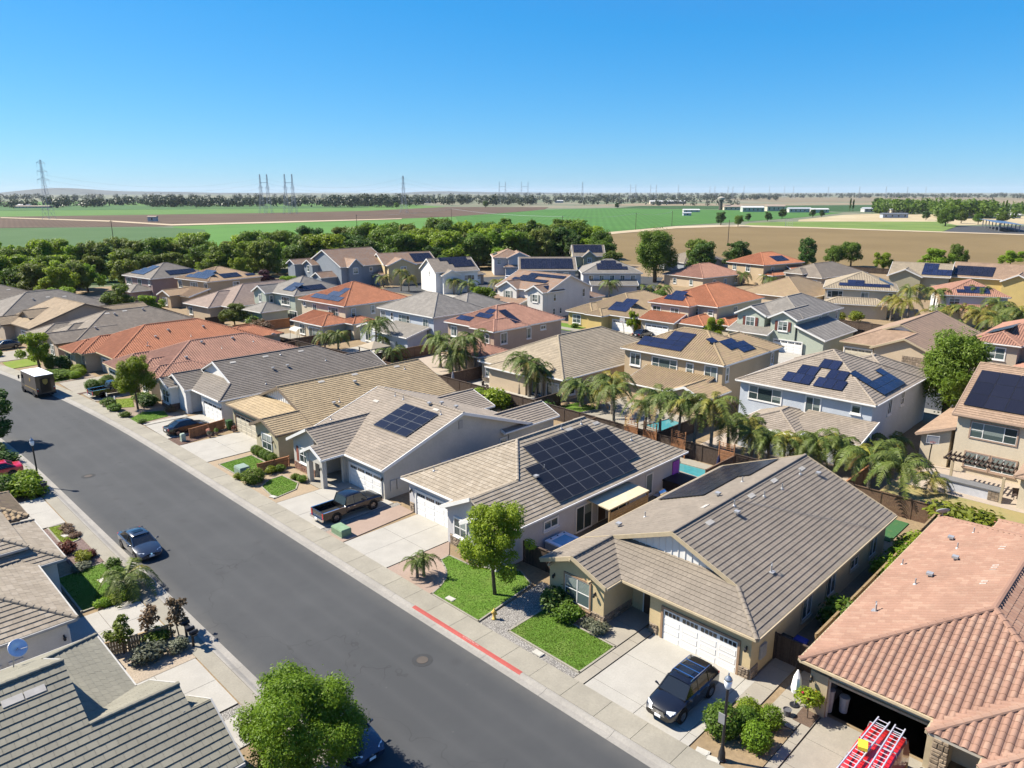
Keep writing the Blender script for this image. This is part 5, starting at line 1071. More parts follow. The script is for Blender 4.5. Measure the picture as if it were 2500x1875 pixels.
lawn([(10.2, 49.3), (13.4, 49.3), (13.3, 55.4), (10.2, 55.2)], 'half shaded green lawn on the left between driveway and parked sedan', blades=6000); lawn([(12.0, 60.4), (13.2, 60.7), (13.45, 62.5), (13.3, 64.6), (12.0, 64.8)], 'small yellow green lawn patch on the left with a stone plate', 'lawn_yellow', z=.13, blades=2000)
for x, y, a, lb in ((28.0, 33.5, .1, 'utility cover plate in the curved lawn'), (27.75, 25.3, 0, 'tilted white utility box lid on the gravel strip'), (27.6, 14.3, .2, 'tan utility lid beside the lamp post'), (27.5, 13.7, .3, 'white framed utility lid at the lamp base'), (12.6, 62.2, .2, 'pale stone plate in the small left lawn'), (12.4, 52.6, .1, 'pale stone plate in the half shaded lawn'), (27.9, 57.6, .3, 'small white plate at the pickup side lawn')):
    o = MB().box(-.2, .2, -.33, .33, 0, .05).box(-.15, .15, -.27, .27, .05, .062).build('utility_hatch', M('lid', (.5, .48, .42), .8), loc=(x, y, .1), rot=(0, 0, a)); tag(o, lb, 'utility hatch')
# back gardens between the rows and the back street
patch('patio', rect(57, 62.4, 31, 40), .08, CC); patch('patio', rect(63, 75, 22.5, 38), .08, M('patio_pale', (.42, .35, .28), .85, .1, 6)); patch('patio', rect(63.2, 80, 41, 55), .08, CC); patch('patio', rect(64, 69.5, 62.5, 75), .08, CW); patch('patio', rect(63, 77, 77, 93), .08, MATS['patio_pale']); patch('patio', rect(62.5, 74, 94.5, 108), .08, CW); patch('patio', rect(71, 78.2, 5, 18.5), .08, MATS['patio_pale']); patch('patio', rect(63, 68.5, 116, 128), .08, CC); patch('patio', rect(55, 62, 11, 14), .07, CC)
lawn(rect(63.2, 70.9, -8, 19.6), 'dry yellowish back lawn behind the wooden fence on the right', 'lawn_dry', z=.1, edge=False); lawn(rect(57.5, 62, 15.5, 20.5), 'patch of bright artificial turf behind the brown roofed house', 'turf', z=.1, edge=False); lawn([(66, 55), (70, 54.2), (70.4, 57.8), (66, 58)], 'small back lawn between palms near the pool', 'lawn', z=.1, edge=False); lawn(rect(121, 128, 62.6, 66), 'side lawn with shrub between two third row houses', 'lawn', edge=False); lawn(rect(108, 114, 91, 101), 'front lawn of the yellow arched house', 'lawn', edge=False); lawn(rect(123, 135, 44, 45.4), 'narrow green side lawn by the sandy roofed house', 'lawn', edge=False)
patch('back_street', rect(99, 108.5, -30, 215), .05, MATS['asphalt']); patch('back_sidewalk', rect(108.5, 110.6, -30, 215), .12, MATS['concrete_walk']); patch('back_sidewalk', rect(97, 99, -30, 215), .12, MATS['concrete_walk'])
for i, (y0, y1) in enumerate(((48.6, 55), (72, 79), (80.7, 86.4), (112, 118.5), (38, 44), (140, 146))): paving('driveway', 110.6, 118.4, y0, y1, 2, 2, CW)
for y0 in (28, 47, 64, 84, 100, 122): paving('driveway', 91, 97, y0, y0 + 6, 2, 2, CC)
patch('court', [(120, 135), (160, 108), (200, 130), (190, 160), (150, 175), (118, 170)], .06, MATS['asphalt'], th=.05); patch('court_walk', [(118, 128), (140, 122), (146, 132), (128, 150), (116, 150)], .075, CW, th=.05)
M('pool_water', (.07, .3, .33), .05, .15, 3, spec=.5); M('pool_shell', (.55, .6, .6), .6); M('pool_stone', (.4, .33, .26), .9, .3, 6)
def pool(poly, label):
    c = (sum(p[0] for p in poly) / len(poly), sum(p[1] for p in poly) / len(poly)); L = [(x - c[0], y - c[1]) for x, y in poly]
    o = empty('swimming_pool', (c[0], c[1], 0), 0, label, 'swimming pool')
    MB().prism(L, .02, .12).build('water', MATS['pool_water'], o); n = len(L); mb = MB()
    for i in range(n):
        a = Vector(L[i]); b = Vector(L[(i + 1) % n]); d = (b - a).normalized(); s = Vector((d.y, -d.x)) * .2
        mb.prism([tuple(a - s - d * .1), tuple(b - s + d * .1), tuple(b + s + d * .1), tuple(a + s - d * .1)], 0, .2)
    mb.build('coping', MATS['concrete_walk'], o)
pool([(58.3, 32.4), (61, 32.6), (60.8, 36.5), (58.6, 36.6)], 'turquoise pool behind the house with the largest solar array'); pool([(67.4, 42.6), (72.2, 42.6), (72.6, 45.4), (68.2, 46.2)], 'turquoise pool below the tan house with blue solar panels'); pool([(64, 80), (67, 79.4), (67.4, 84), (64.6, 84.6)], 'small pool behind the fence by the brown house with pink roof')
# ------------------------------------------------------------------ vegetation
leaf_mat('leaf_bright', (.16, .255, .012), (.29, .41, .03), .5); leaf_mat('leaf_mid', (.09, .165, .014), (.18, .27, .03), .48); leaf_mat('leaf_dark', (.045, .1, .014), (.105, .185, .03), .44); leaf_mat('leaf_olive', (.11, .155, .018), (.2, .25, .035), .46)
leaf_mat('leaf_yellow', (.16, .2, .01), (.3, .32, .03), .4); leaf_mat('leaf_red', (.12, .03, .02), (.22, .07, .04), .3); leaf_mat('leaf_plum', (.06, .02, .03), (.12, .04, .05), .3); leaf_mat('leaf_grey', (.1, .12, .07), (.19, .2, .13), .3); leaf_mat('frond', (.08, .125, .02), (.2, .25, .05), .4); leaf_mat('frond_gold', (.16, .16, .02), (.34, .3, .05), .35); leaf_mat('frond_dry', (.3, .2, .08), (.4, .3, .14), .3); leaf_mat('leaf_brown', (.14, .08, .04), (.25, .16, .09), .25); leaf_mat('flower_pink', (.6, .2, .16), (.75, .4, .3), .3); leaf_mat('flower_red', (.45, .03, .03), (.6, .08, .06), .3)
M('bark_wood', (.16, .12, .09), .95, .25, 9, bmp=.03); M('palm_trunk', (.26, .22, .17), .95, .3, 14, bmp=.04)
def leaf_cloud(name, lobes, n, size, seed, mat, fill=.5):
    g = np.random.default_rng(seed); w = np.array([l[3] * l[4] * l[5] for l in lobes]) ** (2 / 3); k = g.choice(len(lobes), n, p=w / w.sum()); Lb = np.array(lobes)[k]
    d = g.normal(size=(n, 3)); d /= np.linalg.norm(d, axis=1)[:, None]; r = fill + (1 - fill) * g.random(n) ** .6; r *= 1 + .12 * g.normal(size=n)
    c = Lb[:, :3] + d * r[:, None] * Lb[:, 3:6]
    nrm = d * .9 + g.normal(size=(n, 3)) * .55 + np.array([0, 0, .35]); nrm /= np.linalg.norm(nrm, axis=1)[:, None]
    a = np.cross(nrm, g.normal(size=(n, 3))); a /= np.linalg.norm(a, axis=1)[:, None]; b = np.cross(nrm, a); s = size * (.6 + .8 * g.random(n))[:, None]
    v = np.stack([c - a * s, c + b * s * .5 + nrm * s * .12, c + a * s, c - b * s * .5 + nrm * s * .12], 1).reshape(-1, 3)
    me = bpy.data.meshes.new(name); me.vertices.add(4 * n); me.vertices.foreach_set('co', v.ravel()); me.loops.add(4 * n); me.loops.foreach_set('vertex_index', np.arange(4 * n, dtype=np.int32)); me.polygons.add(n); me.polygons.foreach_set('loop_start', np.arange(0, 4 * n, 4, dtype=np.int32)); me.materials.append(mat); me.update(calc_edges=True); return me
def lobes_round(seed, r=1., h=1., n=14, base=.4, flat=.8, core=.5):
    """uneven crown: a loose core and many clumps of different size at uneven distances from it"""
    q = random.Random(seed); L = [(0, 0, base + (h - base) * .48, r * core, r * core, (h - base) * core * .76)]; lean = [1 + .2 * math.sin(k * 1.3 + seed) for k in range(6)]
    for i in range(n):
        a = i * 2.4 + q.uniform(-.5, .5); t = q.random() ** .85; k = lean[int(a / 6.2832 * 6) % 6]; rr = r * q.uniform(.45, .95) * (1 - .55 * abs(t - .36)) * k; z = base + (h - base) * (.06 + .84 * t) + q.uniform(-.04, .04) * h; s = r * q.uniform(.13, .34)
        L.append((math.cos(a) * rr, math.sin(a) * rr, z, s, s, s * flat * q.uniform(.8, 1.2)))
    for i in range(max(3, n // 7)):
        a = q.uniform(0, 6.283); s = r * q.uniform(.14, .3); L.append((math.cos(a) * r * q.uniform(0, .4), math.sin(a) * r * q.uniform(0, .4), h - s * q.uniform(.5, 1.6), s, s, s * flat * 1.1))
    return L
def trunk_mesh(h, r, lobes, seed, mat='bark_wood', split=.35):
    q = random.Random(seed); mb = MB(); top = h * .75
    mb.tube([(0, 0, -.1), (q.uniform(-.03, .03) * h, q.uniform(-.03, .03) * h, h * split), (0, 0, top)], [r * 1.3, r, r * .35], 7)
    for l in lobes[1:9]: mb.tube([(0, 0, h * q.uniform(split * .8, .55)), (l[0] * .5, l[1] * .5, l[2] * .86), (l[0], l[1], l[2])], [r * .5, r * .3, r * .1], 5)
    return mb.me('trunk', MATS[mat], True)
TREES = {}
def kind(name, seeds, r, h, base, mat, n, size, nl=14, flat=.8, tr=.16, fill=.5, split=.35, core=.5):
    TREES[name] = []
    for s in seeds:
        L = lobes_round(s, r, h, nl, base, flat, core); TREES[name].append((leaf_cloud('crown', L, n, size, s, MATS[mat], fill), trunk_mesh(h, tr, L, s, split=split), h))
kind('street', (1, 2), 2.3, 6.7, 2.0, 'leaf_bright', 22000, .085, 44, 1.0, .11, core=.58)
kind('round', (3, 4, 5), 3.6, 7, 1.3, 'leaf_mid', 9000, .19, 34, .85, .2, core=.64)
kind('light', (6, 7), 3.5, 7, 1.3, 'leaf_bright', 8500, .19, 30, .85, .2)
kind('dark', (8, 9), 3.3, 8, 1.4, 'leaf_dark', 8500, .2, 34, .9, .22, core=.66)
kind('olive', (10, 11), 3.6, 7.5, 1.5, 'leaf_olive', 8000, .2, 28, .8, .2)
kind('tall', (12, 13), 2.4, 10, 1.5, 'leaf_mid', 7000, .21, 28, 1.3, .22)
kind('big', (14,), 3.6, 9, 2.2, 'leaf_mid', 30000, .13, 60, .85, .3, core=.8)
kind('front', (15,), 3.3, 6.2, 1.5, 'leaf_bright', 60000, .075, 60, .85, .16, core=.66)
kind('plum', (16,), 2.5, 5, .8, 'leaf_plum', 3500, .2, 16, .8, .15)
def shrub_kind(name, seed, mat, n, size, lob=7, fill=.55, flat=.9):
    q = random.Random(seed); L = [(0, 0, .5, .5, .5, .5)] + [(q.uniform(-.3, .3), q.uniform(-.3, .3), q.uniform(.3, .7), .36, .36, .34) for _ in range(lob)]
    TREES[name] = [(leaf_cloud('foliage', L, n, size, seed, MATS[mat], fill), None, 1.)]
def ball_kind(name, seed, mat, n, size): TREES[name] = [(leaf_cloud('foliage', [(0, 0, .5, .5, .5, .5)], n, size, seed, MATS[mat], .86), None, 1.)]
shrub_kind('shrub', 21, 'leaf_mid', 1500, .07); shrub_kind('shrub_light', 22, 'leaf_bright', 1500, .07); shrub_kind('shrub_yellow', 23, 'leaf_yellow', 1200, .07); shrub_kind('shrub_red', 24, 'leaf_red', 1200, .07); shrub_kind('shrub_grey', 25, 'leaf_grey', 1200, .07); shrub_kind('shrub_brown', 26, 'leaf_brown', 1400, .07); shrub_kind('shrub_dark', 29, 'leaf_dark', 1500, .08)
ball_kind('ball', 27, 'leaf_mid', 2600, .05); ball_kind('ball_y', 28, 'leaf_bright', 2600, .05)
stem = MB().tube([(0, 0, -.05), (.02, 0, .3), (0, .02, .6)], [.05, .04, .02], 6).me('stem', MATS['bark_wood'])
cnt = {}
def tree(k, x, y, h, label, group=None, wide=1., name=None, z=.05):
    V = TREES[k]; i = cnt.get(k, 0); cnt[k] = i + 1; cr, tk, H0 = V[i % len(V)]; s = h / H0
    small = tk is None
    o = empty(name or ('shrub' if small else 'broadleaf_tree'), (x, y, z), rnd.uniform(0, 6.28), label, 'shrub' if small else 'tree', group)
    c = mesh_obj('foliage' if small else 'crown', cr, None, o, scale=(s * wide, s * wide * rnd.uniform(.93, 1.07), s))
    mesh_obj('stem' if small else 'trunk', stem if small else tk, None, o, scale=(s, s, s)); return o
# street and garden trees
tree('street', 30.5, 31.8, 6.6, 'young bright green tree on the curved lawn in front of the pale grey house', wide=.95); tree('street', 29.3, 95, 6.6, 'bright green street tree in front of the red brown tile roof', wide=1.05); tree('light', 26.3, 127.6, 5.8, 'bright green tree behind the delivery truck', wide=.8)
tree('front', 13.3, 27.0, 5.15, 'large bright green tree over a parked car at the bottom edge'); tree('dark', 13.4, 92.4, 6.0, 'dark tree cut by the left picture edge above the street lamp'); tree('round', 20.6, 147.5, 5.5, 'green tree in front of the tan gable house garage', wide=.75)
tree('big', 93.4, 21.2, 10.6, 'big round deep green tree between pale blue house and black solar roof', wide=.9); tree('light', 115.2, 81.3, 4.3, 'small bright tree beside the black car by the yellow house', wide=.6); tree('light', 117, 65.2, 4.6, 'bushy green tree between orange roofed and green gabled houses', wide=.9)
tree('olive', 64.2, 142.5, 4.6, 'sprawling green tree in the back yard of the sage green house', wide=1.5); tree('light', 109.3, 118, 6.4, 'bright green tree on the back street beside the off white house', wide=1.1); tree('big', 187, 124.5, 15, 'tallest dark green tree among the far houses before the brown field', wide=1.1)
for i, (k, x, y, h, wd, lb) in enumerate((('dark', 253.9, 107.5, 11, .75, 'tall narrow dark tree alone at the brown field edge'), ('dark', 200, 116, 11.5, .9, 'dark tree to the right of the tallest tree'), ('dark', 231, 121, 10.3, 1.2, 'round dark tree beside the brown craftsman roof'), ('olive', 226, 133, 10.5, 1.1, 'olive tree behind the brown craftsman roof'), ('round', 275.7, 106.2, 7.4, .9, 'left tree of the pair at the field edge'), ('round', 280.5, 101.9, 8.4, 1.1, 'right tree of the pair at the field edge'), ('light', 265.9, 85.8, 6.6, 1.1, 'bright low tree behind the arched entry house'), ('light', 285.6, 75.5, 7.6, 1.3, 'wide bright tree behind the pale solar roof'), ('round', 299, 72, 8, .8, 'upright tree between two solar roofs on the field side'), ('light', 321, 60, 5.6, 1.6, 'low bright trees at right edge before the field'), ('dark', 207.8, 174.8, 11.5, .8, 'dark tree behind the olive gabled solar house'), ('round', 215.7, 166.8, 12.6, .8, 'tall bright tree right of the olive gabled solar house'), ('round', 205, 158, 9.5, 1.2, 'round tree right of the olive gabled solar house, lower'), ('olive', 176, 133, 9.5, 1., 'soft olive tree left of the tallest tree'), ('dark', 218, 146, 9, 1.2, 'dark round tree behind the tallest tree'), ('olive', 66, 210, 9, 1, 'olive tree right behind the mauve house'), ('plum', 98, 196, 5, 1.1, 'purple leaved tree left of the slate grey house'), ('light', 94, 203, 8.5, .8, 'upright light green tree by the purple tree'), ('light', 100, 186, 4, 1.4, 'low yellow green tree in front of the purple tree'), ('light', 165, 196, 8, 1, 'light tree above the light blue far house'), ('dark', 155, 190, 9, 1, 'dark green round tree behind the white gabled house'), ('round', 148, 176, 7, .8, 'tree between cream house and white gabled house'), ('light', 104, 150, 3.5, 1.1, 'bright small tree by the court drive'), ('olive', 52, 172, 7, 1.2, 'feathery olive tree behind the far left roofs'), ('light', 56, 166, 5, 1.2, 'bright bushy tree below the mauve house'), ('light', 44, 180, 6.5, 1, 'bright tree behind the grey far left roofs'))):
    tree(k, x, y, h, lb, 'garden trees', wd)
# belt of trees between the houses and the fields
belt = []
q = random.Random(5)
F0 = [(20, 262), (45, 245), (70, 224), (95, 214), (130, 214), (160, 205), (182, 188), (196, 176)]; B0 = [(22, 330), (60, 315), (110, 292), (150, 282), (190, 264), (225, 240), (245, 214), (250, 196)]
for row, t in enumerate((.0, .28, .58, .95)):
    for i in range(len(F0) - 1):
        for s in (0, .22, .44, .68, .86):
            u = s + q.uniform(-.1, .1) + (.17 if row % 2 else 0); f = [F0[i][k] + (F0[i + 1][k] - F0[i][k]) * u for k in (0, 1)]; b = [B0[i][k] + (B0[i + 1][k] - B0[i][k]) * u for k in (0, 1)]
            x = f[0] + (b[0] - f[0]) * t * .8 + q.uniform(-2, 2); y_ = f[1] + (b[1] - f[1]) * t * .8 + q.uniform(-2, 2)
            if 60 < x < 82 and 205 < y_ < 232 and row == 0: continue
            belt.append((q.choice(('round', 'light', 'olive', 'dark', 'light', 'round', 'tall') if i > 2 else ('olive', 'light', 'round', 'light', 'olive')), x, y_, q.uniform(7.2, 10.2) + (2.2 if row > 1 else .4) + (3.2 if i >= 4 else 1.6 if i >= 3 else 0) - (.6 if i < 2 else 0)))
for q2 in range(26):
    belt.append((q.choice(('olive', 'light', 'round')), q.uniform(4, 62), q.uniform(206, 262), q.uniform(6.5, 8.5)))
for k, x, y_, h in belt: tree(k, x, y_, h, '%s tree in the %s of the tree belt, %s row' % ({'round': 'rounded green', 'light': 'bright green', 'olive': 'olive green', 'dark': 'dark green', 'tall': 'tall narrow green'}[k], 'left end' if y_ / max(x, 1) > 3.4 else 'left part' if y_ / x > 2.2 else 'middle' if y_ / x > 1.4 else 'right end', 'front' if x + y_ < 305 else 'middle' if x + y_ < 370 else 'back'), 'trees of the belt behind the houses', q.uniform(1.0, 1.3) if k != 'tall' else 1.3)
for x, y_, h in ((36, 236, 8), (50, 230, 8.5), (28, 246, 8.5), (60, 222, 7.5), (30, 222, 7)): tree('light', x, y_, h, 'bright round tree at the front of the belt on the left', 'front trees of the belt, left side', 1.1)
# shrubs, hedges, garden plants
for x, y, w, h, k, lb in ((29.4, 14.3, 1.7, 1.6, 'ball', 'tallest clipped shrub beside the lamp post'), (30.6, 13.6, 1.25, 1.15, 'ball', 'clipped round shrub in the middle of the lamp bed'), (31.4, 13.9, 1.1, 1.1, 'ball_y', 'clipped round shrub at the back of the lamp bed'), (31.6, 12.8, 1.15, 1.15, 'ball_y', 'clipped round shrub nearest the open garage'), (29.7, 12.6, 1.35, 1.35, 'ball_y', 'clipped yellow topped shrub nearest the pavement in the lamp bed')):
    o = tree(k, x, y, 1, lb, 'clipped shrubs around the lamp post'); o.children[0].scale = (w, w, h)
sh = [('shrub_dark', 32.1, 27.7, 2.0, 1.5, 'dark shrub under the bay window left side'), ('shrub', 31.7, 26.3, 1.6, 1.2, 'green shrub under the bay window'), ('shrub_grey', 31.9, 24.9, .8, .7, 'small grey plant beside the stone corner'), ('shrub_grey', 32.0, 24.0, 1.1, .8, 'loose grey shrub at the entry corner'),
 ('shrub_dark', 33.0, 36.6, 2.0, 1.7, 'dark bush between young tree and white garage'), ('ball', 28.3, 62.1, 2.0, 1.3, 'dense rounded shrub at the pavement by the small rounded lawn'), ('shrub_yellow', 30.5, 63.0, 1.0, .8, 'yellow shrub at the cedar fence'), ('shrub', 31.4, 62.8, .9, .8, 'green shrub next to the yellow one'), ('shrub', 31.5, 60.0, .8, .6, 'low shrub by the brick wainscot'), ('shrub', 31.6, 58.9, .9, .7, 'low shrub by the porch pier'),
 ('shrub_yellow', 27.7, 63.9, .8, .7, 'yellow shrub beside the green utility box'), ('shrub', 27.6, 88.6, .9, .5, 'low plant at the white house walk'), ('shrub', 27.0, 92.5, 1.2, .7, 'plant at the pavement before the white house'), ('shrub_dark', 30.9, 96.0, 2.4, 1.4, 'dark green bush behind the street tree'), ('shrub', 31.2, 98.4, 2.2, 1.2, 'green bush left of the street tree'), ('shrub', 27.0, 96.4, 1.6, .9, 'bush at the foot of the sign post'), ('shrub', 27.2, 99.3, 1.8, 1.0, 'bush behind the sign post'), ('shrub_brown', 31.8, 91.0, 1.2, .8, 'dry shrub by the white house corner'),
 ('ball', 28.2, 109.0, 1.7, 1.5, 'clipped square hedge block beside the pickup, front'), ('ball', 29.6, 109.2, 1.6, 1.3, 'clipped square hedge block beside the pickup, rear'), ('ball', 30.6, 110.2, 1.8, 1.5, 'clipped hedge block next to the orange roofed house garage'), ('ball_y', 29.6, 119.5, 1.6, 1.1, 'yellowish mound shrub by the stone pillar'), ('ball_y', 29.9, 121.3, 1.9, 1.3, 'larger yellowish mound shrub'), ('ball_y', 28.6, 118.2, 1.5, 1.0, 'front yellowish mound shrub'), ('ball', 26.2, 120.5, 4.6, 1.1, 'long low hedge around the lawn by the truck'), ('ball', 27.6, 127.4, 1.4, 1.9, 'upright clipped shrub near the taupe wall'), ('shrub_dark', 29, 125.5, 2.2, 2.2, 'dark green tall shrub by the window'), ('shrub_dark', 28.4, 130, 2, 1.9, 'dark shrub against the taupe side wall'), ('ball_y', 24, 143.5, 1.3, 1, 'small round shrub before the dark parked car'),
 ('shrub_light', 12.4, 70.0 + 3.3, 2.6, 1.9, 'big yellow green hedge ball left of the lamp'), ('ball', 11.0, 74.6, 2.6, 2.0, 'round hedge ball at the left edge, front'), ('ball', 9.2, 74, 2.4, 1.8, 'round hedge ball at the left edge, rear'), ('ball_y', 12.9, 74.9, 2.2, 1.9, 'hedge ball right beside the left lamp post'), ('shrub_dark', 13.0, 84.2, 2.2, 1.4, 'dark green bush behind the red car'), ('shrub_dark', 12.6, 87.5, 2.4, 1.8, 'dark bush below the tree at the left edge'),
 ('shrub_red', 11.9, 58.9, 1.2, 1.0, 'dark red leaved shrub in the bark bed'), ('shrub_yellow', 12.4, 56.6, 1.1, .9, 'yellow orange shrub in the bark bed'), ('shrub_red', 13.0, 57.0, .7, .6, 'reddish plant by the kerb'), ('shrub_brown', 13.0, 63.6, .9, .4, 'brown grass tuft in the bark bed, far'), ('shrub_brown', 13.0, 62.6, .9, .4, 'brown grass tuft in the bark bed, middle'), ('shrub_brown', 13.1, 61.6, .9, .4, 'brown grass tuft in the bark bed, near'), ('shrub_grey', 12.0, 55.6, 1.3, .5, 'pale groundcover above the half shaded lawn'), ('shrub', 13.5, 53.8, 1.0, .9, 'green bush at the kerb below the sedan'), ('shrub', 13.4, 52.6, 1.0, .7, 'green bush beside the kerb palm'),
 ('shrub_grey', 11.6, 41.0, 1.7, 1.1, 'grey green shrub between the left driveways'), ('shrub', 12.4, 42.4, 1.4, .9, 'green shrub behind the low cedar fence'), ('shrub_grey', 12.9, 40.6, 1.1, .8, 'pale shrub beside the mailboxes'),
 ('shrub', 43.0, 13.6, 2.4, 2.1, 'flowering bush over the fence by the blue bin'), ('shrub_yellow', 62.4, 11.6, 4.2, 2.6, 'large yellow green bush at the back fence'), ('shrub_light', 55.5, 13.2, 2.6, 2.2, 'bright hedge bush beside the red tile roof, rear'), ('shrub_light', 53.2, 13.3, 2.4, 2.1, 'bright hedge bush beside the red tile roof, middle'), ('shrub_light', 51.0, 13.4, 2.2, 2.0, 'bright hedge bush beside the red tile roof, front'), ('shrub_red', 61.6, 7.2, 2.6, 1.9, 'red leaved bush at the right back fence'), ('shrub_dark', 61.6, 4.4, 2.4, 1.8, 'dark bush at the right picture edge by the back fence'),
 ('shrub_light', 61.2, 63.6, 3.2, 2.6, 'bright green bush at the back fence by the three palms'), ('shrub_light', 61.6, 67.0, 2, 1.9, 'smaller bright bush at the back fence'), ('shrub_light', 61.3, 93.2, 3.4, 2.4, 'bright green bush in front of the light blue house yard'), ('shrub_light', 61.7, 96, 2.4, 1.8, 'lower bright bush in front of the gazebo yard'), ('shrub_brown', 65.0, 133.4, 3.2, 2.6, 'dry brown hedge plant, right of the green house patio'), ('shrub_brown', 64.8, 130.6, 3, 2.4, 'dry brown hedge plant left of the red roofed house'), ('shrub_dark', 65.2, 136.0, 2.2, 2.8, 'dark cypress like shrub in the dry hedge'), ('shrub_light', 66, 138.5, 3.0, 2.4, 'bright shrub at the green house patio'), ('shrub_dark', 63.4, 46.5, 2.2, 1.4, 'dark low shrub at the pool fence'), ('shrub_dark', 63.2, 57, 3, 1.7, 'dark shrub under the leaning palm fronds'), ('shrub_dark', 62.0, 22.5, 3.6, 2.2, 'dark shrub below the small palms by the back fence'),
 ('shrub', 110.6, 97.5, 1.6, 1.1, 'clipped shrub before the arched entry'), ('shrub', 111.6, 92.6, 1.4, 1.0, 'small clipped shrub left of the arched entry'), ('ball', 159, 104, 3.6, 2, 'round bush right of the grey blue hip roof house'), ('shrub_light', 150, 66, 3.2, 2.4, 'yellow green bush behind the pale green house, left'), ('shrub_yellow', 154, 61.6, 3.2, 2.2, 'yellow bush under the cream house windows, left'), ('shrub_yellow', 156, 58.2, 3, 2.2, 'yellow bush under the cream house windows, middle'), ('shrub_yellow', 158, 55, 3, 2.4, 'yellow bush under the cream house windows, right'), ('shrub_light', 217, 94, 4, 3, 'bright bush in front of the peach house')]
for k, x, y, w, h, lb in sh:
    o = tree(k, x, y, 1, lb, 'garden shrubs'); o.children[0].scale = (w, w, h)
def hedge(x0, x1, y0, y1, h, k, lb):
    o = empty('hedge', ((x0 + x1) / 2, (y0 + y1) / 2, .05), 0, lb, 'hedge'); n = max(1, int(round(max(x1 - x0, y1 - y0) / .8)))
    for i in range(n):
        f = (i + .5) / n; ax = x1 - x0 > y1 - y0; c = mesh_obj('bush', TREES[k][0][0], None, o, ((x0 + (x1 - x0) * f if ax else (x0 + x1) / 2) - o.location.x, (y0 + (y1 - y0) * f if not ax else (y0 + y1) / 2) - o.location.y, 0), (0, 0, i * 1.7), (1.05 if ax else x1 - x0 + .1, 1.05 if not ax else y1 - y0 + .1, h))
hedge(31.7, 32.5, 65.2, 69.6, .95, 'ball', 'clipped green hedge under the window of the golden roofed house'); hedge(11.0, 13.3, 48.7, 49.4, .6, 'shrub_light', 'row of strappy green plants between lawn and driveway on the left'); hedge(48.5, 56, 12.7, 13.6, 2.0, 'shrub_light', 'long bright hedge between the brown roof and the red tile roof')
# loose young shrubs in the left bed (crape myrtle like)
kind('myrtle', (31, 32, 33), .75, 2.4, .6, 'leaf_brown', 900, .09, 9, 1.0, .03, .35)
kind('myrtle_g', (34,), .8, 2.5, .5, 'leaf_olive', 1100, .09, 9, 1.0, .03, .35)
for x, y, h, k, lb in ((10.6, 42.6, 2.5, 'myrtle_g', 'slender bronze leaved tree nearest the left garage roof'), (12.2, 43.0, 2.4, 'myrtle', 'slender bronze leaved tree in the middle of the left bed'), (13.6, 42.2, 2.6, 'myrtle', 'fullest bronze leaved tree beside the mailboxes')): tree(k, x, y, h, lb, 'young trees in the left bed', 1.15)
# rose standard in front of the open garage
o = empty('rose_bush', (33.5, 11.7, .1), 0, 'standard rose with red blooms in front of the open garage', 'rose bush'); MB().tube([(0, 0, 0), (.03, .02, .9)], .03, 6).build('stem', MATS['bark_wood'], o); mesh_obj('foliage', TREES['shrub_light'][0][0], None, o, (0, 0, .8), None, (1.15, 1.15, .9))
for i in range(7):
    a = i * 2.4; MB().lathe([(0, 0), (.06, .03), (.075, .08), (.04, .12), (0, .1)], 7).build('rose', MATS['flower_red'], o, loc=(math.cos(a) * .38, math.sin(a) * .38, 1.25 + .25 * math.sin(i * 1.7)))
o = tree('shrub', 62.0, 9.0, 1, 'pink flowering bush at the back fence on the right'); o.children[0].scale = (2.6, 2.6, 2); fl = leaf_cloud('blossom', [(0, 0, 1.1, 1.3, 1.3, 1.0)], 500, .12, 9, MATS['flower_pink'], .85); mesh_obj('blossom', fl, None, o)
# ------------------------------------------------------------------ palms
def frond_mesh(seed, L, lift, droop, mat, nl=30, ll=.66):
    q = random.Random(seed); mb = MB(); P = []
    for i in range(9):
        t = i / 8; P.append(Vector((L * (t - .18 * t * t * droop), 0, L * (lift * t - (lift + droop * .55) * t * t))))
    mb.tube(P, [.035 * (1 - .8 * i / 8) + .004 for i in range(9)], 4)
    for i in range(nl):
        t = .14 + .86 * i / (nl - 1); k = min(7, int(t * 8)); f = t * 8 - k; c = P[k].lerp(P[k + 1], f); d = (P[k + 1] - P[k]).normalized(); l = ll * (math.sin(math.pi * (.12 + .8 * t)) ** .7) * q.uniform(.85, 1.1)
        for s in (-1, 1):
            e = c + Vector((d.x * l * .45, s * l * .72, -l * q.uniform(.2, .6))); w = d * .035 * (L / 2.4); m = c.lerp(e, .5) + Vector((0, 0, l * .13))
            mb.mesh([c - w, c + w, m + w * .9, e, m - w * .9], [(0, 1, 2, 4), (4, 2, 3)])
    return mb.me('frond', MATS[mat])
FR = {m: [frond_mesh(40 + i, 2.5, l, d, m) for i, (l, d) in enumerate(((1.3, .25), (1.05, .55), (.75, .85), (.3, 1.05)))] for m in ('frond', 'frond_gold', 'frond_dry')}
def ptrunk():
    mb = MB(); pr = []
    for i in range(21):
        z = i / 20; pr.append((.5 * (1 - .3 * z) * (1.08 if i % 2 else .96) + (.25 * (1 - z) ** 8), z))
    return mb.lathe(pr, 8).me('trunk', MATS['palm_trunk'])
PT = ptrunk(); PN = 0
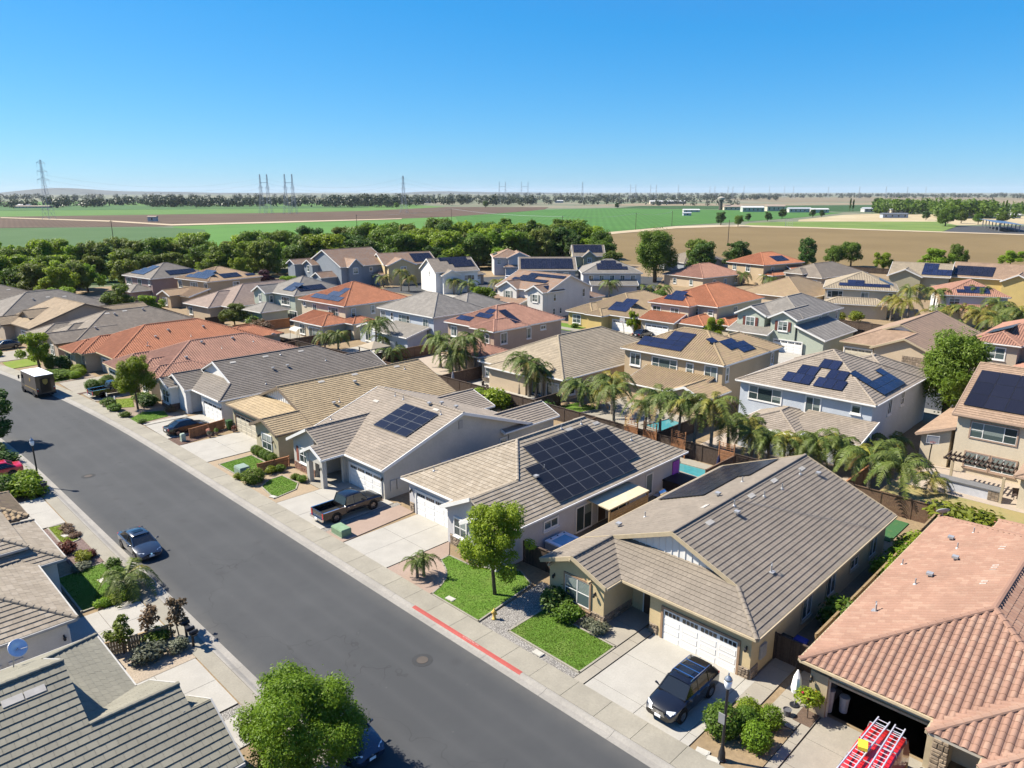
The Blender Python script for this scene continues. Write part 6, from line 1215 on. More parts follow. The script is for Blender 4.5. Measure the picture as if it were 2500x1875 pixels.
def palm(x, y, h, label, gold=0., size=1., n=17, group='queen palms in the gardens', lean=0.):
    """h = height of the crown's heart"""
    global PN; PN += 1; q = random.Random(PN * 13); o = empty('palm_tree', (x, y, .05), q.uniform(0, 6.28), label, 'palm', group)
    mesh_obj('trunk', PT, None, o, None, (lean * q.uniform(-1, 1), lean * q.uniform(-1, 1), 0), (.32 * size ** .5, .32 * size ** .5, h))
    o.rotation_euler = (q.uniform(-.05, .05), q.uniform(-.05, .05), o.rotation_euler.z)
    for i in range(n):
        t = i / (n - 1); k = min(3, int(t * 4)); m = 'frond_dry' if (k == 3 and q.random() < .25 + gold * .3) else 'frond_gold' if q.random() < gold else 'frond'
        s = size * q.uniform(.85, 1.3); mesh_obj('frond', FR[m][k], None, o, (0, 0, h - .05), (q.uniform(-.25, .25), q.uniform(-.12, .12), i * 2.4 + q.uniform(-.3, .3)), (s, s, s))
    return o
for i, (x, y, h, g, s, lb) in enumerate((
 (68.1, 66, 5.1, .1, .95, 'tall palm, left of the trio before the buff hip roof'), (68, 64.1, 4.6, .1, .9, 'middle palm of the trio before the buff hip roof'), (68.3, 63.1, 3.9, .1, .95, 'right palm of the trio before the buff hip roof'), (69, 62.6, 3.0, .2, .8, 'short palm behind the trio'),
 (68.4, 80.6, 4.2, 0, 1, 'left tall palm before the pink tiled brown house'), (69, 79.2, 3.4, 0, .9, 'short palm among the group before the pink tiled house'), (68.8, 77.4, 5.6, 0, 1, 'tall palm in the centre before the pink tiled house'), (70.7, 77.6, 5.9, 0, 1, 'tallest palm, right of the group before the pink tiled house'), (68.7, 80.4, 2.4, 0, .8, 'smallest palm before the pink tiled house'),
 (70.2, 54.1, 2.2, .4, .9, 'low palm on the small back lawn'), (69.5, 51.5, 4.4, .45, 1.05, 'golden palm at the left end of the pool row'), (69.2, 56.2, 2.6, .1, 1.1, 'leaning palm with drooping fronds left of the pool row'),
 (63.9, 47, 5.2, .3, 1, 'first palm of the pool row from the left'), (63.6, 42.7, 4.2, .35, 1, 'second palm of the pool row'), (63.7, 40.8, 5.5, .1, 1, 'third and darkest palm of the pool row'), (63.7, 38.6, 5.4, .1, 1, 'fourth palm of the pool row'), (64, 36.9, 5.1, .4, 1.05, 'fifth palm of the pool row'), (64, 34.9, 5.8, .45, 1.15, 'largest golden palm at the right end of the pool row'), (67.7, 34.9, 3, .15, 1, 'palm before the pale blue house, left'), (70, 34, 2.9, .15, .9, 'palm before the pale blue house porch'),
 (66.2, 31.6, 3.0, .4, .95, 'yellowish palm in the row below the pale blue house, first'), (66.4, 29.9, 2.6, .3, 1, 'yellowish palm in the row below the pale blue house, second'), (67.2, 28.6, 2.6, .1, 1, 'green palm in the row below the pale blue house, third'), (68, 27.2, 2.3, .1, .9, 'green palm in the row below the pale blue house, fourth'), (68.6, 25.8, 3, .15, 1, 'green palm in the row below the pale blue house, fifth'), (69.3, 24.4, 3.2, .15, .95, 'green palm in the row below the pale blue house, sixth'), (68.6, 22.4, 2.6, .1, 1, 'palm at the right end of the row below the pale blue house'), (72.6, 21.9, 2.4, .1, 1, 'palm in the gap between pale blue and beige houses'), (77, 22.0, 1.8, .1, .9, 'small palm along the shaded side of the pale blue house'),
 (64.7, 17.1, 4, .25, 1, 'palm standing alone on the dry back lawn'), (65.2, 19.9, 3.8, .35, 1.1, 'shaggy palm at the corner of the dry back lawn'), (70.5, 16.2, 1.2, .8, .7, 'withered small palm on the dry back lawn'),
 (70.4, 102.4, 4.8, 0, 1.15, 'tall arching palm over the gazebo'), (66.2, 107.5, 2.8, .2, .9, 'palm left of the gazebo yard'), (64.9, 109.6, 2.3, .1, .9, 'bushy palm left of the gazebo yard'), (75.2, 100.8, 1.9, .1, .9, 'small palm at the light blue patio'), (72.7, 103.6, 1.6, 0, .8, 'low palm under the light blue patio roof'), (70.5, 85.3, 4.4, 0, 1.1, 'palm at the corner between light blue and pink tiled houses'), (67.4, 94, 1.6, 0, 1, 'broad leafed palm at the gazebo fence'),
 (122.9, 173.4, 2.6, .5, 1, 'golden palm before the slate grey house'), (121, 162.7, 5.3, .15, 1.1, 'tall palm by the court, first'), (121.5, 159.8, 3.8, .3, 1.1, 'golden palm by the court, second'), (127, 147.5, 3.4, .1, 1, 'palm left of the white gabled house'), (129, 144, 2.8, .1, 1.2, 'wide palm before the white gabled house'),
 (164.6, 50.4, 4.4, .9, 1.2, 'bright yellow palm before the cream house, left'), (160.5, 47, 4.6, .9, 1.2, 'bright yellow palm before the cream house, front'), (168, 48, 6.4, .2, 1.2, 'tall green palm behind the yellow palms'), (172, 44.6, 6, .1, 1.2, 'tall green palm right of the yellow palms'), (168, 40.9, 3.3, .4, 1.1, 'yellow green palm before the red clay roof, left'), (166, 37.5, 3.9, .5, 1.2, 'yellow green palm before the red clay roof, middle'), (167, 35, 3.4, .4, 1.2, 'yellow green palm before the red clay roof, right'), (169.5, 32.4, 4.8, .15, 1.3, 'tall palm at the right of the red clay roof'), (168, 29.6, 3.8, .3, 1.3, 'palm at the right picture edge in the far rows'),
 (151.5, 114.6, 3.6, .1, 1.1, 'palm before the grey blue hip roof house'), (160, 109, 2.2, .2, 1, 'yellowish palm right of the grey blue house, left'), (163, 106, 2.1, .2, 1, 'yellowish palm right of the grey blue house, right'), (137, 141, 2.9, .5, 1.1, 'yellow palm on the court island'), (182, 152, 2.6, .2, 1.1, 'palm before the olive gabled house'), (200, 103, 2.9, 0, 1.2, 'palm before the faded pink roof'), (203, 96, 2, .1, 1.1, 'palm before the peach house garage'), (176, 86, 1.8, .1, 1.1, 'low palm behind the orange roof'),
 (176, 37.5, 6.6, .1, 1.3, 'tall palm behind the red clay roof, right'), (163, 33.5, 3.6, .6, 1.2, 'gold palm at the foot of the far right palm group'), (160, 41, 3.2, .5, 1.2, 'gold palm left of the far right palm group'), (164, 27.4, 4.4, .3, 1.3, 'bushy palm at the right edge behind the clay roof'), (157, 30, 3.4, .2, 1.3, 'green palm above the clay roof at the right edge'), (150, 36, 3.0, .3, 1.2, 'palm behind the sandy tile roof ridge'), (147, 41.5, 2.6, .5, 1.1, 'small gold palm behind the sandy tile roof'),
 (13.2, 49.9, 1.1, .2, .8, 'short palm at the left kerb by the strappy plants'))):
    palm(x, y, h, lb, g, s * 1.08, 13 + (i * 7) % 9)
for i, (dx, dy, h, lb) in enumerate(((28.2, 37.3, 1.3, 'left stem of the pygmy date palm in the pink apron'), (28.7, 37.2, 1.45, 'right stem of the pygmy date palm in the pink apron'))): palm(dx, dy, h, lb, .05, .42, 17, 'pygmy date palms')
for i in range(26): pass
# ------------------------------------------------------------------ fences
M('fence_brown', (.16, .1, .065), .9, .3, 5, objvar=.2, bmp=.01); M('fence_dark', (.085, .062, .048), .9, .3, 5, objvar=.2, bmp=.01); M('cedar', (.36, .17, .08), .8, .25, 6, objvar=.2, bmp=.01); M('fence_tan', (.34, .24, .13), .9, .25, 5, objvar=.2, bmp=.01)
def fence(label, pts, h=1.8, mat='fence_brown', bw=.14, single=False, group='wooden fences'):
    o = empty('wooden_fence', (pts[0][0], pts[0][1], 0), 0, label, 'fence', group); ox, oy = pts[0]; bm = MB(); k = 0
    bd = MB().box(-bw / 2 + .006, bw / 2 - .006, -.012, .012, 0, 1).me('board', MATS[mat])
    for a, b in zip(pts[:-1], pts[1:]):
        a = Vector(a); b = Vector(b); L = (b - a).length; d = (b - a) / L; ang = math.atan2(d.y, d.x); n = max(1, round(L / 2.4))
        for i in range(n + 1):
            c = a + d * (L * i / n); MB().box(-.05, .05, -.05, .05, 0, h + .06).build('post', MATS[mat], o, loc=(c.x - ox, c.y - oy, 0), rot=(0, 0, ang))
        for z in (.3, h - .35, h): MB().box(0, L, -.045 if z < h else -.07, -.013 if z < h else .07, z - .05, z + .01 if z == h else z + .04).build('rail', MATS[mat], o, loc=(a.x - ox, a.y - oy, 0), rot=(0, 0, ang))
        m = int(L / bw)
        for i in range(m):
            c = a + d * (bw * (i + .5)); hh = h - .06 + rnd.uniform(-.012, .012)
            if single: mesh_obj('board', bd, None, o, (c.x - ox, c.y - oy, .03), (0, 0, ang), (1, 1, hh))
            else:
                s = Vector((-d.y, d.x)) * .012; e = d * (bw / 2 - .006); j = Vector((-d.y, d.x)) * rnd.uniform(-.006, .006); cc = c - Vector((ox, oy)) + j
                bm.prism([tuple(cc - e - s), tuple(cc + e - s), tuple(cc + e + s), tuple(cc - e + s)], .03, hh)
    if bm.f: tag(bm.build('board_row', MATS[mat], o), kind='stuff')
    return o
fence('tan fence between the brown roofed house and the red tile roof', [(38.6, 13.55), (62.6, 13.6)], 1.75, 'fence_tan', single=True)
fence('dark gate fence closing the side yard by the blue bin', [(37.2, 12.6), (37.2, 15.3)], 1.7, 'fence_dark', single=True); fence('side gate fence left of the brown roofed house', [(35.4, 29.3), (35.2, 33.6)], 1.7, 'fence_dark', single=True)
fence('weathered back fence of the dry lawn on the right', [(63.0, -6), (63.0, 20.6)], 1.8, 'fence_brown'); fence('back fence behind the pool with the trellis screens', [(63.1, 20.6), (62.6, 40)], 1.8, 'fence_dark'); fence('back fence along the palm pool row', [(62.6, 40), (62.9, 58)], 1.8, 'fence_dark'); fence('back fence before the buff hip roof', [(62.9, 58), (62.8, 77)], 1.8, 'fence_dark'); fence('back fence before the pink tiled house', [(62.8, 77), (62.2, 95)], 1.8, 'fence_brown'); fence('back fence before the light blue house', [(62.2, 95), (61.2, 114)], 1.8, 'fence_dark'); fence('dark back fence behind the barrel tile roofs', [(61.2, 114), (58.6, 145), (59, 168)], 1.8, 'fence_dark')
for y, x1, lb, m in ((21.2, 77, 'reddish fence between beige and pale blue houses', 'cedar'), (40.6, 80, 'fence between pale blue and tan houses', 'fence_dark'), (59.0 - .4, 68, 'fence between tan house and buff roofed house', 'fence_dark'), (76.1, 75, 'fence between buff roofed and pink tiled houses', 'fence_brown'), (94.2, 77, 'fence between pink tiled and light blue houses', 'fence_brown'), (114.6, 74, 'fence between light blue and red roofed houses', 'fence_brown'), (134.6, 72, 'fence left of the red roofed house', 'cedar'), (147, 64, 'fence by the dry hedge', 'fence_dark')): fence(lb, [(62.8 if y < 95 else 60.2, y), (x1, y)], 1.8, m)
for y, x0, x1, lb in ((31.4, 57, 62.5, 'side fence at the pool behind the solar array house'), (48.6, 57.5, 62.5, 'side fence behind the grey gable house'), (64.7, 56, 62.5, 'side fence behind the golden roof'), (80.4, 57, 62.4, 'side fence behind the dark roofed white house'), (96.6, 56, 62, 'side fence behind the red brown roof'), (112.4, 56, 61, 'side fence behind the orange roof')): fence(lb, [(x0, y), (x1, y)], 1.8, 'fence_brown')
fence('fence behind the pale green gabled house', [(140, 47), (140, 66)], 1.8, 'fence_dark'); fence('fence before the cream house and yellow palms', [(148, 46), (149, 66)], 1.8, 'fence_dark'); fence('far fence along the brown field', [(245, 150), (258, 108), (262, 60)], 1.9, 'fence_dark')
fence('front cedar fence between small lawn and square lawn', [(29.6, 63.75), (31.3, 63.65), (32.8, 63.6)], 1.1, 'cedar', single=True); fence('front cedar fence beside the black sedan', [(29.3, 79.05), (31.6, 79.45), (33.6, 79.85)], 1.15, 'cedar', single=True); fence('short cedar fence between the left driveways', [(9.6, 43.1), (10.9, 42.7), (13.2, 42.3)], 1.0, 'fence_tan', single=True)
# trellis screens on the back fence
for x, y, lb in ((62.4, 43.6, 'wooden slat screen at the pool row, left'), (62.4, 41.2, 'wooden slat screen at the pool row, middle left'), (62.2, 37.6, 'wooden slat screen at the pool row, middle right'), (62.2, 32.2, 'tall wooden slat screen before the blue umbrella')):
    o = empty('slat_screen', (x, y, 0), 0, lb, 'screen', 'slat screens')
    for s in (-.8, .8): MB().box(-.05, .05, s - .05, s + .05, 0, 2.9).build('post', MATS['cedar'], o)
    for i in range(14): MB().box(-.02, .02, -.8, .8, .3 + i * .13, .38 + i * .13).build('slat', MATS['cedar'], o)
    for i in range(5): MB().box(-.015, .015, -.8 + i * .4 - .02, -.8 + i * .4 + .02, 2.2, 2.85).build('lattice_bar', MATS['cedar'], o)
    for i in range(4): MB().box(-.013, .013, -.8, .8, 2.25 + i * .18, 2.29 + i * .18).build('lattice_bar', MATS['cedar'], o)
# ------------------------------------------------------------------ vehicles
def paint(name, c, rough=.25): return M(name, c, rough, .02, 2, spec=.5, coat=.8, var2=0)
paint('paint_black', (.006, .006, .007)); paint('paint_blue', (.016, .024, .042)); paint('paint_red', (.4, .008, .025)); paint('paint_brown', (.03, .0165, .009), .4); paint('paint_van', (.42, .01, .012), .35); paint('paint_grey', (.03, .033, .036))
M('tyre', (.012, .012, .013), .9); M('rim', (.55, .55, .57), .25, metal=.9, var2=0); glass_mat('car_glass', (.008, .01, .012), (.012, .014, .016)); M('lamp_clear', (.7, .72, .75), .1, spec=.6); M('lamp_red', (.4, .01, .01), .2, spec=.5); M('chrome', (.75, .75, .77), .12, metal=1, var2=0); M('plate_white', (.75, .75, .75), .5); M('plastic', (.015, .015, .016), .6); M('bed_black', (.01, .01, .01), .8)
def wheel_parts(r, w):
    t = MB(); pr = [(r * .62, -w / 2), (r * .92, -w / 2), (r, -w * .35), (r, w * .35), (r * .92, w / 2), (r * .62, w / 2)]; t.lathe(pr, 20)
    m = MB(); m.lathe([(r * .1, w * .42), (r * .63, w * .38), (r * .66, w * .46), (r * .6, w * .5)], 20)
    for i in range(5):
        a = i * math.pi * .4; c, s = math.cos(a), math.sin(a); m.mesh([(c * r * .08 - s * r * .1, s * r * .08 + c * r * .1, w * .5), (c * r * .08 + s * r * .1, s * r * .08 - c * r * .1, w * .5), (c * r * .62 + s * r * .07, s * r * .62 - c * r * .07, w * .5), (c * r * .62 - s * r * .07, s * r * .62 + c * r * .07, w * .5)], [(0, 1, 2, 3)])
    return t.me('tyre', MATS['tyre'], False), m.me('rim', MATS['rim'])
WH = {}
def wheels(o, xs_, hw, r, w=.22):
    if (r, w) not in WH: WH[(r, w)] = wheel_parts(r, w)
    t, m = WH[(r, w)]
    for x in xs_:
        for s in (1, -1):
            e = mesh_obj('wheel', t, None, o, (x, s * (hw - w * .42), r), (R(-90) if s > 0 else R(90), 0, 0)); mesh_obj('rim', m, None, e)
            a = MB().lathe([(r * 1.0, -.1), (r * 1.17, -.1), (r * 1.17, .0), (r * 1.0, .0)], 20); a.build('wheel_arch', MATS['plastic'], o, loc=(x, s * (hw + .004), r + .03), rot=(R(-90) if s > 0 else R(90), 0, 0))
def hull(st, name, mat, o, smooth=True):
    """loft: station = (x, half width, z bottom, z belt, z top, half width at top)"""
    mb = MB(); v = []; prof = lambda x, w, zb, zl, zt, wt: [(x, 0, zb), (x, w * .8, zb), (x, w * .97, zb + .08), (x, w, zb + (zl - zb) * .55), (x, w * .985, zl), (x, wt, zt - .025), (x, wt * .6, zt), (x, 0, zt + .012)]
    n = 8
    for s in st: p = prof(*s); v += p + [(a, -b, c) for a, b, c in p[-2:0:-1]]
    m = 2 * n - 2; f = []
    for i in range(len(st) - 1):
        for j in range(m): f.append((i * m + j, i * m + (j + 1) % m, (i + 1) * m + (j + 1) % m, (i + 1) * m + j))
    f += [tuple(range(m - 1, -1, -1)), tuple(range((len(st) - 1) * m, len(st) * m))]
    mb.mesh(v, f); ob = mb.build(name, mat, o, smooth); ob.data.set_sharp_from_angle(angle=R(38)); return ob
def cabin(o, A, B, Cc, D, zb, zr, wb, wr, mat, doors=(0.,), zd=None, rails=False, sunroof=False):
    """glasshouse: A/B windscreen foot and head, Cc/D rear window head and foot (x), painted roof and pillars"""
    zd = zd or zb; G = MATS['car_glass']; P = lambda x, w, z: (x, w, z)
    bl, br, tl, tr = [P(A, wb * .92, zb), P(A, -wb * .92, zb), P(B, wr, zr), P(B, -wr, zr)]
    MB().face([br, bl, tl, tr][::-1]).face([(A + .02, 0, zb - .02), bl, tl]).build('windscreen', G, o)
    MB().face([P(D, wb * .9, zd), P(D, -wb * .9, zd), P(Cc, -wr, zr), P(Cc, wr, zr)][::-1]).build('rear_window', G, o)
    cuts = [None] + list(doors) + [None]
    for s in (1, -1):
        for i in range(len(cuts) - 1):
            x0b = A if i == 0 else cuts[i]; x0t = B if i == 0 else cuts[i]; x1b = D if i == len(cuts) - 2 else cuts[i + 1]; x1t = Cc if i == len(cuts) - 2 else cuts[i + 1]
            z1 = zd if i == len(cuts) - 2 else zb
            MB().face([P(x0b, s * wb * .96, zb), P(x1b, s * wb * .96, z1), P(x1t, s * wr, zr), P(x0t, s * wr, zr)][::s]).build('side_window', G, o)
        for a, b in (((A, wb * .93, zb), (B, wr, zr)), ((D, wb * .92, zd), (Cc, wr, zr))) + tuple(((c, wb * .96, zb), (c, wr, zr)) for c in doors):
            MB().tube([(a[0], s * a[1], a[2]), (b[0], s * b[1], b[2])], .045, 6).build('pillar', mat, o)
    mb = MB(); st = []
    for x, z, w in ((B + .1, zr - .02, wr * .95), (B - .02, zr + .012, wr), ((B + Cc) / 2, zr + .055, wr * 1.02), (Cc + .02, zr + .012, wr), (Cc - .1, zr - .03, wr * .95)): st += [(x, w, z - .03), (x, w * .97, z + .012), (x, w * .6, z + .04), (x, 0, z + .05), (x, -w * .6, z + .04), (x, -w * .97, z + .012), (x, -w, z - .03)]
    mb.mesh(st, [(i * 7 + j, i * 7 + j + 1, (i + 1) * 7 + j + 1, (i + 1) * 7 + j) for i in range(4) for j in range(6)]); mb.build('roof_panel', mat, o, True)
    if sunroof: MB().box((B + Cc) / 2 - .1, B - .3, -wr * .55, wr * .55, zr + .05, zr + .112).build('sunroof', G, o)
    if rails:
        for s in (1, -1): MB().tube([(B - .1, s * wr * .9, zr + .06), (B - .3, s * wr * .92, zr + .13), (Cc + .2, s * wr * .92, zr + .13), (Cc, s * wr * .9, zr + .05)], .022, 6).build('roof_rail', MATS['chrome'], o)
        for t in (.2, .45, .72): MB().box(B + (Cc - B) * t - .03, B + (Cc - B) * t + .03, -wr * .92, wr * .92, zr + .1, zr + .13).build('cross_bar', MATS['chrome'], o)
def lights(o, xf, xr, w, zf, zr_, fw=.34, fh=.16, tall=False):
    for s in (1, -1):
        MB().mesh([(xf - .28, s * w * .97, zf - fh * .3), (xf - .02, s * (w - .16), zf - fh * .5), (xf - .0, s * (w - .16 - fw * .6), zf - fh * .4), (xf - .06, s * (w - .2 - fw * .6), zf + fh * .55), (xf - .3, s * w * .95, zf + fh * .65)], [(0, 1, 4), (1, 2, 3), (1, 3, 4)]).build('headlight', MATS['lamp_clear'], o)
        b = (xr - .012, xr + .12, s * w * .97, s * (w - (.18 if tall else .36)), zr_ - (.26 if tall else .09), zr_ + (.18 if tall else .09)); MB().box(b[0], b[1], min(b[2], b[3]), max(b[2], b[3]), b[4], b[5]).build('taillight', MATS['lamp_red'], o)
def mirrors(o, x, w, z, mat):
    for s in (1, -1): MB().tube([(x, s * w * .95, z - .05), (x - .02, s * (w + .08), z + .02), (x - .05, s * (w + .2), z + .02)], [.03, .06, .07], 6).build('mirror', mat, o)
def plate(o, x, z, front=True): MB().box(x - .01, x + .012, -.17, .17, z - .07, z + .07).build('licence_plate', MATS['plate_white'], o)
def handles(o, xx, w, z, mat):
    for x in xx:
        for s in (1, -1): MB().box(x - .09, x + .09, s * w - .02, s * w + .02, z - .015, z + .015).build('door_handle', mat, o)
def sedan(label, x, y, rot, mat, L=4.8, Wd=1.82, group=None, z=.1, sun=False):
    o = empty('parked_car', (x, y, z), rot, label, 'car', group); w = Wd / 2; h = L / 2; k = L / 4.8
    hull([(-2.4 * k, w * .78, .34, .74, .9, w * .62), (-2.28 * k, w * .93, .24, .82, 1.0, w * .76), (-1.6 * k, w, .2, .9, 1.03, w * .82), (-.9 * k, w, .19, .93, .98, w * .86), (.4 * k, w, .19, .91, .96, w * .86), (1.0 * k, w, .19, .86, .95, w * .84), (1.7 * k, w * .98, .2, .74, .85, w * .76), (2.15 * k, w * .92, .22, .62, .72, w * .66), (2.38 * k, w * .76, .28, .5, .58, w * .5)], 'body', mat, o)
    cabin(o, 1.05 * k, .28 * k, -1.0 * k, -1.72 * k, .94, 1.4, w * .92, w * .68, mat, (-.22 * k,), 1.0, sunroof=sun)
    wheels(o, (1.42 * k, -1.38 * k), w, .325); lights(o, 2.28 * k, -2.36 * k, w * .92, .62, .8); mirrors(o, .85 * k, w, .98, mat); plate(o, 2.39 * k, .42); plate(o, -2.42 * k, .66); handles(o, (-.05 * k, -1.05 * k), w, .82, mat)
    MB().box(2.26 * k, 2.385 * k, -.34, .34, .46, .58).build('grille', MATS['plastic'], o); MB().lathe([(0, 0), (.07, 0), (.07, .02), (0, .02)], 12).build('badge', MATS['chrome'], o, loc=(2.37 * k, 0, .56), rot=(0, R(75), 0)); return o
def suv(label, x, y, rot, mat, z=.1):
    o = empty('parked_suv', (x, y, z), rot, label, 'SUV'); w = .92
    hull([(-2.36, w * .82, .42, .95, 1.08, w * .7), (-2.25, w * .95, .32, 1.0, 1.14, w * .78), (-1.5, w, .27, 1.02, 1.12, w * .86), (-.5, w, .26, 1.0, 1.08, w * .88), (.6, w, .26, .98, 1.06, w * .88), (1.05, w, .26, .95, 1.05, w * .86), (1.7, w * .98, .28, .86, .98, w * .78), (2.15, w * .92, .3, .74, .86, w * .66), (2.37, w * .76, .36, .62, .7, w * .5)], 'body', mat, o)
    cabin(o, 1.12, .42, -1.75, -2.22, 1.06, 1.62, w * .93, w * .72, mat, (-.2, -1.2), 1.1, rails=True, sunroof=True)
    wheels(o, (1.42, -1.36), w, .37, .25); lights(o, 2.28, -2.3, w * .94, .78, 1.0, .42, .2); mirrors(o, .95, w, 1.1, mat); plate(o, 2.38, .5); handles(o, (-.05, -1.0), w, .92, MATS['chrome'])
    g = MB()
    for i in range(5): g.box(2.26, 2.375, -.4 + i * .02, .4 - i * .02, .56 + i * .05, .585 + i * .05)
    gr = MB().box(2.2, 2.36, -.4, .4, .54, .8).build('grille', MATS['plastic'], o); g.build('grille_bar', MATS['chrome'], gr); MB().lathe([(.05, 0), (.09, 0), (.09, .02), (.05, .02)], 14).build('badge', MATS['chrome'], o, loc=(2.36, 0, .68), rot=(0, R(80), 0))
    for s in (1, -1): MB().lathe([(0, 0), (.06, 0), (.05, .03), (0, .03)], 10).build('fog_lamp', MATS['lamp_clear'], o, loc=(2.24, s * .62, .42), rot=(0, R(80), 0))
def pickup(label, x, y, rot, mat, z=.1, L=5.8):
    o = empty('pickup_truck', (x, y, z), rot, label, 'pickup'); w = .99
    hull([(-.78, w, .42, 1.0, 1.1, w * .9), (.4, w, .4, 1.02, 1.12, w * .9), (1.15, w, .4, 1.02, 1.14, w * .88), (1.5, w, .4, 1.0, 1.15, w * .86), (2.3, w * .98, .42, .98, 1.12, w * .84), (2.78, w * .95, .44, .92, 1.06, w * .8), (2.9, w * .86, .5, .86, .96, w * .74)], 'body', mat, o)
    cabin(o, 1.42, .78, -.55, -.82, 1.12, 1.82, w * .93, w * .76, mat, (.12,), 1.14)
    mb = MB(); mb.box(-2.85, -.8, -w, -w + .1, .5, 1.12); mb.box(-2.85, -.8, w - .1, w, .5, 1.12); mb.box(-2.93, -2.84, -w, w, .5, 1.12); mb.box(-.86, -.78, -w + .1, w - .1, .5, 1.14); mb.build('bed_side', mat, o)
    MB().box(-2.84, -.86, -w + .1, w - .1, .6, .68).build('bed_floor', MATS['bed_black'], o)
    for s in (1, -1): MB().box(-2.9, -.8, s * (w - .05) - .06, s * (w - .05) + .06, 1.12, 1.15).build('bed_rail', MATS['chrome'], o)
    MB().box(-3.08, -2.94, -w * .96, w * .96, .42, .62).build('rear_bumper', MATS['chrome'], o); MB().box(2.84, 2.98, -w * .9, w * .9, .42, .64).build('front_bumper', MATS['chrome'], o)
    wheels(o, (1.85, -1.75), w, .41, .28); lights(o, 2.92, -2.94, w * .95, .86, .9, .4, .2, True); mirrors(o, 1.05, w, 1.2, mat); plate(o, -3.09, .52); handles(o, (.0, -.55), w, .98, MATS['chrome']); MB().box(2.82, 2.91, -.55, .55, .7, .95).build('grille', MATS['plastic'], o)
sedan('dark blue sedan parked against the left kerb facing the camera', 16.0, 55.6, R(-90), MATS['paint_blue'], z=.05, sun=True); suv('black SUV with roof rails in the driveway, sun glinting on its windscreen', 30.1, 17.0, R(180), MATS['paint_black'])
pickup('black pickup with open bed in the driveway of the grey gable house', 30.8, 50.0, 0, MATS['paint_black']); pickup('black pickup partly behind the street tree farther up the street', 29.6, 104.7, R(4), MATS['paint_black']); sedan('black sedan in the driveway beside the cedar fence', 30.1, 81.7, 0, MATS['paint_black']); sedan('bright red car cut by the left picture edge', 11.5, 80.6, R(178), MATS['paint_red'], L=4.5); sedan('dark grey car in the far driveway behind the truck', 26.3, 149.8, R(185), MATS['paint_grey']); sedan('dark car hidden under the large tree at the bottom edge', 15.9, 27.4, R(-90), MATS['paint_blue'], z=.05); sedan('black car parked beside the yellow arched house', 113.2, 77.4, 0, MATS['paint_black']); sedan('white car on the court before the light blue far house', 160, 160, R(40), paint('paint_white', (.7, .7, .7)))
def delivery():
    o = empty('delivery_truck', (22.6, 112.6, .05), R(94.5), 'brown step delivery truck with white roof parked on the street', 'truck'); m = MATS['paint_brown']; w = 1.12
    st = [(-3.2, w), (-3.1, w), (2.1, w), (2.35, w * .97)]
    MB().box(-3.25, 2.1, -w, w, .55, 3.0).build('box_body', m, o); MB().prism([(0, 0)] * 3, 0, 0) if False else None
    v = [(2.1, -w, .55), (3.15, -w * .9, .55), (3.15, -w * .9, 1.25), (2.75, -w * .94, 1.5), (2.2, -w * .97, 2.75), (2.1, -w, 2.8)]; n = len(v); mb = MB(); mb.mesh(v + [(a, -b, c) for a, b, c in v], [tuple(range(n - 1, -1, -1)), tuple(range(n, 2 * n))] + [(i, (i + 1) % n, n + (i + 1) % n, n + i) for i in range(n)]); mb.build('cab', m, o)
    MB().face([(2.755, -w * .88, 1.55), (2.755, w * .88, 1.55), (2.23, w * .88, 2.65), (2.23, -w * .88, 2.65)]).build('windscreen', MATS['car_glass'], o)
    MB().box(-3.2, 2.1, -w + .03, w - .03, 3.0, 3.06).build('roof_panel', M('truck_white', (.8, .8, .8), .5), o)
    for s in (1, -1):
        MB().box(1.3, 2.15, s * w - .012, s * w + .012, 1.3, 2.6).build('cab_door', MATS['car_glass'], o); MB().box(-3.1, 1.2, s * w - .014, s * w + .014, 1.12, 1.18).build('gold_stripe', M('gold_paint', (.45, .3, .06), .5), o); MB().box(-3.1, 2.9, s * w * .99 - .02, s * w * .99 + .02, .5, .58).build('side_rail', MATS['plastic'], o)
        MB().tube([(2.4, s * w, 2.3), (2.5, s * (w + .25), 2.3)], .025, 6).build('mirror_arm', MATS['plastic'], o); MB().box(2.42, 2.55, s * (w + .2) - .06, s * (w + .2) + .1, 1.9, 2.4).build('mirror', MATS['plastic'], o)
        MB().box(-3.27, -3.2, s * .98 - .06, s * .98 + .06, .95, 1.2).build('taillight', MATS['lamp_red'], o); MB().box(-3.27, -3.2, s * .98 - .06, s * .98 + .06, 1.25, 1.36).build('reverse_light', MATS['lamp_clear'], o); MB().lathe([(0, 0), (.12, 0), (.1, .04), (0, .05)], 12).build('headlight', MATS['lamp_clear'], o, loc=(3.13, s * .75, 1.0), rot=(0, R(90), 0))
    MB().box(-3.28, -3.25, -.62, .62, .75, 2.65).build('rear_door', M('brown_door', (.03, .018, .01), .45), o)
    sh = [(-.3, .32), (-.3, -.05), (-.22, -.24), (0, -.4), (.22, -.24), (.3, -.05), (.3, .32), (0, .4)]
    MB().mesh([(-3.29, a, 2.15 + b) for a, b in sh], [tuple(range(8))]).build('shield_emblem', MATS['gold_paint'], o); MB().mesh([(1.75 - 2.9 + a * .7, w + .016, 2.3 + b * .7) for a, b in sh], [tuple(range(8))]).build('shield_emblem', MATS['gold_paint'], o)
    MB().box(-3.4, -3.25, -w, w, .45, .6).build('rear_step', MATS['plastic'], o); wheels(o, (2.2, -1.9), w, .42, .26)
delivery()
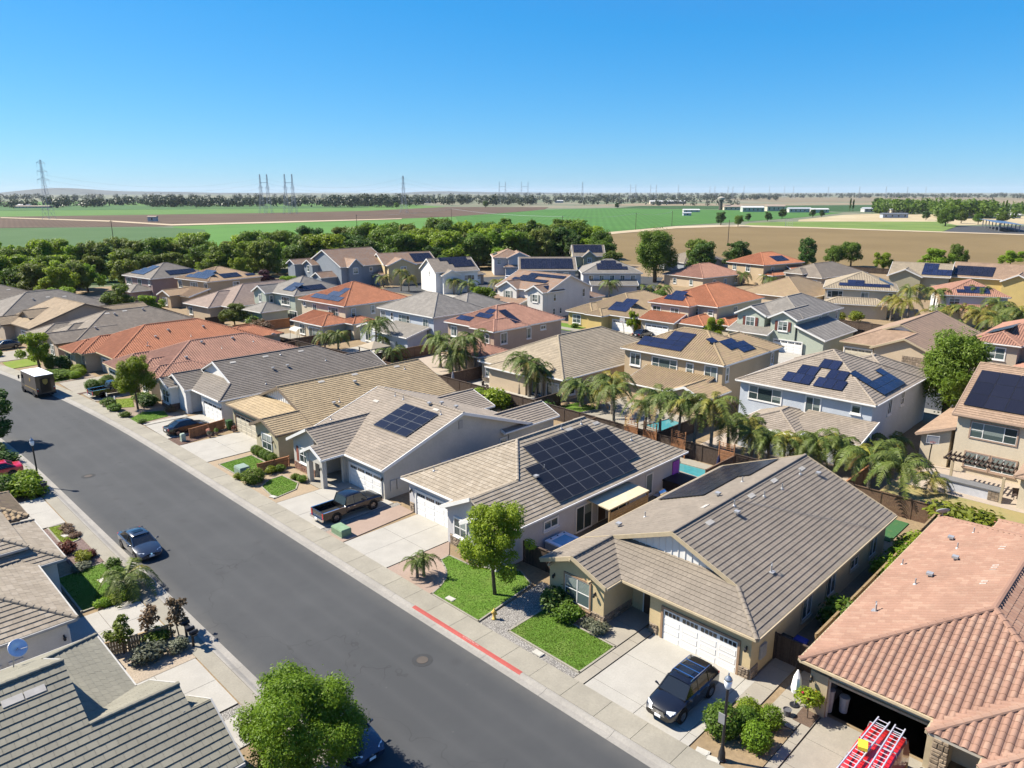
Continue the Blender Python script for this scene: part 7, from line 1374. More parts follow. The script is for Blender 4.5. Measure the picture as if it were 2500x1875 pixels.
def van():
    o = empty('work_van', (30.2, 7.7, .1), R(180), 'bright red work van with ladders on its roof in front of the open garage', 'van'); m = MATS['paint_van']; w = .98
    hull([(-2.6, w * .9, .4, 1.3, 2.02, w * .8), (-2.5, w, .32, 1.35, 2.1, w * .84), (-1, w, .3, 1.35, 2.14, w * .85), (.8, w, .3, 1.3, 2.12, w * .84), (1.3, w, .3, 1.2, 1.95, w * .8), (1.75, w * .98, .3, 1.05, 1.3, w * .84), (2.4, w * .94, .32, .85, 1.05, w * .78), (2.62, w * .8, .38, .7, .8, w * .6)], 'body', m, o)
    MB().face([(1.78, -w * .8, 1.33), (1.78, w * .8, 1.33), (1.32, w * .72, 1.95), (1.32, -w * .72, 1.95)]).build('windscreen', MATS['car_glass'], o); wheels(o, (1.7, -1.6), w, .36, .24)
    for s in (1, -1):
        MB().box(-2.63, -2.5, s * w * .88 - .06, s * w * .88 + .06, .9, 1.5).build('taillight', MATS['lamp_red'], o); MB().box(-2.4, -.2, s * w - .004, s * w + .006, .62, 1.02).build('side_graphic', M('van_gold', (.5, .28, .04), .5), o)
        MB().box(.4, 1.3, s * w * .97 - .01, s * w * .97 + .01, 1.25, 1.8).build('side_window', MATS['car_glass'], o)
    for x in (-2.2, -.9, .5): MB().tube([(x, -w * .85, 2.05), (x, -w * .8, 2.32), (x, w * .8, 2.32), (x, w * .85, 2.05)], .025, 6).build('rack_bar', MATS['galv'], o)
    for dy, lb, wd in ((.42, 'aluminium ladder on the red van, nearest the rose', .42), (-.42, 'wider silver ladder on the red van roof, beside the other ladder', .5)):
        l = empty('ladder', (30.2, 7.7 - dy, 2.45), R(180) + (.02 if dy > 0 else -.03), lb, 'ladder')
        for s in (1, -1): MB().box(-2.75, 2.4, s * wd / 2 - .025, s * wd / 2 + .025, -.04, .05).build('rail', MATS['alu'], l)
        for i in range(17): MB().tube([(-2.6 + i * .3, -wd / 2, 0), (-2.6 + i * .3, wd / 2, 0)], .02, 6).build('rung', MATS['alu'], l)
    tag(MB().box(-.28, .28, -.2, .2, 0, .16).build('yellow_bag', M('bag_yellow', (.75, .6, .05), .6), None, loc=(30.4, 8.1, 2.5), rot=(0, 0, .3)), 'yellow bag strapped on the roof rack of the red van', 'bag')
van()
# ------------------------------------------------------------------ street furniture
def lamp(label, x, y):
    o = empty('street_lamp', (x, y, .05), 0, label, 'street lamp', 'street lamps'); B = MATS['black_metal']
    MB().lathe([(.2, 0), (.2, .12), (.17, .16), (.16, .5), (.12, .62), (.1, .75), (.075, .85), (.065, 3.9), (.085, 3.95), (.05, 4.0)], 12).build('post', B, o)
    MB().lathe([(.06, 4.0), (.12, 4.05), (.17, 4.2), (.19, 4.4), (.16, 4.5)], 12).build('globe', M('frosted', (.75, .77, .78), .25, spec=.5), o, True); MB().lathe([(.2, 4.5), (.17, 4.58), (.09, 4.68), (.03, 4.74), (.045, 4.8), (.01, 4.92)], 12).build('cap', M('cap_silver', (.4, .43, .47), .25, metal=.6), o, True)
    return o
l1 = lamp('black street lamp in the shrub bed beside the black SUV', 27.8, 13.4); lamp('black street lamp at the left kerb by the mailboxes', 13.9, 75.2)
MB().box(-.02, .02, -.16, .16, 2.1, 2.65).build('lamp_sign', M('sign_back', (.3, .3, .3), .6), l1, loc=(-.1, .12, 0))
def hydrant():
    o = empty('fire_hydrant', (28.45, 29.75, .07), .3, 'yellow fire hydrant on the gravel beside the curved lawn', 'fire hydrant'); Y = M('hydrant_yellow', (.75, .5, .12), .5)
    MB().lathe([(.15, 0), (.15, .05), (.1, .07), (.1, .5), (.13, .52), (.13, .56), (.11, .6), (.07, .69), (.02, .72), (.03, .77)], 12).build('barrel', Y, o, True)
    for a in (0, 90, 180): MB().lathe([(.0, .08), (.055, .08), (.055, .15), (.07, .15), (.07, .2), (0, .2)], 10).build('nozzle', Y, o, loc=(0, 0, .42), rot=(R(90), 0, R(a)))
hydrant()
def ubox(label, x, y, w, d, h, c, rz=0):
    o = empty('utility_box', (x, y, .08), rz, label, 'utility box', 'utility boxes'); m = M(c[0], c[1], .6); MB().box(-w / 2 - .06, w / 2 + .06, -d / 2 - .06, d / 2 + .06, 0, .06).build('pad', MATS['concrete_walk'], o); MB().box(-w / 2, w / 2, -d / 2, d / 2, .06, h * .8).build('cabinet', m, o); mb = MB(); a, b = w / 2 + .02, d / 2 + .02
    mb.mesh([(-a, -b, h * .8), (a, -b, h * .8), (a, b, h * .8), (-a, b, h * .8), (-a + .06, -b + .06, h), (a - .06, -b + .06, h), (a - .06, b - .06, h), (-a + .06, b - .06, h)], [(0, 1, 5, 4), (1, 2, 6, 5), (2, 3, 7, 6), (3, 0, 4, 7), (4, 5, 6, 7), (3, 2, 1, 0)]); mb.build('lid', m, o)
ubox('low green utility box at the pavement beside the pickup', 28.2, 47.0, .9, 1.5, .65, ('box_green', (.22, .33, .2))); ubox('grey green utility box behind the rounded shrub', 28.3, 64.3, 1.0, 1.3, 1.05, ('box_grey', (.25, .33, .27))); ubox('slim pale utility box on the bark bed by the cedar fence', 28.4, 78.7, .45, .45, .85, ('box_pale', (.42, .5, .4))); ubox('pale utility box on the verge before the delivery truck', 24.4, 125.0, 1.0, 1.8, .8, ('box_white', (.5, .5, .46)))
def mailbox(label, x, y, n=2):
    o = empty('mailbox_stand', (x, y, .1), 0, label, 'mailbox', 'mailbox stands'); MB().box(-.06, .06, -.06, .06, 0, 1.0).build('post', MATS['black_metal'], o); MB().box(-.14, .14, -.5, .5, .95, 1.02).build('arm', MATS['black_metal'], o)
    for i in range(n):
        yy = (i - (n - 1) / 2) * .5; prof = [(.11 * math.cos(math.pi * k / 8), .1 + .1 * math.sin(math.pi * k / 8)) for k in range(9)] + [(-.11, 0), (.11, 0)]; m = len(prof); mb = MB(); mb.mesh([(s, yy + a, 1.02 + b) for s in (-.25, .25) for a, b in prof], [tuple(range(m)), tuple(range(2 * m - 1, m - 1, -1))] + [(k, m + k, m + (k + 1) % m, (k + 1) % m) for k in range(m)]); mb.build('mailbox', MATS['black_metal'], o)
mailbox('black mailboxes at the kerb of the left planting bed, nearer stand', 13.75, 40.4); mailbox('black mailboxes at the kerb of the left planting bed, farther stand', 13.8, 41.5, 1); mailbox('black mailboxes behind the left street lamp', 13.7, 72.6)
for x, y, lb in ((26.9, 98.2, 'left small sign on a leaning dark post by the yellow lawn'), (27.1, 95.9, 'right small sign on a dark post by the yellow lawn')):
    o = empty('sign_post', (x, y, .05), 0, lb, 'sign', 'yard signs'); MB().tube([(0, 0, 0), (.05, .1, 1.75)], .035, 6).build('post', MATS['black_metal'], o); MB().box(-.02, .02, -.2, .2, 1.55, 1.95).build('sign_board', M('sign_grey', (.5, .52, .52), .6), o, loc=(.0, .1, 0))
def bin_(label, x, y, c, rz=0):
    o = empty('wheelie_bin', (x, y, .1), rz, label, 'bin', 'wheelie bins'); m = M(*c, .5); mb = MB(); mb.mesh([(-.24, -.26, .06), (.24, -.26, .06), (.24, .26, .06), (-.24, .26, .06), (-.3, -.34, 1.0), (.3, -.34, 1.0), (.3, .34, 1.0), (-.3, .34, 1.0)], [(0, 1, 5, 4), (1, 2, 6, 5), (2, 3, 7, 6), (3, 0, 4, 7), (3, 2, 1, 0)]); mb.build('body', m, o); MB().mesh([(-.33, -.37, 1.0), (.33, -.37, 1.0), (.33, .37, 1.02), (-.33, .37, 1.02), (-.28, -.3, 1.08), (.28, -.3, 1.08), (.28, .3, 1.1), (-.28, .3, 1.1)], [(0, 1, 5, 4), (1, 2, 6, 5), (2, 3, 7, 6), (3, 0, 4, 7), (4, 5, 6, 7), (3, 2, 1, 0)]).build('lid', m, o)
    for s in (1, -1): MB().lathe([(.1, -.03), (.1, .03)], 10).build('wheel', MATS['tyre'], o, loc=(s * .26, .27, .1), rot=(0, R(90), 0))
bin_('blue wheelie bin in the shaded side yard', 38.4, 14.3, ('bin_blue', (.02, .04, .3))); bin_('dark wheelie bin in front of the blue one', 38.0, 15.0, ('bin_dark', (.02, .03, .03))); bin_('green wheelie bin at the end of the cedar fence', 33.8, 79.0, ('bin_green', (.04, .1, .03)))
# hot tub, awning, grill and cover in the side yard
def tub():
    o = empty('hot_tub', (38.5, 32.5, .08), 0, 'white hot tub with blue water beside the pale grey house', 'hot tub'); MB().box(-1.1, 1.1, -1.0, 1.0, 0, .8).build('cabinet', M('tub_side', (.35, .38, .4), .7), o); mb = MB(); mb.box(-1.12, 1.12, -1.02, -.72, .8, .92); mb.box(-1.12, 1.12, .72, 1.02, .8, .92); mb.box(-1.12, -.82, -.72, .72, .8, .92); mb.box(.82, 1.12, -.72, .72, .8, .92); mb.build('rim', M('tub_white', (.75, .78, .82), .3), o); MB().box(-.82, .82, -.72, .72, .78, .86).build('water', M('tub_water', (.15, .42, .6), .05, .1), o)
    for i in range(6): MB().lathe([(0, 0), (.07, .0), (.06, .03), (0, .03)], 10).build('jet', MATS['black_metal'], o, loc=(-.95 + .38 * i, .88 if i % 2 else -.88, .92))
tub()
def awn():
    o = empty('patio_awning', (45.5, 32.7, 0), 0, 'cream fabric awning over the side patio of the pale grey house', 'awning'); MB().mesh([(-2.8, 1.1, 2.55), (2.8, 1.1, 2.5), (2.85, -1.0, 2.3), (-2.6, -1.0, 2.3), (-2.8, 1.1, 2.5), (2.8, 1.1, 2.45), (2.85, -1.0, 2.2), (-2.6, -1.0, 2.2)], [(3, 2, 1, 0), (4, 5, 6, 7), (0, 1, 5, 4), (1, 2, 6, 5), (2, 3, 7, 6), (3, 0, 4, 7)]).build('canopy', M('canvas', (.66, .56, .38), .9), o)
    for x in (-2.5, 0, 2.7): MB().box(x - .06, x + .06, -1.0, -.88, 0, 2.25).build('post', MATS['fence_tan'], o)
    for i in range(9):
        MB().box(-2.5, 2.7, -1.03, -1.0, .3 + i * .19, .46 + i * .19).build('slat', MATS['fence_tan'], o)
awn()
o = empty('spa_cover_box', (54.8, 32.9, .08), 0, 'dark covered spa box at the pool end of the side yard', 'spa'); MB().box(-1.1, 1.1, -.9, .9, 0, .9).build('cabinet', M('spa_dark', (.05, .035, .03), .6), o); MB().box(-1.15, 1.15, -.95, .95, .9, 1.05).build('cover', M('spa_cover', (.03, .022, .02), .5), o)
def grill(label, x, y):
    o = empty('barbecue_grill', (x, y, .08), 0, label, 'grill'); MB().box(-.5, .5, -.28, .28, 0, .85).build('cart', MATS['black_metal'], o); prof = [(.3 * math.cos(math.pi * k / 8), .3 * math.sin(math.pi * k / 8)) for k in range(9)]; m = 9; mb = MB(); mb.mesh([(s, a, .88 + b) for s in (-.45, .45) for a, b in prof], [tuple(range(m)), tuple(range(2 * m - 1, m - 1, -1))] + [(k, m + k, m + k + 1, k + 1) for k in range(m - 1)]); mb.build('hood', MATS['chrome'], o); MB().box(-.8, .8, -.25, .25, .82, .87).build('side_shelf', MATS['galv'], o)
grill('steel barbecue grill at the end of the side patio', 51.2, 32.4)
def umbrella(label, x, y, c, h=2.3, r=.22, z=.08):
    o = empty('closed_umbrella', (x, y, z), 0, label, 'umbrella', 'closed patio umbrellas'); MB().tube([(0, 0, 0), (0, 0, h)], .025, 6).build('pole', MATS['galv'], o); MB().lathe([(r * .8, h * .38), (r, h * .5), (r * .7, h * .8), (.03, h)], 9).build('canopy', M(*c, .8), o); MB().lathe([(.25, 0), (.25, .08), (.05, .1)], 12).build('base', MATS['black_metal'], o)
umbrella('closed navy umbrella at the turquoise pool', 60.0, 31.8, ('umb_navy', (.015, .02, .07))); umbrella('closed grey umbrella in the yard of the pink tiled house', 64, 74.9, ('umb_grey', (.35, .35, .37))); umbrella('closed white umbrella by the open garage', 34.0, 12.6, ('umb_white', (.8, .78, .74)), 2.2, .28)
def gazebo():
    o = empty('patio_gazebo', (66.4, 97.0, .08), 0, 'tan fabric gazebo in the yard of the light blue house', 'gazebo'); a = 1.9
    for s in (1, -1):
        for t in (1, -1): MB().box(s * a * .9 - .07, s * a * .9 + .07, t * a * .9 - .07, t * a * .9 + .07, 0, 2.3).build('post', MATS['fence_dark'], o)
    MB().mesh([(-a, -a, 2.3), (a, -a, 2.3), (a, a, 2.3), (-a, a, 2.3), (0, 0, 3.1), (-a, -a, 2.15), (a, -a, 2.15), (a, a, 2.15), (-a, a, 2.15)], [(0, 1, 4), (1, 2, 4), (2, 3, 4), (3, 0, 4), (0, 5, 6, 1), (1, 6, 7, 2), (2, 7, 8, 3), (3, 8, 5, 0), (8, 7, 6, 5)]).build('canopy', M('gazebo_tan', (.4, .34, .25), .9), o)
gazebo()
o = empty('swing_canopy', (66.5, 121.5, .08), 0, 'white arched swing canopy behind the red roofed house', 'swing'); v = []
for i in range(9):
    a = math.pi * i / 8; v += [(-1.0 * math.cos(a), s * 1.3, 1.7 + .5 * math.sin(a)) for s in (-1, 1)]
mb = MB(); mb.mesh(v + [(x, y, z - .05) for x, y, z in v], [(2 * i, 2 * i + 1, 2 * i + 3, 2 * i + 2) for i in range(8)] + [(18 + 2 * i + 2, 18 + 2 * i + 3, 18 + 2 * i + 1, 18 + 2 * i) for i in range(8)]); mb.build('canopy', M('swing_white', (.7, .68, .62), .8), o)
for s in (1, -1):
    for t in (1, -1): MB().tube([(s * .95, t * 1.25, 0), (s * .8, t * 1.25, 1.7)], .04, 6).build('leg', MATS['black_metal'], o)
def pergola():
    o = empty('patio_pergola', (74.3, 13.5, .08), 0, 'dark weathered pergola over the stone barbecue counter', 'pergola'); m = M('pergola_wood', (.09, .065, .05), .9, .3)
    for x, y in ((.4, 2.3), (-2.3, -2.3)): MB().box(x - .1, x + .1, y - .1, y + .1, 0, 2.35).build('post', MATS['fascia_tan'], o)
    for x in (-.6, .7): MB().box(x - .07, x + .07, -2.7, 2.9, 2.35, 2.55).build('beam', m, o)
    for i in range(15): MB().box(-1.3, 1.4, -2.6 + i * .38 - .04, -2.6 + i * .38 + .04, 2.55, 2.67).build('rafter', m, o)
    c = empty('barbecue_counter', (72.6, 13.6, .08), 0, 'white and stone barbecue counter with grey top under the pergola', 'counter'); MB().box(-.5, .5, -2.2, 1.9, 0, .9).build('base', M('counter_white', (.62, .63, .66), .7), c); MB().box(-.6, .6, -2.3, 2.0, .9, 1.0).build('worktop', M('counter_top', (.2, .2, .2), .5), c); MB().box(-.1, .5, 1.9, 3.4, 0, .9).build('wing', MATS['stucco_beige'], c); MB().box(-.2, .6, 2.0, 3.5, .9, 1.0).build('worktop', MATS['counter_top'], c)
    for i in range(4):
        for j in range(3): MB().box(-.56, -.5, -2.2 + j * .27, -1.95 + j * .27, .04 + i * .21, .23 + i * .21).build('stone', MATS['stone'], c)
pergola()
def hoop(label, x, y, rz):
    o = empty('basketball_hoop', (x, y, .08), rz, label, 'basketball hoop', 'basketball hoops'); MB().box(-.4, .4, -.3, .3, 0, .25).build('base', MATS['plastic'], o); MB().tube([(0, 0, .2), (.15, 0, 1.6), (.7, 0, 3.0)], .06, 6).build('pole', MATS['black_metal'], o); f = MB()
    for b in ((-.55, .55, 2.65, 2.7), (-.55, .55, 3.4, 3.45)): f.box(.72, .76, *b)
    for yy in (-.55, .5): f.box(.72, .76, yy, yy + .05, 2.7, 3.4)
    f.build('board_frame', MATS['white_trim'], o); MB().box(.735, .745, -.5, .5, 2.7, 3.4).build('backboard', M('clear_board', (.5, .5, .5), .2), o); MB().tube([(.76 + .22 + .22 * math.cos(a * .5236), .22 * math.sin(a * .5236), 2.85) for a in range(13)], .015, 5).build('rim', M('hoop_red', (.5, .07, .04), .5), o)
hoop('basketball hoop standing at the beige house side wall', 77.2, 18.4, R(200)); hoop('basketball hoop on the drive of the yellow arched house', 111.5, 80.5, R(180))
def dish(label, x, y, z):
    o = empty('satellite_dish', (x, y, z), 0, label, 'satellite dish', 'satellite dishes'); MB().lathe([(.05, -.16), (.2, -.13), (.38, -.06), (.46, 0), (.44, .01), (.2, -.1), (.0, -.13)], 16).build('dish', M('dish_grey', (.45, .46, .47), .5), o, True, loc=(0, 0, .5), rot=(R(-45), 0, R(-50))); MB().tube([(0, 0, -.2), (0, 0, .4)], .03, 6).build('mast', MATS['galv'], o)
dish('grey satellite dish at the rear corner of the red tile roof', 57.6, 12.3, 3.2); dish('satellite dish on the straw roof of the yellow arched house', 131, 81, 4.2); dish('satellite dish near the dark back fence', 56.5, 111, 3.2)
for x, y, c, lb in ((31.2, 79.0, 'flower_pink', 'low pot with pink plant, left of the row by the cedar fence'), (31.0, 78.2, 'leaf_grey', 'pot with pale plant, middle of the row by the cedar fence'), (31.9, 78.5, 'leaf_mid', 'pot with green plant, right of the row by the cedar fence'), (33.7, 78.0, 'leaf_red', 'small reddish pot on the driveway by the cedar fence')):
    o = empty('flower_pot', (x, y - .3, .1), 0, lb, 'flower pot', 'flower pots'); MB().lathe([(.15, 0), (.22, .3), (.24, .3), (.24, .34), (.0, .32)], 12).build('pot', M('pot_clay', (.35, .25, .2), .8), o); mesh_obj('plant', leaf_cloud('plant', [(0, 0, .5, .28, .28, .24)], 220, .06, int(x * 10), MATS[c], .5), None, o)
tag(MB().lathe([(.16, 0), (.21, .36), (.23, .36), (.19, .3), (.0, .3)], 12).build('bucket', M('bucket_grey', (.12, .12, .13), .6), None, loc=(33.0, 12.55, .1)), 'grey bucket beside the rose bed', 'bucket')
for x, y, h, lb in ((34.9, 11.2, 1.3, 'tall grey storage tub inside the open garage'), (35.4, 10.6, .9, 'pale storage tub inside the open garage')):
    o = empty('storage_tub', (x, y, .06), 0, lb, 'tub', 'tubs in the open garage'); MB().lathe([(.2, 0), (.24, h - .1), (.26, h - .1), (.26, h), (0, h + .02)], 10).build('body', M('tub_grey', (.4, .4, .4), .6), o)
for i, (x, y) in enumerate(((66, 86), (67, 87.2), (65.4, 88), (72.4, 24.2), (74, 10.4), (66.8, 71.5), (66.2, 70))):
    o = empty('patio_chair', (x, y, .08), i * 1.3, ('patio chair by the small fenced pool', 'patio chair by the small fenced pool', 'patio chair by the small fenced pool', 'patio chair at the pale blue house', 'patio chair beside the barbecue counter', 'patio chair on the buff roofed house terrace', 'patio chair on the buff roofed house terrace')[i], 'chair', 'patio chairs'); m = M('chair_dark', (.07, .05, .045), .7)
    MB().box(-.27, .27, -.27, .27, .38, .44).build('seat', m, o); MB().box(-.27, .27, .22, .27, .44, .95).build('backrest', m, o)
    for s in (1, -1):
        for t in (1, -1): MB().box(s * .24 - .02, s * .24 + .02, t * .24 - .02, t * .24 + .02, 0, .38).build('leg', m, o)
# ------------------------------------------------------------------ fields, far trees, pylons, farm buildings
def field_mat(name, c1, c2, rows=0, ang=0., sc=.02):
    c1, c2 = mul(c1, KA), mul(c2, KA)
    m, n, p = nodes(name); P = pos(n); col = mixcol(n, ramp(n, noise(n, P, sc, 5), .35, .65), c1, c2); col = mixcol(n, mathn(n, 'MULTIPLY', ramp(n, noise(n, P, .8, 3), .4, .7), .35), col, mul(c1, .75))
    if rows:
        mp = n.nodes.new('ShaderNodeMapping'); mp.inputs['Rotation'].default_value = (0, 0, ang); n.links.new(P, mp.inputs[0]); w = n.nodes.new('ShaderNodeTexWave'); w.inputs['Scale'].default_value = rows; w.inputs['Distortion'].default_value = .3; n.links.new(mp.outputs[0], w.inputs[0]); col = mixcol(n, mathn(n, 'MULTIPLY', w.outputs['Fac'], .35), col, mul(c1, .65))
    n.links.new(col, p.inputs['Base Color']); p.inputs['Roughness'].default_value = .95; p.inputs['Specular IOR Level'].default_value = .1; MATS[name] = m; return m
FIELDS = {
'field_far_green': [(163, 2802), (814, 2342), (936, 1845), (1026, 1335), (902, 1063), (632, 921), (466, 920), (190, 988), (59, 1064)],
'field_green_band': [(125, 2168), (722, 1425), (835, 1216), (758, 1104), (595, 1175), (255, 1320), (83, 1459)],
'field_brown': [(59, 1064), (190, 988), (466, 920), (632, 921), (902, 1063), (1021, 916), (882, 800), (706, 706), (555, 640), (472, 629), (324, 641), (229, 620), (130, 680), (41, 761)],
'field_green_left': [(40, 752), (128, 672), (219, 610), (229, 543), (122, 285), (77, 231), (13, 287)],
'field_green_mid': [(232, 611), (322, 637), (468, 624), (550, 635), (362, 409), (231, 302), (126, 280)],
'field_green_right': [(555, 640), (706, 706), (872, 790), (1024, 787), (1069, 534), (1020, 388), (804, 349), (695, 338), (522, 334), (405, 310), (328, 291), (268, 265), (176, 230), (231, 302), (362, 409)],
'field_tilled': [(317, 281), (387, 296), (491, 310), (545, 295), (565, 231), (565, 148), (569, 102), (576, 24), (287, 10), (276, 70), (243, 144), (210, 196), (275, 258)],
'park_lawn': [(555, 290), (620, 316), (670, 305), (768, 206), (686, 168), (577, 151), (574, 235), (568, 272)],
'dry_grass': [(729, 320), (927, 352), (1001, 339), (1030, 272), (1004, 110), (831, 90), (703, 173), (774, 207), (687, 302)],
'parking_lot': [(571, 149), (686, 168), (752, 81), (553, 58), (567, 101)],
'orchard_strip': [(1034, 777), (1221, 858), (1384, 692), (1858, 494), (1758, 378), (1481, 374), (1074, 408), (1107, 553)],
'tan_strip': [(1165, 978), (1538, 1081), (1716, 807), (2981, 550), (2758, 308), (1842, 396), (1922, 511), (1426, 713), (1239, 871)],
'tan_far': [(2661, 1503), (3851, 1814), (4732, 1162), (4232, 476), (3173, 355), (2535, 676), (1923, 904)]}
FM = {'field_far_green': field_mat('f1', (.1, .19, .05), (.125, .225, .065)), 'field_green_band': field_mat('f2', (.07, .145, .05), (.085, .165, .06)), 'field_brown': field_mat('f3', (.115, .08, .055), (.15, .105, .075), .08, .2), 'field_green_left': field_mat('f4', (.08, .145, .055), (.1, .17, .07), .25, .5), 'field_green_mid': field_mat('f5', (.09, .2, .045), (.11, .235, .055)), 'field_green_right': field_mat('f6', (.07, .17, .04), (.09, .21, .05), .05, .9), 'field_tilled': field_mat('f7', (.2, .145, .068), (.245, .178, .085), .5, 1.1), 'park_lawn': field_mat('f8', (.13, .2, .05), (.19, .26, .07)), 'dry_grass': field_mat('f9', (.42, .34, .2), (.5, .42, .27)), 'parking_lot': MATS['asphalt'], 'orchard_strip': field_mat('f10', (.04, .09, .03), (.06, .12, .04), .06, .4), 'tan_strip': field_mat('f11', (.24, .2, .13), (.3, .25, .17)), 'tan_far': field_mat('f12', (.2, .17, .11), (.25, .21, .14))}
for i, (k, P) in enumerate(FIELDS.items()):
    tag(MB().prism(P, -.4, -.2 + .06 * (i % 4) + (.1 if 'band' in k else 0)).build(k, FM[k]), kind='structure')
DIRT = field_mat('dirt_path', (.45, .36, .24), (.52, .43, .3))
for nm, Q in (('field_path', [((310, 277), (326, 292)), ((381, 292), (402, 309)), ((483, 305), (515, 325)), ((538, 292), (572, 310)), ((558, 229), (574, 235)), ((559, 146), (574, 150)), ((561, 100), (575, 103))]), ('field_path', [((180, 934), (186, 964)), ((228, 745), (238, 777)), ((236, 623), (247, 651)), ((309, 612), (324, 641)), ((458, 610), (471, 627))])):
    v = [(x, y, .12) for a, b in Q for x, y in (a, b)]; tag(MB().mesh(v, [(2 * i, 2 * i + 1, 2 * i + 3, 2 * i + 2) for i in range(len(Q) - 1)]).build(nm, DIRT), kind='structure')
def pix(px, d):
    """ground point at distance d in the direction of a bearing given in photo columns"""
    a = AX - math.atan((px - 1250) / 1840.6) ; return (math.cos(a) * d, math.sin(a) * d)
g = np.random.default_rng(3)
# far woods on the horizon: one mass
def far_wood(name, label, spans, mat, seed):
    q = random.Random(seed); L = []
    for p0, p1, d0, d1, h0, h1, n in spans:
        for _ in range(n):
            px = q.uniform(p0, p1); d = q.uniform(d0, d1); x, y = pix(px, d); h = q.uniform(h0, h1); r = h * q.uniform(.4, .62)
            for k in range(3): L.append((x + q.uniform(-.5, .5) * r, y + q.uniform(-.5, .5) * r, h * q.uniform(.35, .62), r * .7, r * .7, h * .38))
    me = leaf_cloud(name, L, len(L) * 22, 2.3, seed, mat, .7); tag(mesh_obj(name, me), label, 'trees', None, 'stuff')
leaf_mat('leaf_far', (.03, .055, .025), (.07, .1, .04), .2); leaf_mat('leaf_far2', (.045, .06, .04), (.09, .1, .06), .2)
far_wood('far_wood', 'long dark wood on the horizon at the left', [(-200, 130, 1500, 1900, 10, 15, 60), (120, 260, 1500, 1800, 13, 18, 40), (260, 420, 1700, 2100, 12, 19, 50), (350, 480, 1500, 1700, 15, 24, 40), (470, 800, 1400, 1800, 13, 20, 110), (800, 1000, 1350, 1600, 17, 25, 60), (1000, 1300, 1500, 2200, 14, 22, 80)], MATS['leaf_far'], 51)
far_wood('far_wood', 'far broken tree line along the horizon in the middle', [(1200, 1500, 2000, 2800, 12, 20, 90), (1450, 1900, 2400, 3400, 14, 22, 150), (1850, 2700, 3600, 5500, 12, 22, 260), (-300, 1300, 2400, 3600, 14, 24, 200), (1200, 2700, 5500, 7500, 16, 26, 200), (1000, 1500, 1650, 2100, 9, 15, 70), (1500, 1800, 1500, 2200, 9, 16, 60)], MATS['leaf_far2'], 52)
far_wood('far_wood', 'tall grove behind the farmhouse on the right', [(2150, 2280, 1040, 1200, 13, 20, 45), (2290, 2440, 900, 1050, 14, 21, 60), (2440, 2650, 900, 1300, 8, 15, 40)], MATS['leaf_mid'], 53)
for px, d, h, k, wd, lb in ((1765, 640, 10.5, 'dark', 1.1, 'dark tree by the field gate pole, largest'), (1808, 615, 8.4, 'round', 1, 'green tree right of the field gate pole'), (1832, 735, 7, 'dark', 1.1, 'dark tree at the green field corner'), (1880, 740, 8.2, 'dark', 1.1, 'dark tree before the white sheds, left'), (1915, 828, 9.5, 'dark', 1.3, 'wide dark tree before the white sheds'), (1990, 880, 8, 'dark', 1.1, 'left tree of the pair at the dry grass'), (2012, 885, 7.4, 'dark', 1.1, 'right tree of the pair at the dry grass'), (2270, 838, 8, 'dark', 1.2, 'dark tree right of the grey shed'), (2320, 694, 14.2, 'round', 1.1, 'big tree beside the parking canopy'), (2358, 765, 10, 'round', 1, 'smaller tree right of the big canopy tree'), (2400, 744, 8.6, 'round', 1, 'tree behind the parking canopy'), (2460, 785, 8.9, 'round', 1.1, 'tree at the right edge behind the canopy'), (2145, 1208, 18, 'dark', 1.2, 'large round tree beside the white farmhouse'), (1185, 1330, 11, 'dark', 1.2, 'dark round tree far across the brown field'), (967, 1290, 9, 'round', 1, 'round tree beside the far pylon'), (1508, 1270, 9, 'dark', 1, 'dark tree at the far orchard'), (475, 1700, 6, 'dark', 2, 'dark bush alone on the far green field'), (118, 1700, 17, 'dark', 1, 'tall dark tree behind the left pylon')): x, y = pix(px, d); tree(k, x, y, h, lb, 'far single trees', wd)
cy = TREES['tall'][0]
for px, d, h, lb in ((2080, 1166, 18, 'left narrow cypress of the far pair'), (2087.5, 1168, 16, 'right narrow cypress of the far pair'), (2455, 1050, 16, 'left cypress at the far right'), (2463, 1050, 17, 'right cypress at the far right')):
    x, y = pix(px, d); o = empty('cypress_tree', (x, y, -.1), 0, lb, 'tree', 'far cypresses'); mesh_obj('crown', cy[0], None, o, None, None, (.6, .6, h / 10)); mesh_obj('trunk', cy[1], None, o, None, None, (1, 1, h / 10))
M('pylon_steel', (.42, .45, .48), .6)
def pylon_mesh(h, w, arms=3):
    mb = MB(); L = [(0, w), (h * .35, w * .55), (h * .62, w * .26), (h, w * .12)]
    for s in (1, -1):
        for t in (1, -1): mb.tube([(s * b / 2, t * b / 2, z) for z, b in L], .15, 4)
    zs = [0, .17, .33, .46, .57, .66, .75, .84, .92, 1]; bw = lambda z: np.interp(z, [l[0] for l in L], [l[1] for l in L])
    for a, b in zip(zs[:-1], zs[1:]):
        z0, z1 = a * h, b * h; b0, b1 = bw(z0) / 2, bw(z1) / 2
        for s in (1, -1): mb.tube([(-b0, s * b0, z0), (b1, s * b1, z1)], .075, 3); mb.tube([(b0, s * b0, z0), (-b1, s * b1, z1)], .075, 3); mb.tube([(s * b0, -b0, z0), (s * b1, b1, z1)], .075, 3); mb.tube([(s * b1, -b1, z1), (s * b1, b1, z1)], .1, 3)
    for i in range(arms):
        z = h * (.66 + .14 * i); a = h * (.16 - .025 * i)
        for s in (1, -1): mb.tube([(0, 0, z), (s * a, 0, z + .5)], .16, 3); mb.tube([(0, 0, z + h * .05), (s * a, 0, z + .5)], .12, 3); mb.tube([(s * a, 0, z + .5), (s * a, 0, z - 3)], .1, 3)
    return mb.me('lattice', MATS['pylon_steel'])
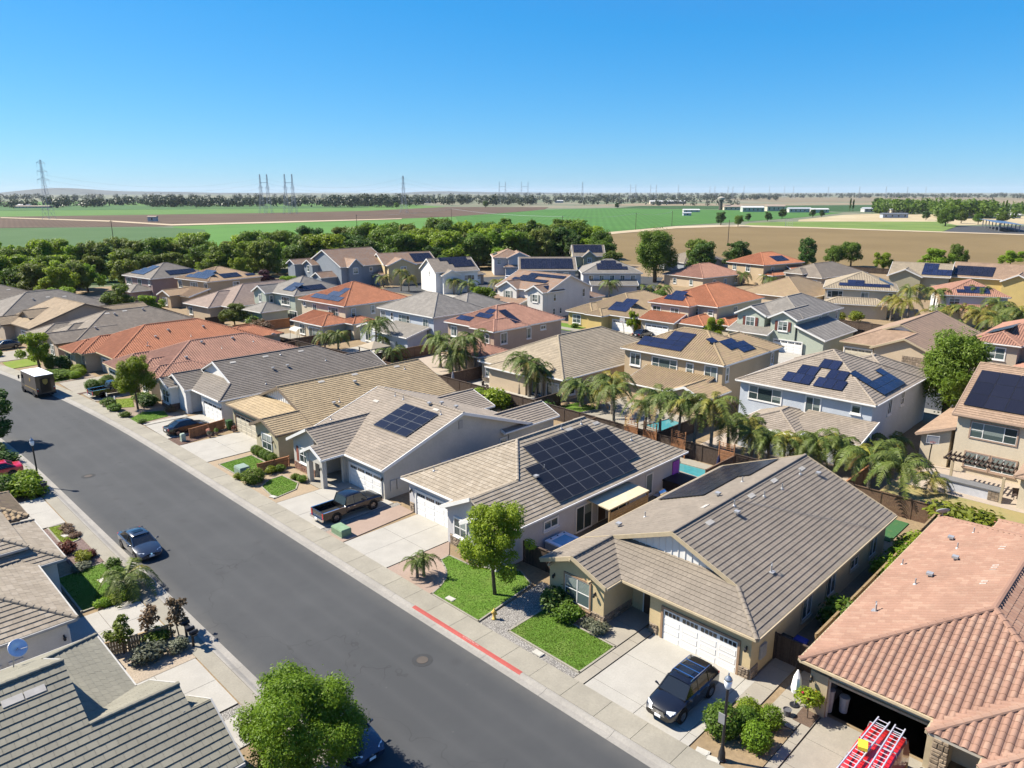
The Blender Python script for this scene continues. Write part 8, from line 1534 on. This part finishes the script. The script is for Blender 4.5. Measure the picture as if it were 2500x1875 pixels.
PA = pylon_mesh(48, 9); PB = pylon_mesh(46, 7, 1); PC = pylon_mesh(48, 9)
for v in PC.vertices: v.co.x *= .8; v.co.y *= .8
def pylon(label, px, d, me, s=1, rz=.6):
    x, y = pix(px, d); o = empty('power_pylon', (x, y, -.2), rz, label, 'pylon', 'power pylons'); mesh_obj('lattice', me, None, o, scale=(s, s, s))
    return o
pylon('lattice pylon nearest the camera at the far left', 110, 888, PC, 1.2); pylon('single pylon over the brown field in the middle', 985, 990, PA, .98)
tw = [(637, 654, 1010), (697, 715, 985), (1219, 1234, 1616), (1273, 1289, 1640), (1539, 1552, 2250), (1588, 1602, 2300), (1733, 1745, 2900), (1777, 1789, 3000)]
for i, (a, b, d) in enumerate(tw):
    for px, s in ((a, 'left'), (b, 'right')): pylon('%s mast of the %s twin pylon from the left' % (s, ('first', 'second', 'third', 'fourth', 'fifth', 'sixth', 'seventh', 'eighth')[i]), px, d, PB, 1.05, .75)
    x0, y0 = pix(a, d); x1, y1 = pix(b, d); tag(MB().tube([(0, 0, 38), (x1 - x0, y1 - y0, 38)], .25, 4).build('pylon_crossbeam', MATS['pylon_steel'], None, loc=(x0, y0, 0)), 'cross beam joining the %s twin pylon from the left' % ('first', 'second', 'third', 'fourth', 'fifth', 'sixth', 'seventh', 'eighth')[i], 'cross beam', 'twin pylon beams')
for i, (px, d) in enumerate(((1422, 1830), (1656, 2500), (1816, 3000), (1878, 3300), (1915, 3400), (1937, 3400), (2022, 3700), (2098, 3500), (2163, 3600), (2215, 3900), (2260, 3900))): pylon('distant single pylon on the horizon, number %s from the left' % ('one', 'two', 'three', 'four', 'five', 'six', 'seven', 'eight', 'nine', 'ten', 'eleven')[i], px, d, PA, 1.05)
# low hills on the horizon
for nm, p0, p1, d, hh, sd in (('hills', -400, 700, 9000, 88, 3), ('hills', 500, 1500, 9500, 60, 8)):
    q = random.Random(sd); v = []; n = 60
    for i in range(n + 1):
        x, y = pix(p0 + (p1 - p0) * i / n, d); t = i / n; z = hh * (.35 + .4 * math.sin(t * 9 + sd) * math.sin(t * 3.7) + .25 * math.sin(t * 23 + sd) * .4) * math.sin(math.pi * min(1, max(0, t))) ** .5; x2, y2 = pix(p0 + (p1 - p0) * i / n, d + 900); v += [(x, y, -5), (x2, y2, max(4, z)), (x2 * 1.2, y2 * 1.2, -5)]
    tag(MB().mesh(v, [(3 * i + k, 3 * i + 3 + k, 3 * i + 4 + k, 3 * i + 1 + k) for i in range(n) for k in (0, 1)]).build(nm, M('hill_grass', (.11, .12, .1), .95, .2, .002)), kind='structure')
# wires between the big pylons and the wooden pole line
WIRE = M('wire', (.3, .32, .34), .6)
def wire(a, b, sag, r=.05, n=14): return [(a[0] + (b[0] - a[0]) * t / n, a[1] + (b[1] - a[1]) * t / n, a[2] + (b[2] - a[2]) * t / n - sag * 4 * (t / n) * (1 - t / n)) for t in range(n + 1)]
mb = MB(); seq = [(110, 888), (645, 1000), (985, 990), (1226, 1616), (1422, 1830)]
for (a, d0), (b, d1) in zip(seq[:-1], seq[1:]):
    p, q_ = pix(a, d0), pix(b, d1)
    for z, o_ in ((32, 0), (38, 3), (44, -3)): mb.tube(wire((p[0], p[1], z + o_ * .2), (q_[0], q_[1], z), 12), .06, 3)
tag(mb.build('power_lines', WIRE), 'sagging high voltage lines between the pylons', 'power lines', None, 'stuff')
poles = [(142, 463, 11), (301, 454, 11), (458, 533, 12), (361, 312, 12), (451, 319, 12), (345, 187, 13), (516, 330, 12)]
for i, (x, y, h) in enumerate(poles):
    o = empty('utility_pole', (x, y, -.1), .5, 'wooden utility pole %s' % ('on the left green field', 'above the middle of the tree belt', 'right of the tree belt', 'in the bright green field, left', 'in the bright green field, centre', 'tall brown one in the tilled field', 'at the field gate')[i], 'utility pole', 'wooden utility poles'); MB().tube([(0, 0, 0), (0, 0, h)], [.2, .14], 7).build('pole', M('pole_wood', (.12, .085, .06), .9), o); MB().box(-1.3, 1.3, -.06, .06, h - .8, h - .65).build('crossarm', MATS['pole_wood'], o)
mb = MB()
for a, b in ((2, 3), (3, 4), (4, 6), (1, 2)):
    for dx in (-1.2, 0, 1.2): mb.tube(wire((poles[a][0] + dx, poles[a][1], poles[a][2] - .6), (poles[b][0] + dx, poles[b][1], poles[b][2] - .6), 1.6), .03, 3)
tag(mb.build('pole_lines', WIRE), 'thin lines strung between the wooden poles', 'power lines', None, 'stuff')
def shed_(label, px, d, w, dp, h, wall, roofc, rz=None, p=.3, name='farm_building'):
    x, y = pix(px, d); o = empty(name, (x, y, -.2), rz if rz is not None else AX - R(90), label, 'building', 'farm buildings'); a, b = w / 2, dp / 2
    MB().mesh([(-a, -b, 0), (a, -b, 0), (a, b, 0), (-a, b, 0), (-a, -b, h), (a, -b, h), (a, b, h), (-a, b, h), (-a, 0, h + b * p), (a, 0, h + b * p)], [(0, 1, 5, 4), (1, 2, 6, 9, 5), (2, 3, 7, 6), (3, 0, 4, 8, 7)]).build('wall', M(*wall, .9), o)
    r = MB().mesh([(-a - .4, -b - .5, h - .1), (a + .4, -b - .5, h - .1), (a + .4, b + .5, h - .1), (-a - .4, b + .5, h - .1), (-a - .4, 0, h + b * p + .1), (a + .4, 0, h + b * p + .1), (-a - .4, -b - .5, h - .3), (a + .4, -b - .5, h - .3), (a + .4, b + .5, h - .3), (-a - .4, b + .5, h - .3)], [(0, 1, 5, 4), (2, 3, 4, 5), (6, 7, 1, 0), (8, 9, 3, 2), (0, 4, 3, 9, 6), (1, 7, 8, 2, 5)]); r.build('roof', M(*roofc, .8), o)
    k = max(1, int(w / 6))
    for i in range(k): MB().box(-a + w * (i + .5) / k - .7, -a + w * (i + .5) / k + .7, -b - .04, -b, h * .3, h * .75).build('window', MATS['glass_dark'], o)
WH_, TN_, GR_ = ('farm_white', (.42, .41, .39)), ('farm_tan', (.45, .39, .31)), ('farm_grey', (.33, .36, .4)); RW, RG, RB = ('roof_white', (.42, .42, .41)), ('roof_grey', (.3, .32, .34)), ('roof_brown', (.25, .2, .16))
for a in (('long pale grey shed on the dry grass', 2190, 900, 27, 7, 4, GR_, ('roof_slate', (.1, .11, .13))), ('white farmhouse beside the round tree', 2128, 1150, 19, 12, 4.5, WH_, RG), ('low white shed left of the dry grass', 2005, 1080, 22, 9, 4.5, WH_, RW), ('wide white barn behind the green field', 1955, 1090, 30, 10, 5, WH_, RG), ('tan warehouse beyond the green field', 1895, 1150, 26, 14, 7, TN_, RB), ('pale greenhouse block beyond the green field', 1840, 1100, 30, 12, 6, ('farm_green', (.35, .38, .33)), RW), ('long white low roof before the orchard', 1690, 1060, 22, 8, 3, WH_, RW), ('long tan store far beyond the fields', 1610, 1750, 42, 15, 6, TN_, RW), ('dark long barn far beyond the fields', 1650, 1780, 46, 14, 6, ('farm_dark', (.15, .14, .13)), RW), ('tan industrial hall on the right', 2100 - 310, 1200, 28, 16, 5, TN_, RB), ('small white house at the far left road', 495, 1620, 18, 10, 5, WH_, RW), ('second white house at the far left road', 545, 1600, 18, 9, 5, TN_, RW), ('white house far left before the wood', 55, 1560, 20, 9, 5, WH_, RW), ('tan low building far left', 75, 1540, 60, 8, 3, TN_, RB), ('white farm cluster roof in the middle distance', 1040, 1900, 24, 10, 5, WH_, RW), ('pale shed in the middle distance', 1365, 1950, 22, 10, 5, WH_, RW), ('tiny pump house on the brown field', 365, 775, 8, 4, 4.5, WH_, RB), ('cream house right of the farmhouse', 2195, 1060, 18, 10, 5, TN_, RG), ('brown roofed house at the right grove', 2365, 980, 28, 10, 4, TN_, RB), ('low long tan building at far right', 2395, 930, 34, 8, 3.5, ('farm_sand', (.5, .43, .3)), RB), ('white caravan row at far right', 2470, 950, 24, 6, 3.5, WH_, RW), ('grey shed at the gate', 1740 - 60, 900, 9, 6, 3, GR_, RG)): shed_(*a)
def canopy():
    x, y = pix(2455, 655); o = empty('solar_parking_canopy', (x, y, 0), R(20), 'large solar canopy over the car park at the right edge', 'canopy'); m = M('canopy_steel', (.35, .36, .38), .6)
    for i in range(6):
        for j in (0, 1): MB().box(-38 + i * 15 - .3, -38 + i * 15 + .3, -6 + j * 12 - .3, -6 + j * 12 + .3, 0, 4.6 + j).build('post', m, o)
    for i in range(20):
        for j in range(3): MB().mesh([(-42 + i * 4.2 + .05, -9 + j * 6 + .05, 4.6 + j * .5), (-42 + i * 4.2 + 4.15, -9 + j * 6 + .05, 4.6 + j * .5), (-42 + i * 4.2 + 4.15, -9 + j * 6 + 5.95, 5.1 + j * .5), (-42 + i * 4.2 + .05, -9 + j * 6 + 5.95, 5.1 + j * .5)], [(0, 1, 2, 3)]).build('solar_panel', M('canopy_panel', (.1, .13, .2), .3), o)
canopy()
o = empty('baseball_backstop', (*pix(1925, 628), 0), R(40), 'mesh baseball backstop on the park lawn', 'backstop')
for i in range(7): MB().tube([(-9 + i * 3, abs(i - 3) * -.9, 0), (-9 + i * 3, abs(i - 3) * -.9, 6)], .08, 5).build('post', MATS['galv'], o)
for z in (.5, 2, 3.5, 5, 6): MB().tube([(-9 + i * 3, abs(i - 3) * -.9, z) for i in range(7)], .04, 4).build('rail', MATS['galv'], o)
o = empty('water_tower', (*pix(1762, 1200), 0), 0, 'stout dark water tower beyond the green field', 'tower'); MB().lathe([(3, 0), (2.6, 12), (2.6, 15)], 10).build('stem', M('tower_dark', (.12, .11, .09), .9), o); MB().lathe([(5, 15), (5.5, 15.4), (5.5, 18), (1, 20)], 12).build('tank', M('tower_tan', (.4, .37, .32), .8), o)
# ------------------------------------------------------------------ air
hz = MB().box(-2500, 14000, -2500, 14000, -6.3, 100).build('haze', None or M('haze_tmp')); hz.data.materials.clear()
hm = bpy.data.materials.new('haze_air'); hm.use_nodes = True; n = hm.node_tree; n.nodes.clear()
ho = n.nodes.new('ShaderNodeOutputMaterial'); hv = n.nodes.new('ShaderNodeVolumePrincipled'); hv.inputs['Color'].default_value = (.8, .88, 1, 1); hv.inputs['Density'].default_value = .00003; hv.inputs['Anisotropy'].default_value = 0.
n.links.new(hv.outputs[0], ho.inputs['Volume']); hz.data.materials.append(hm); tag(hz, kind='stuff')
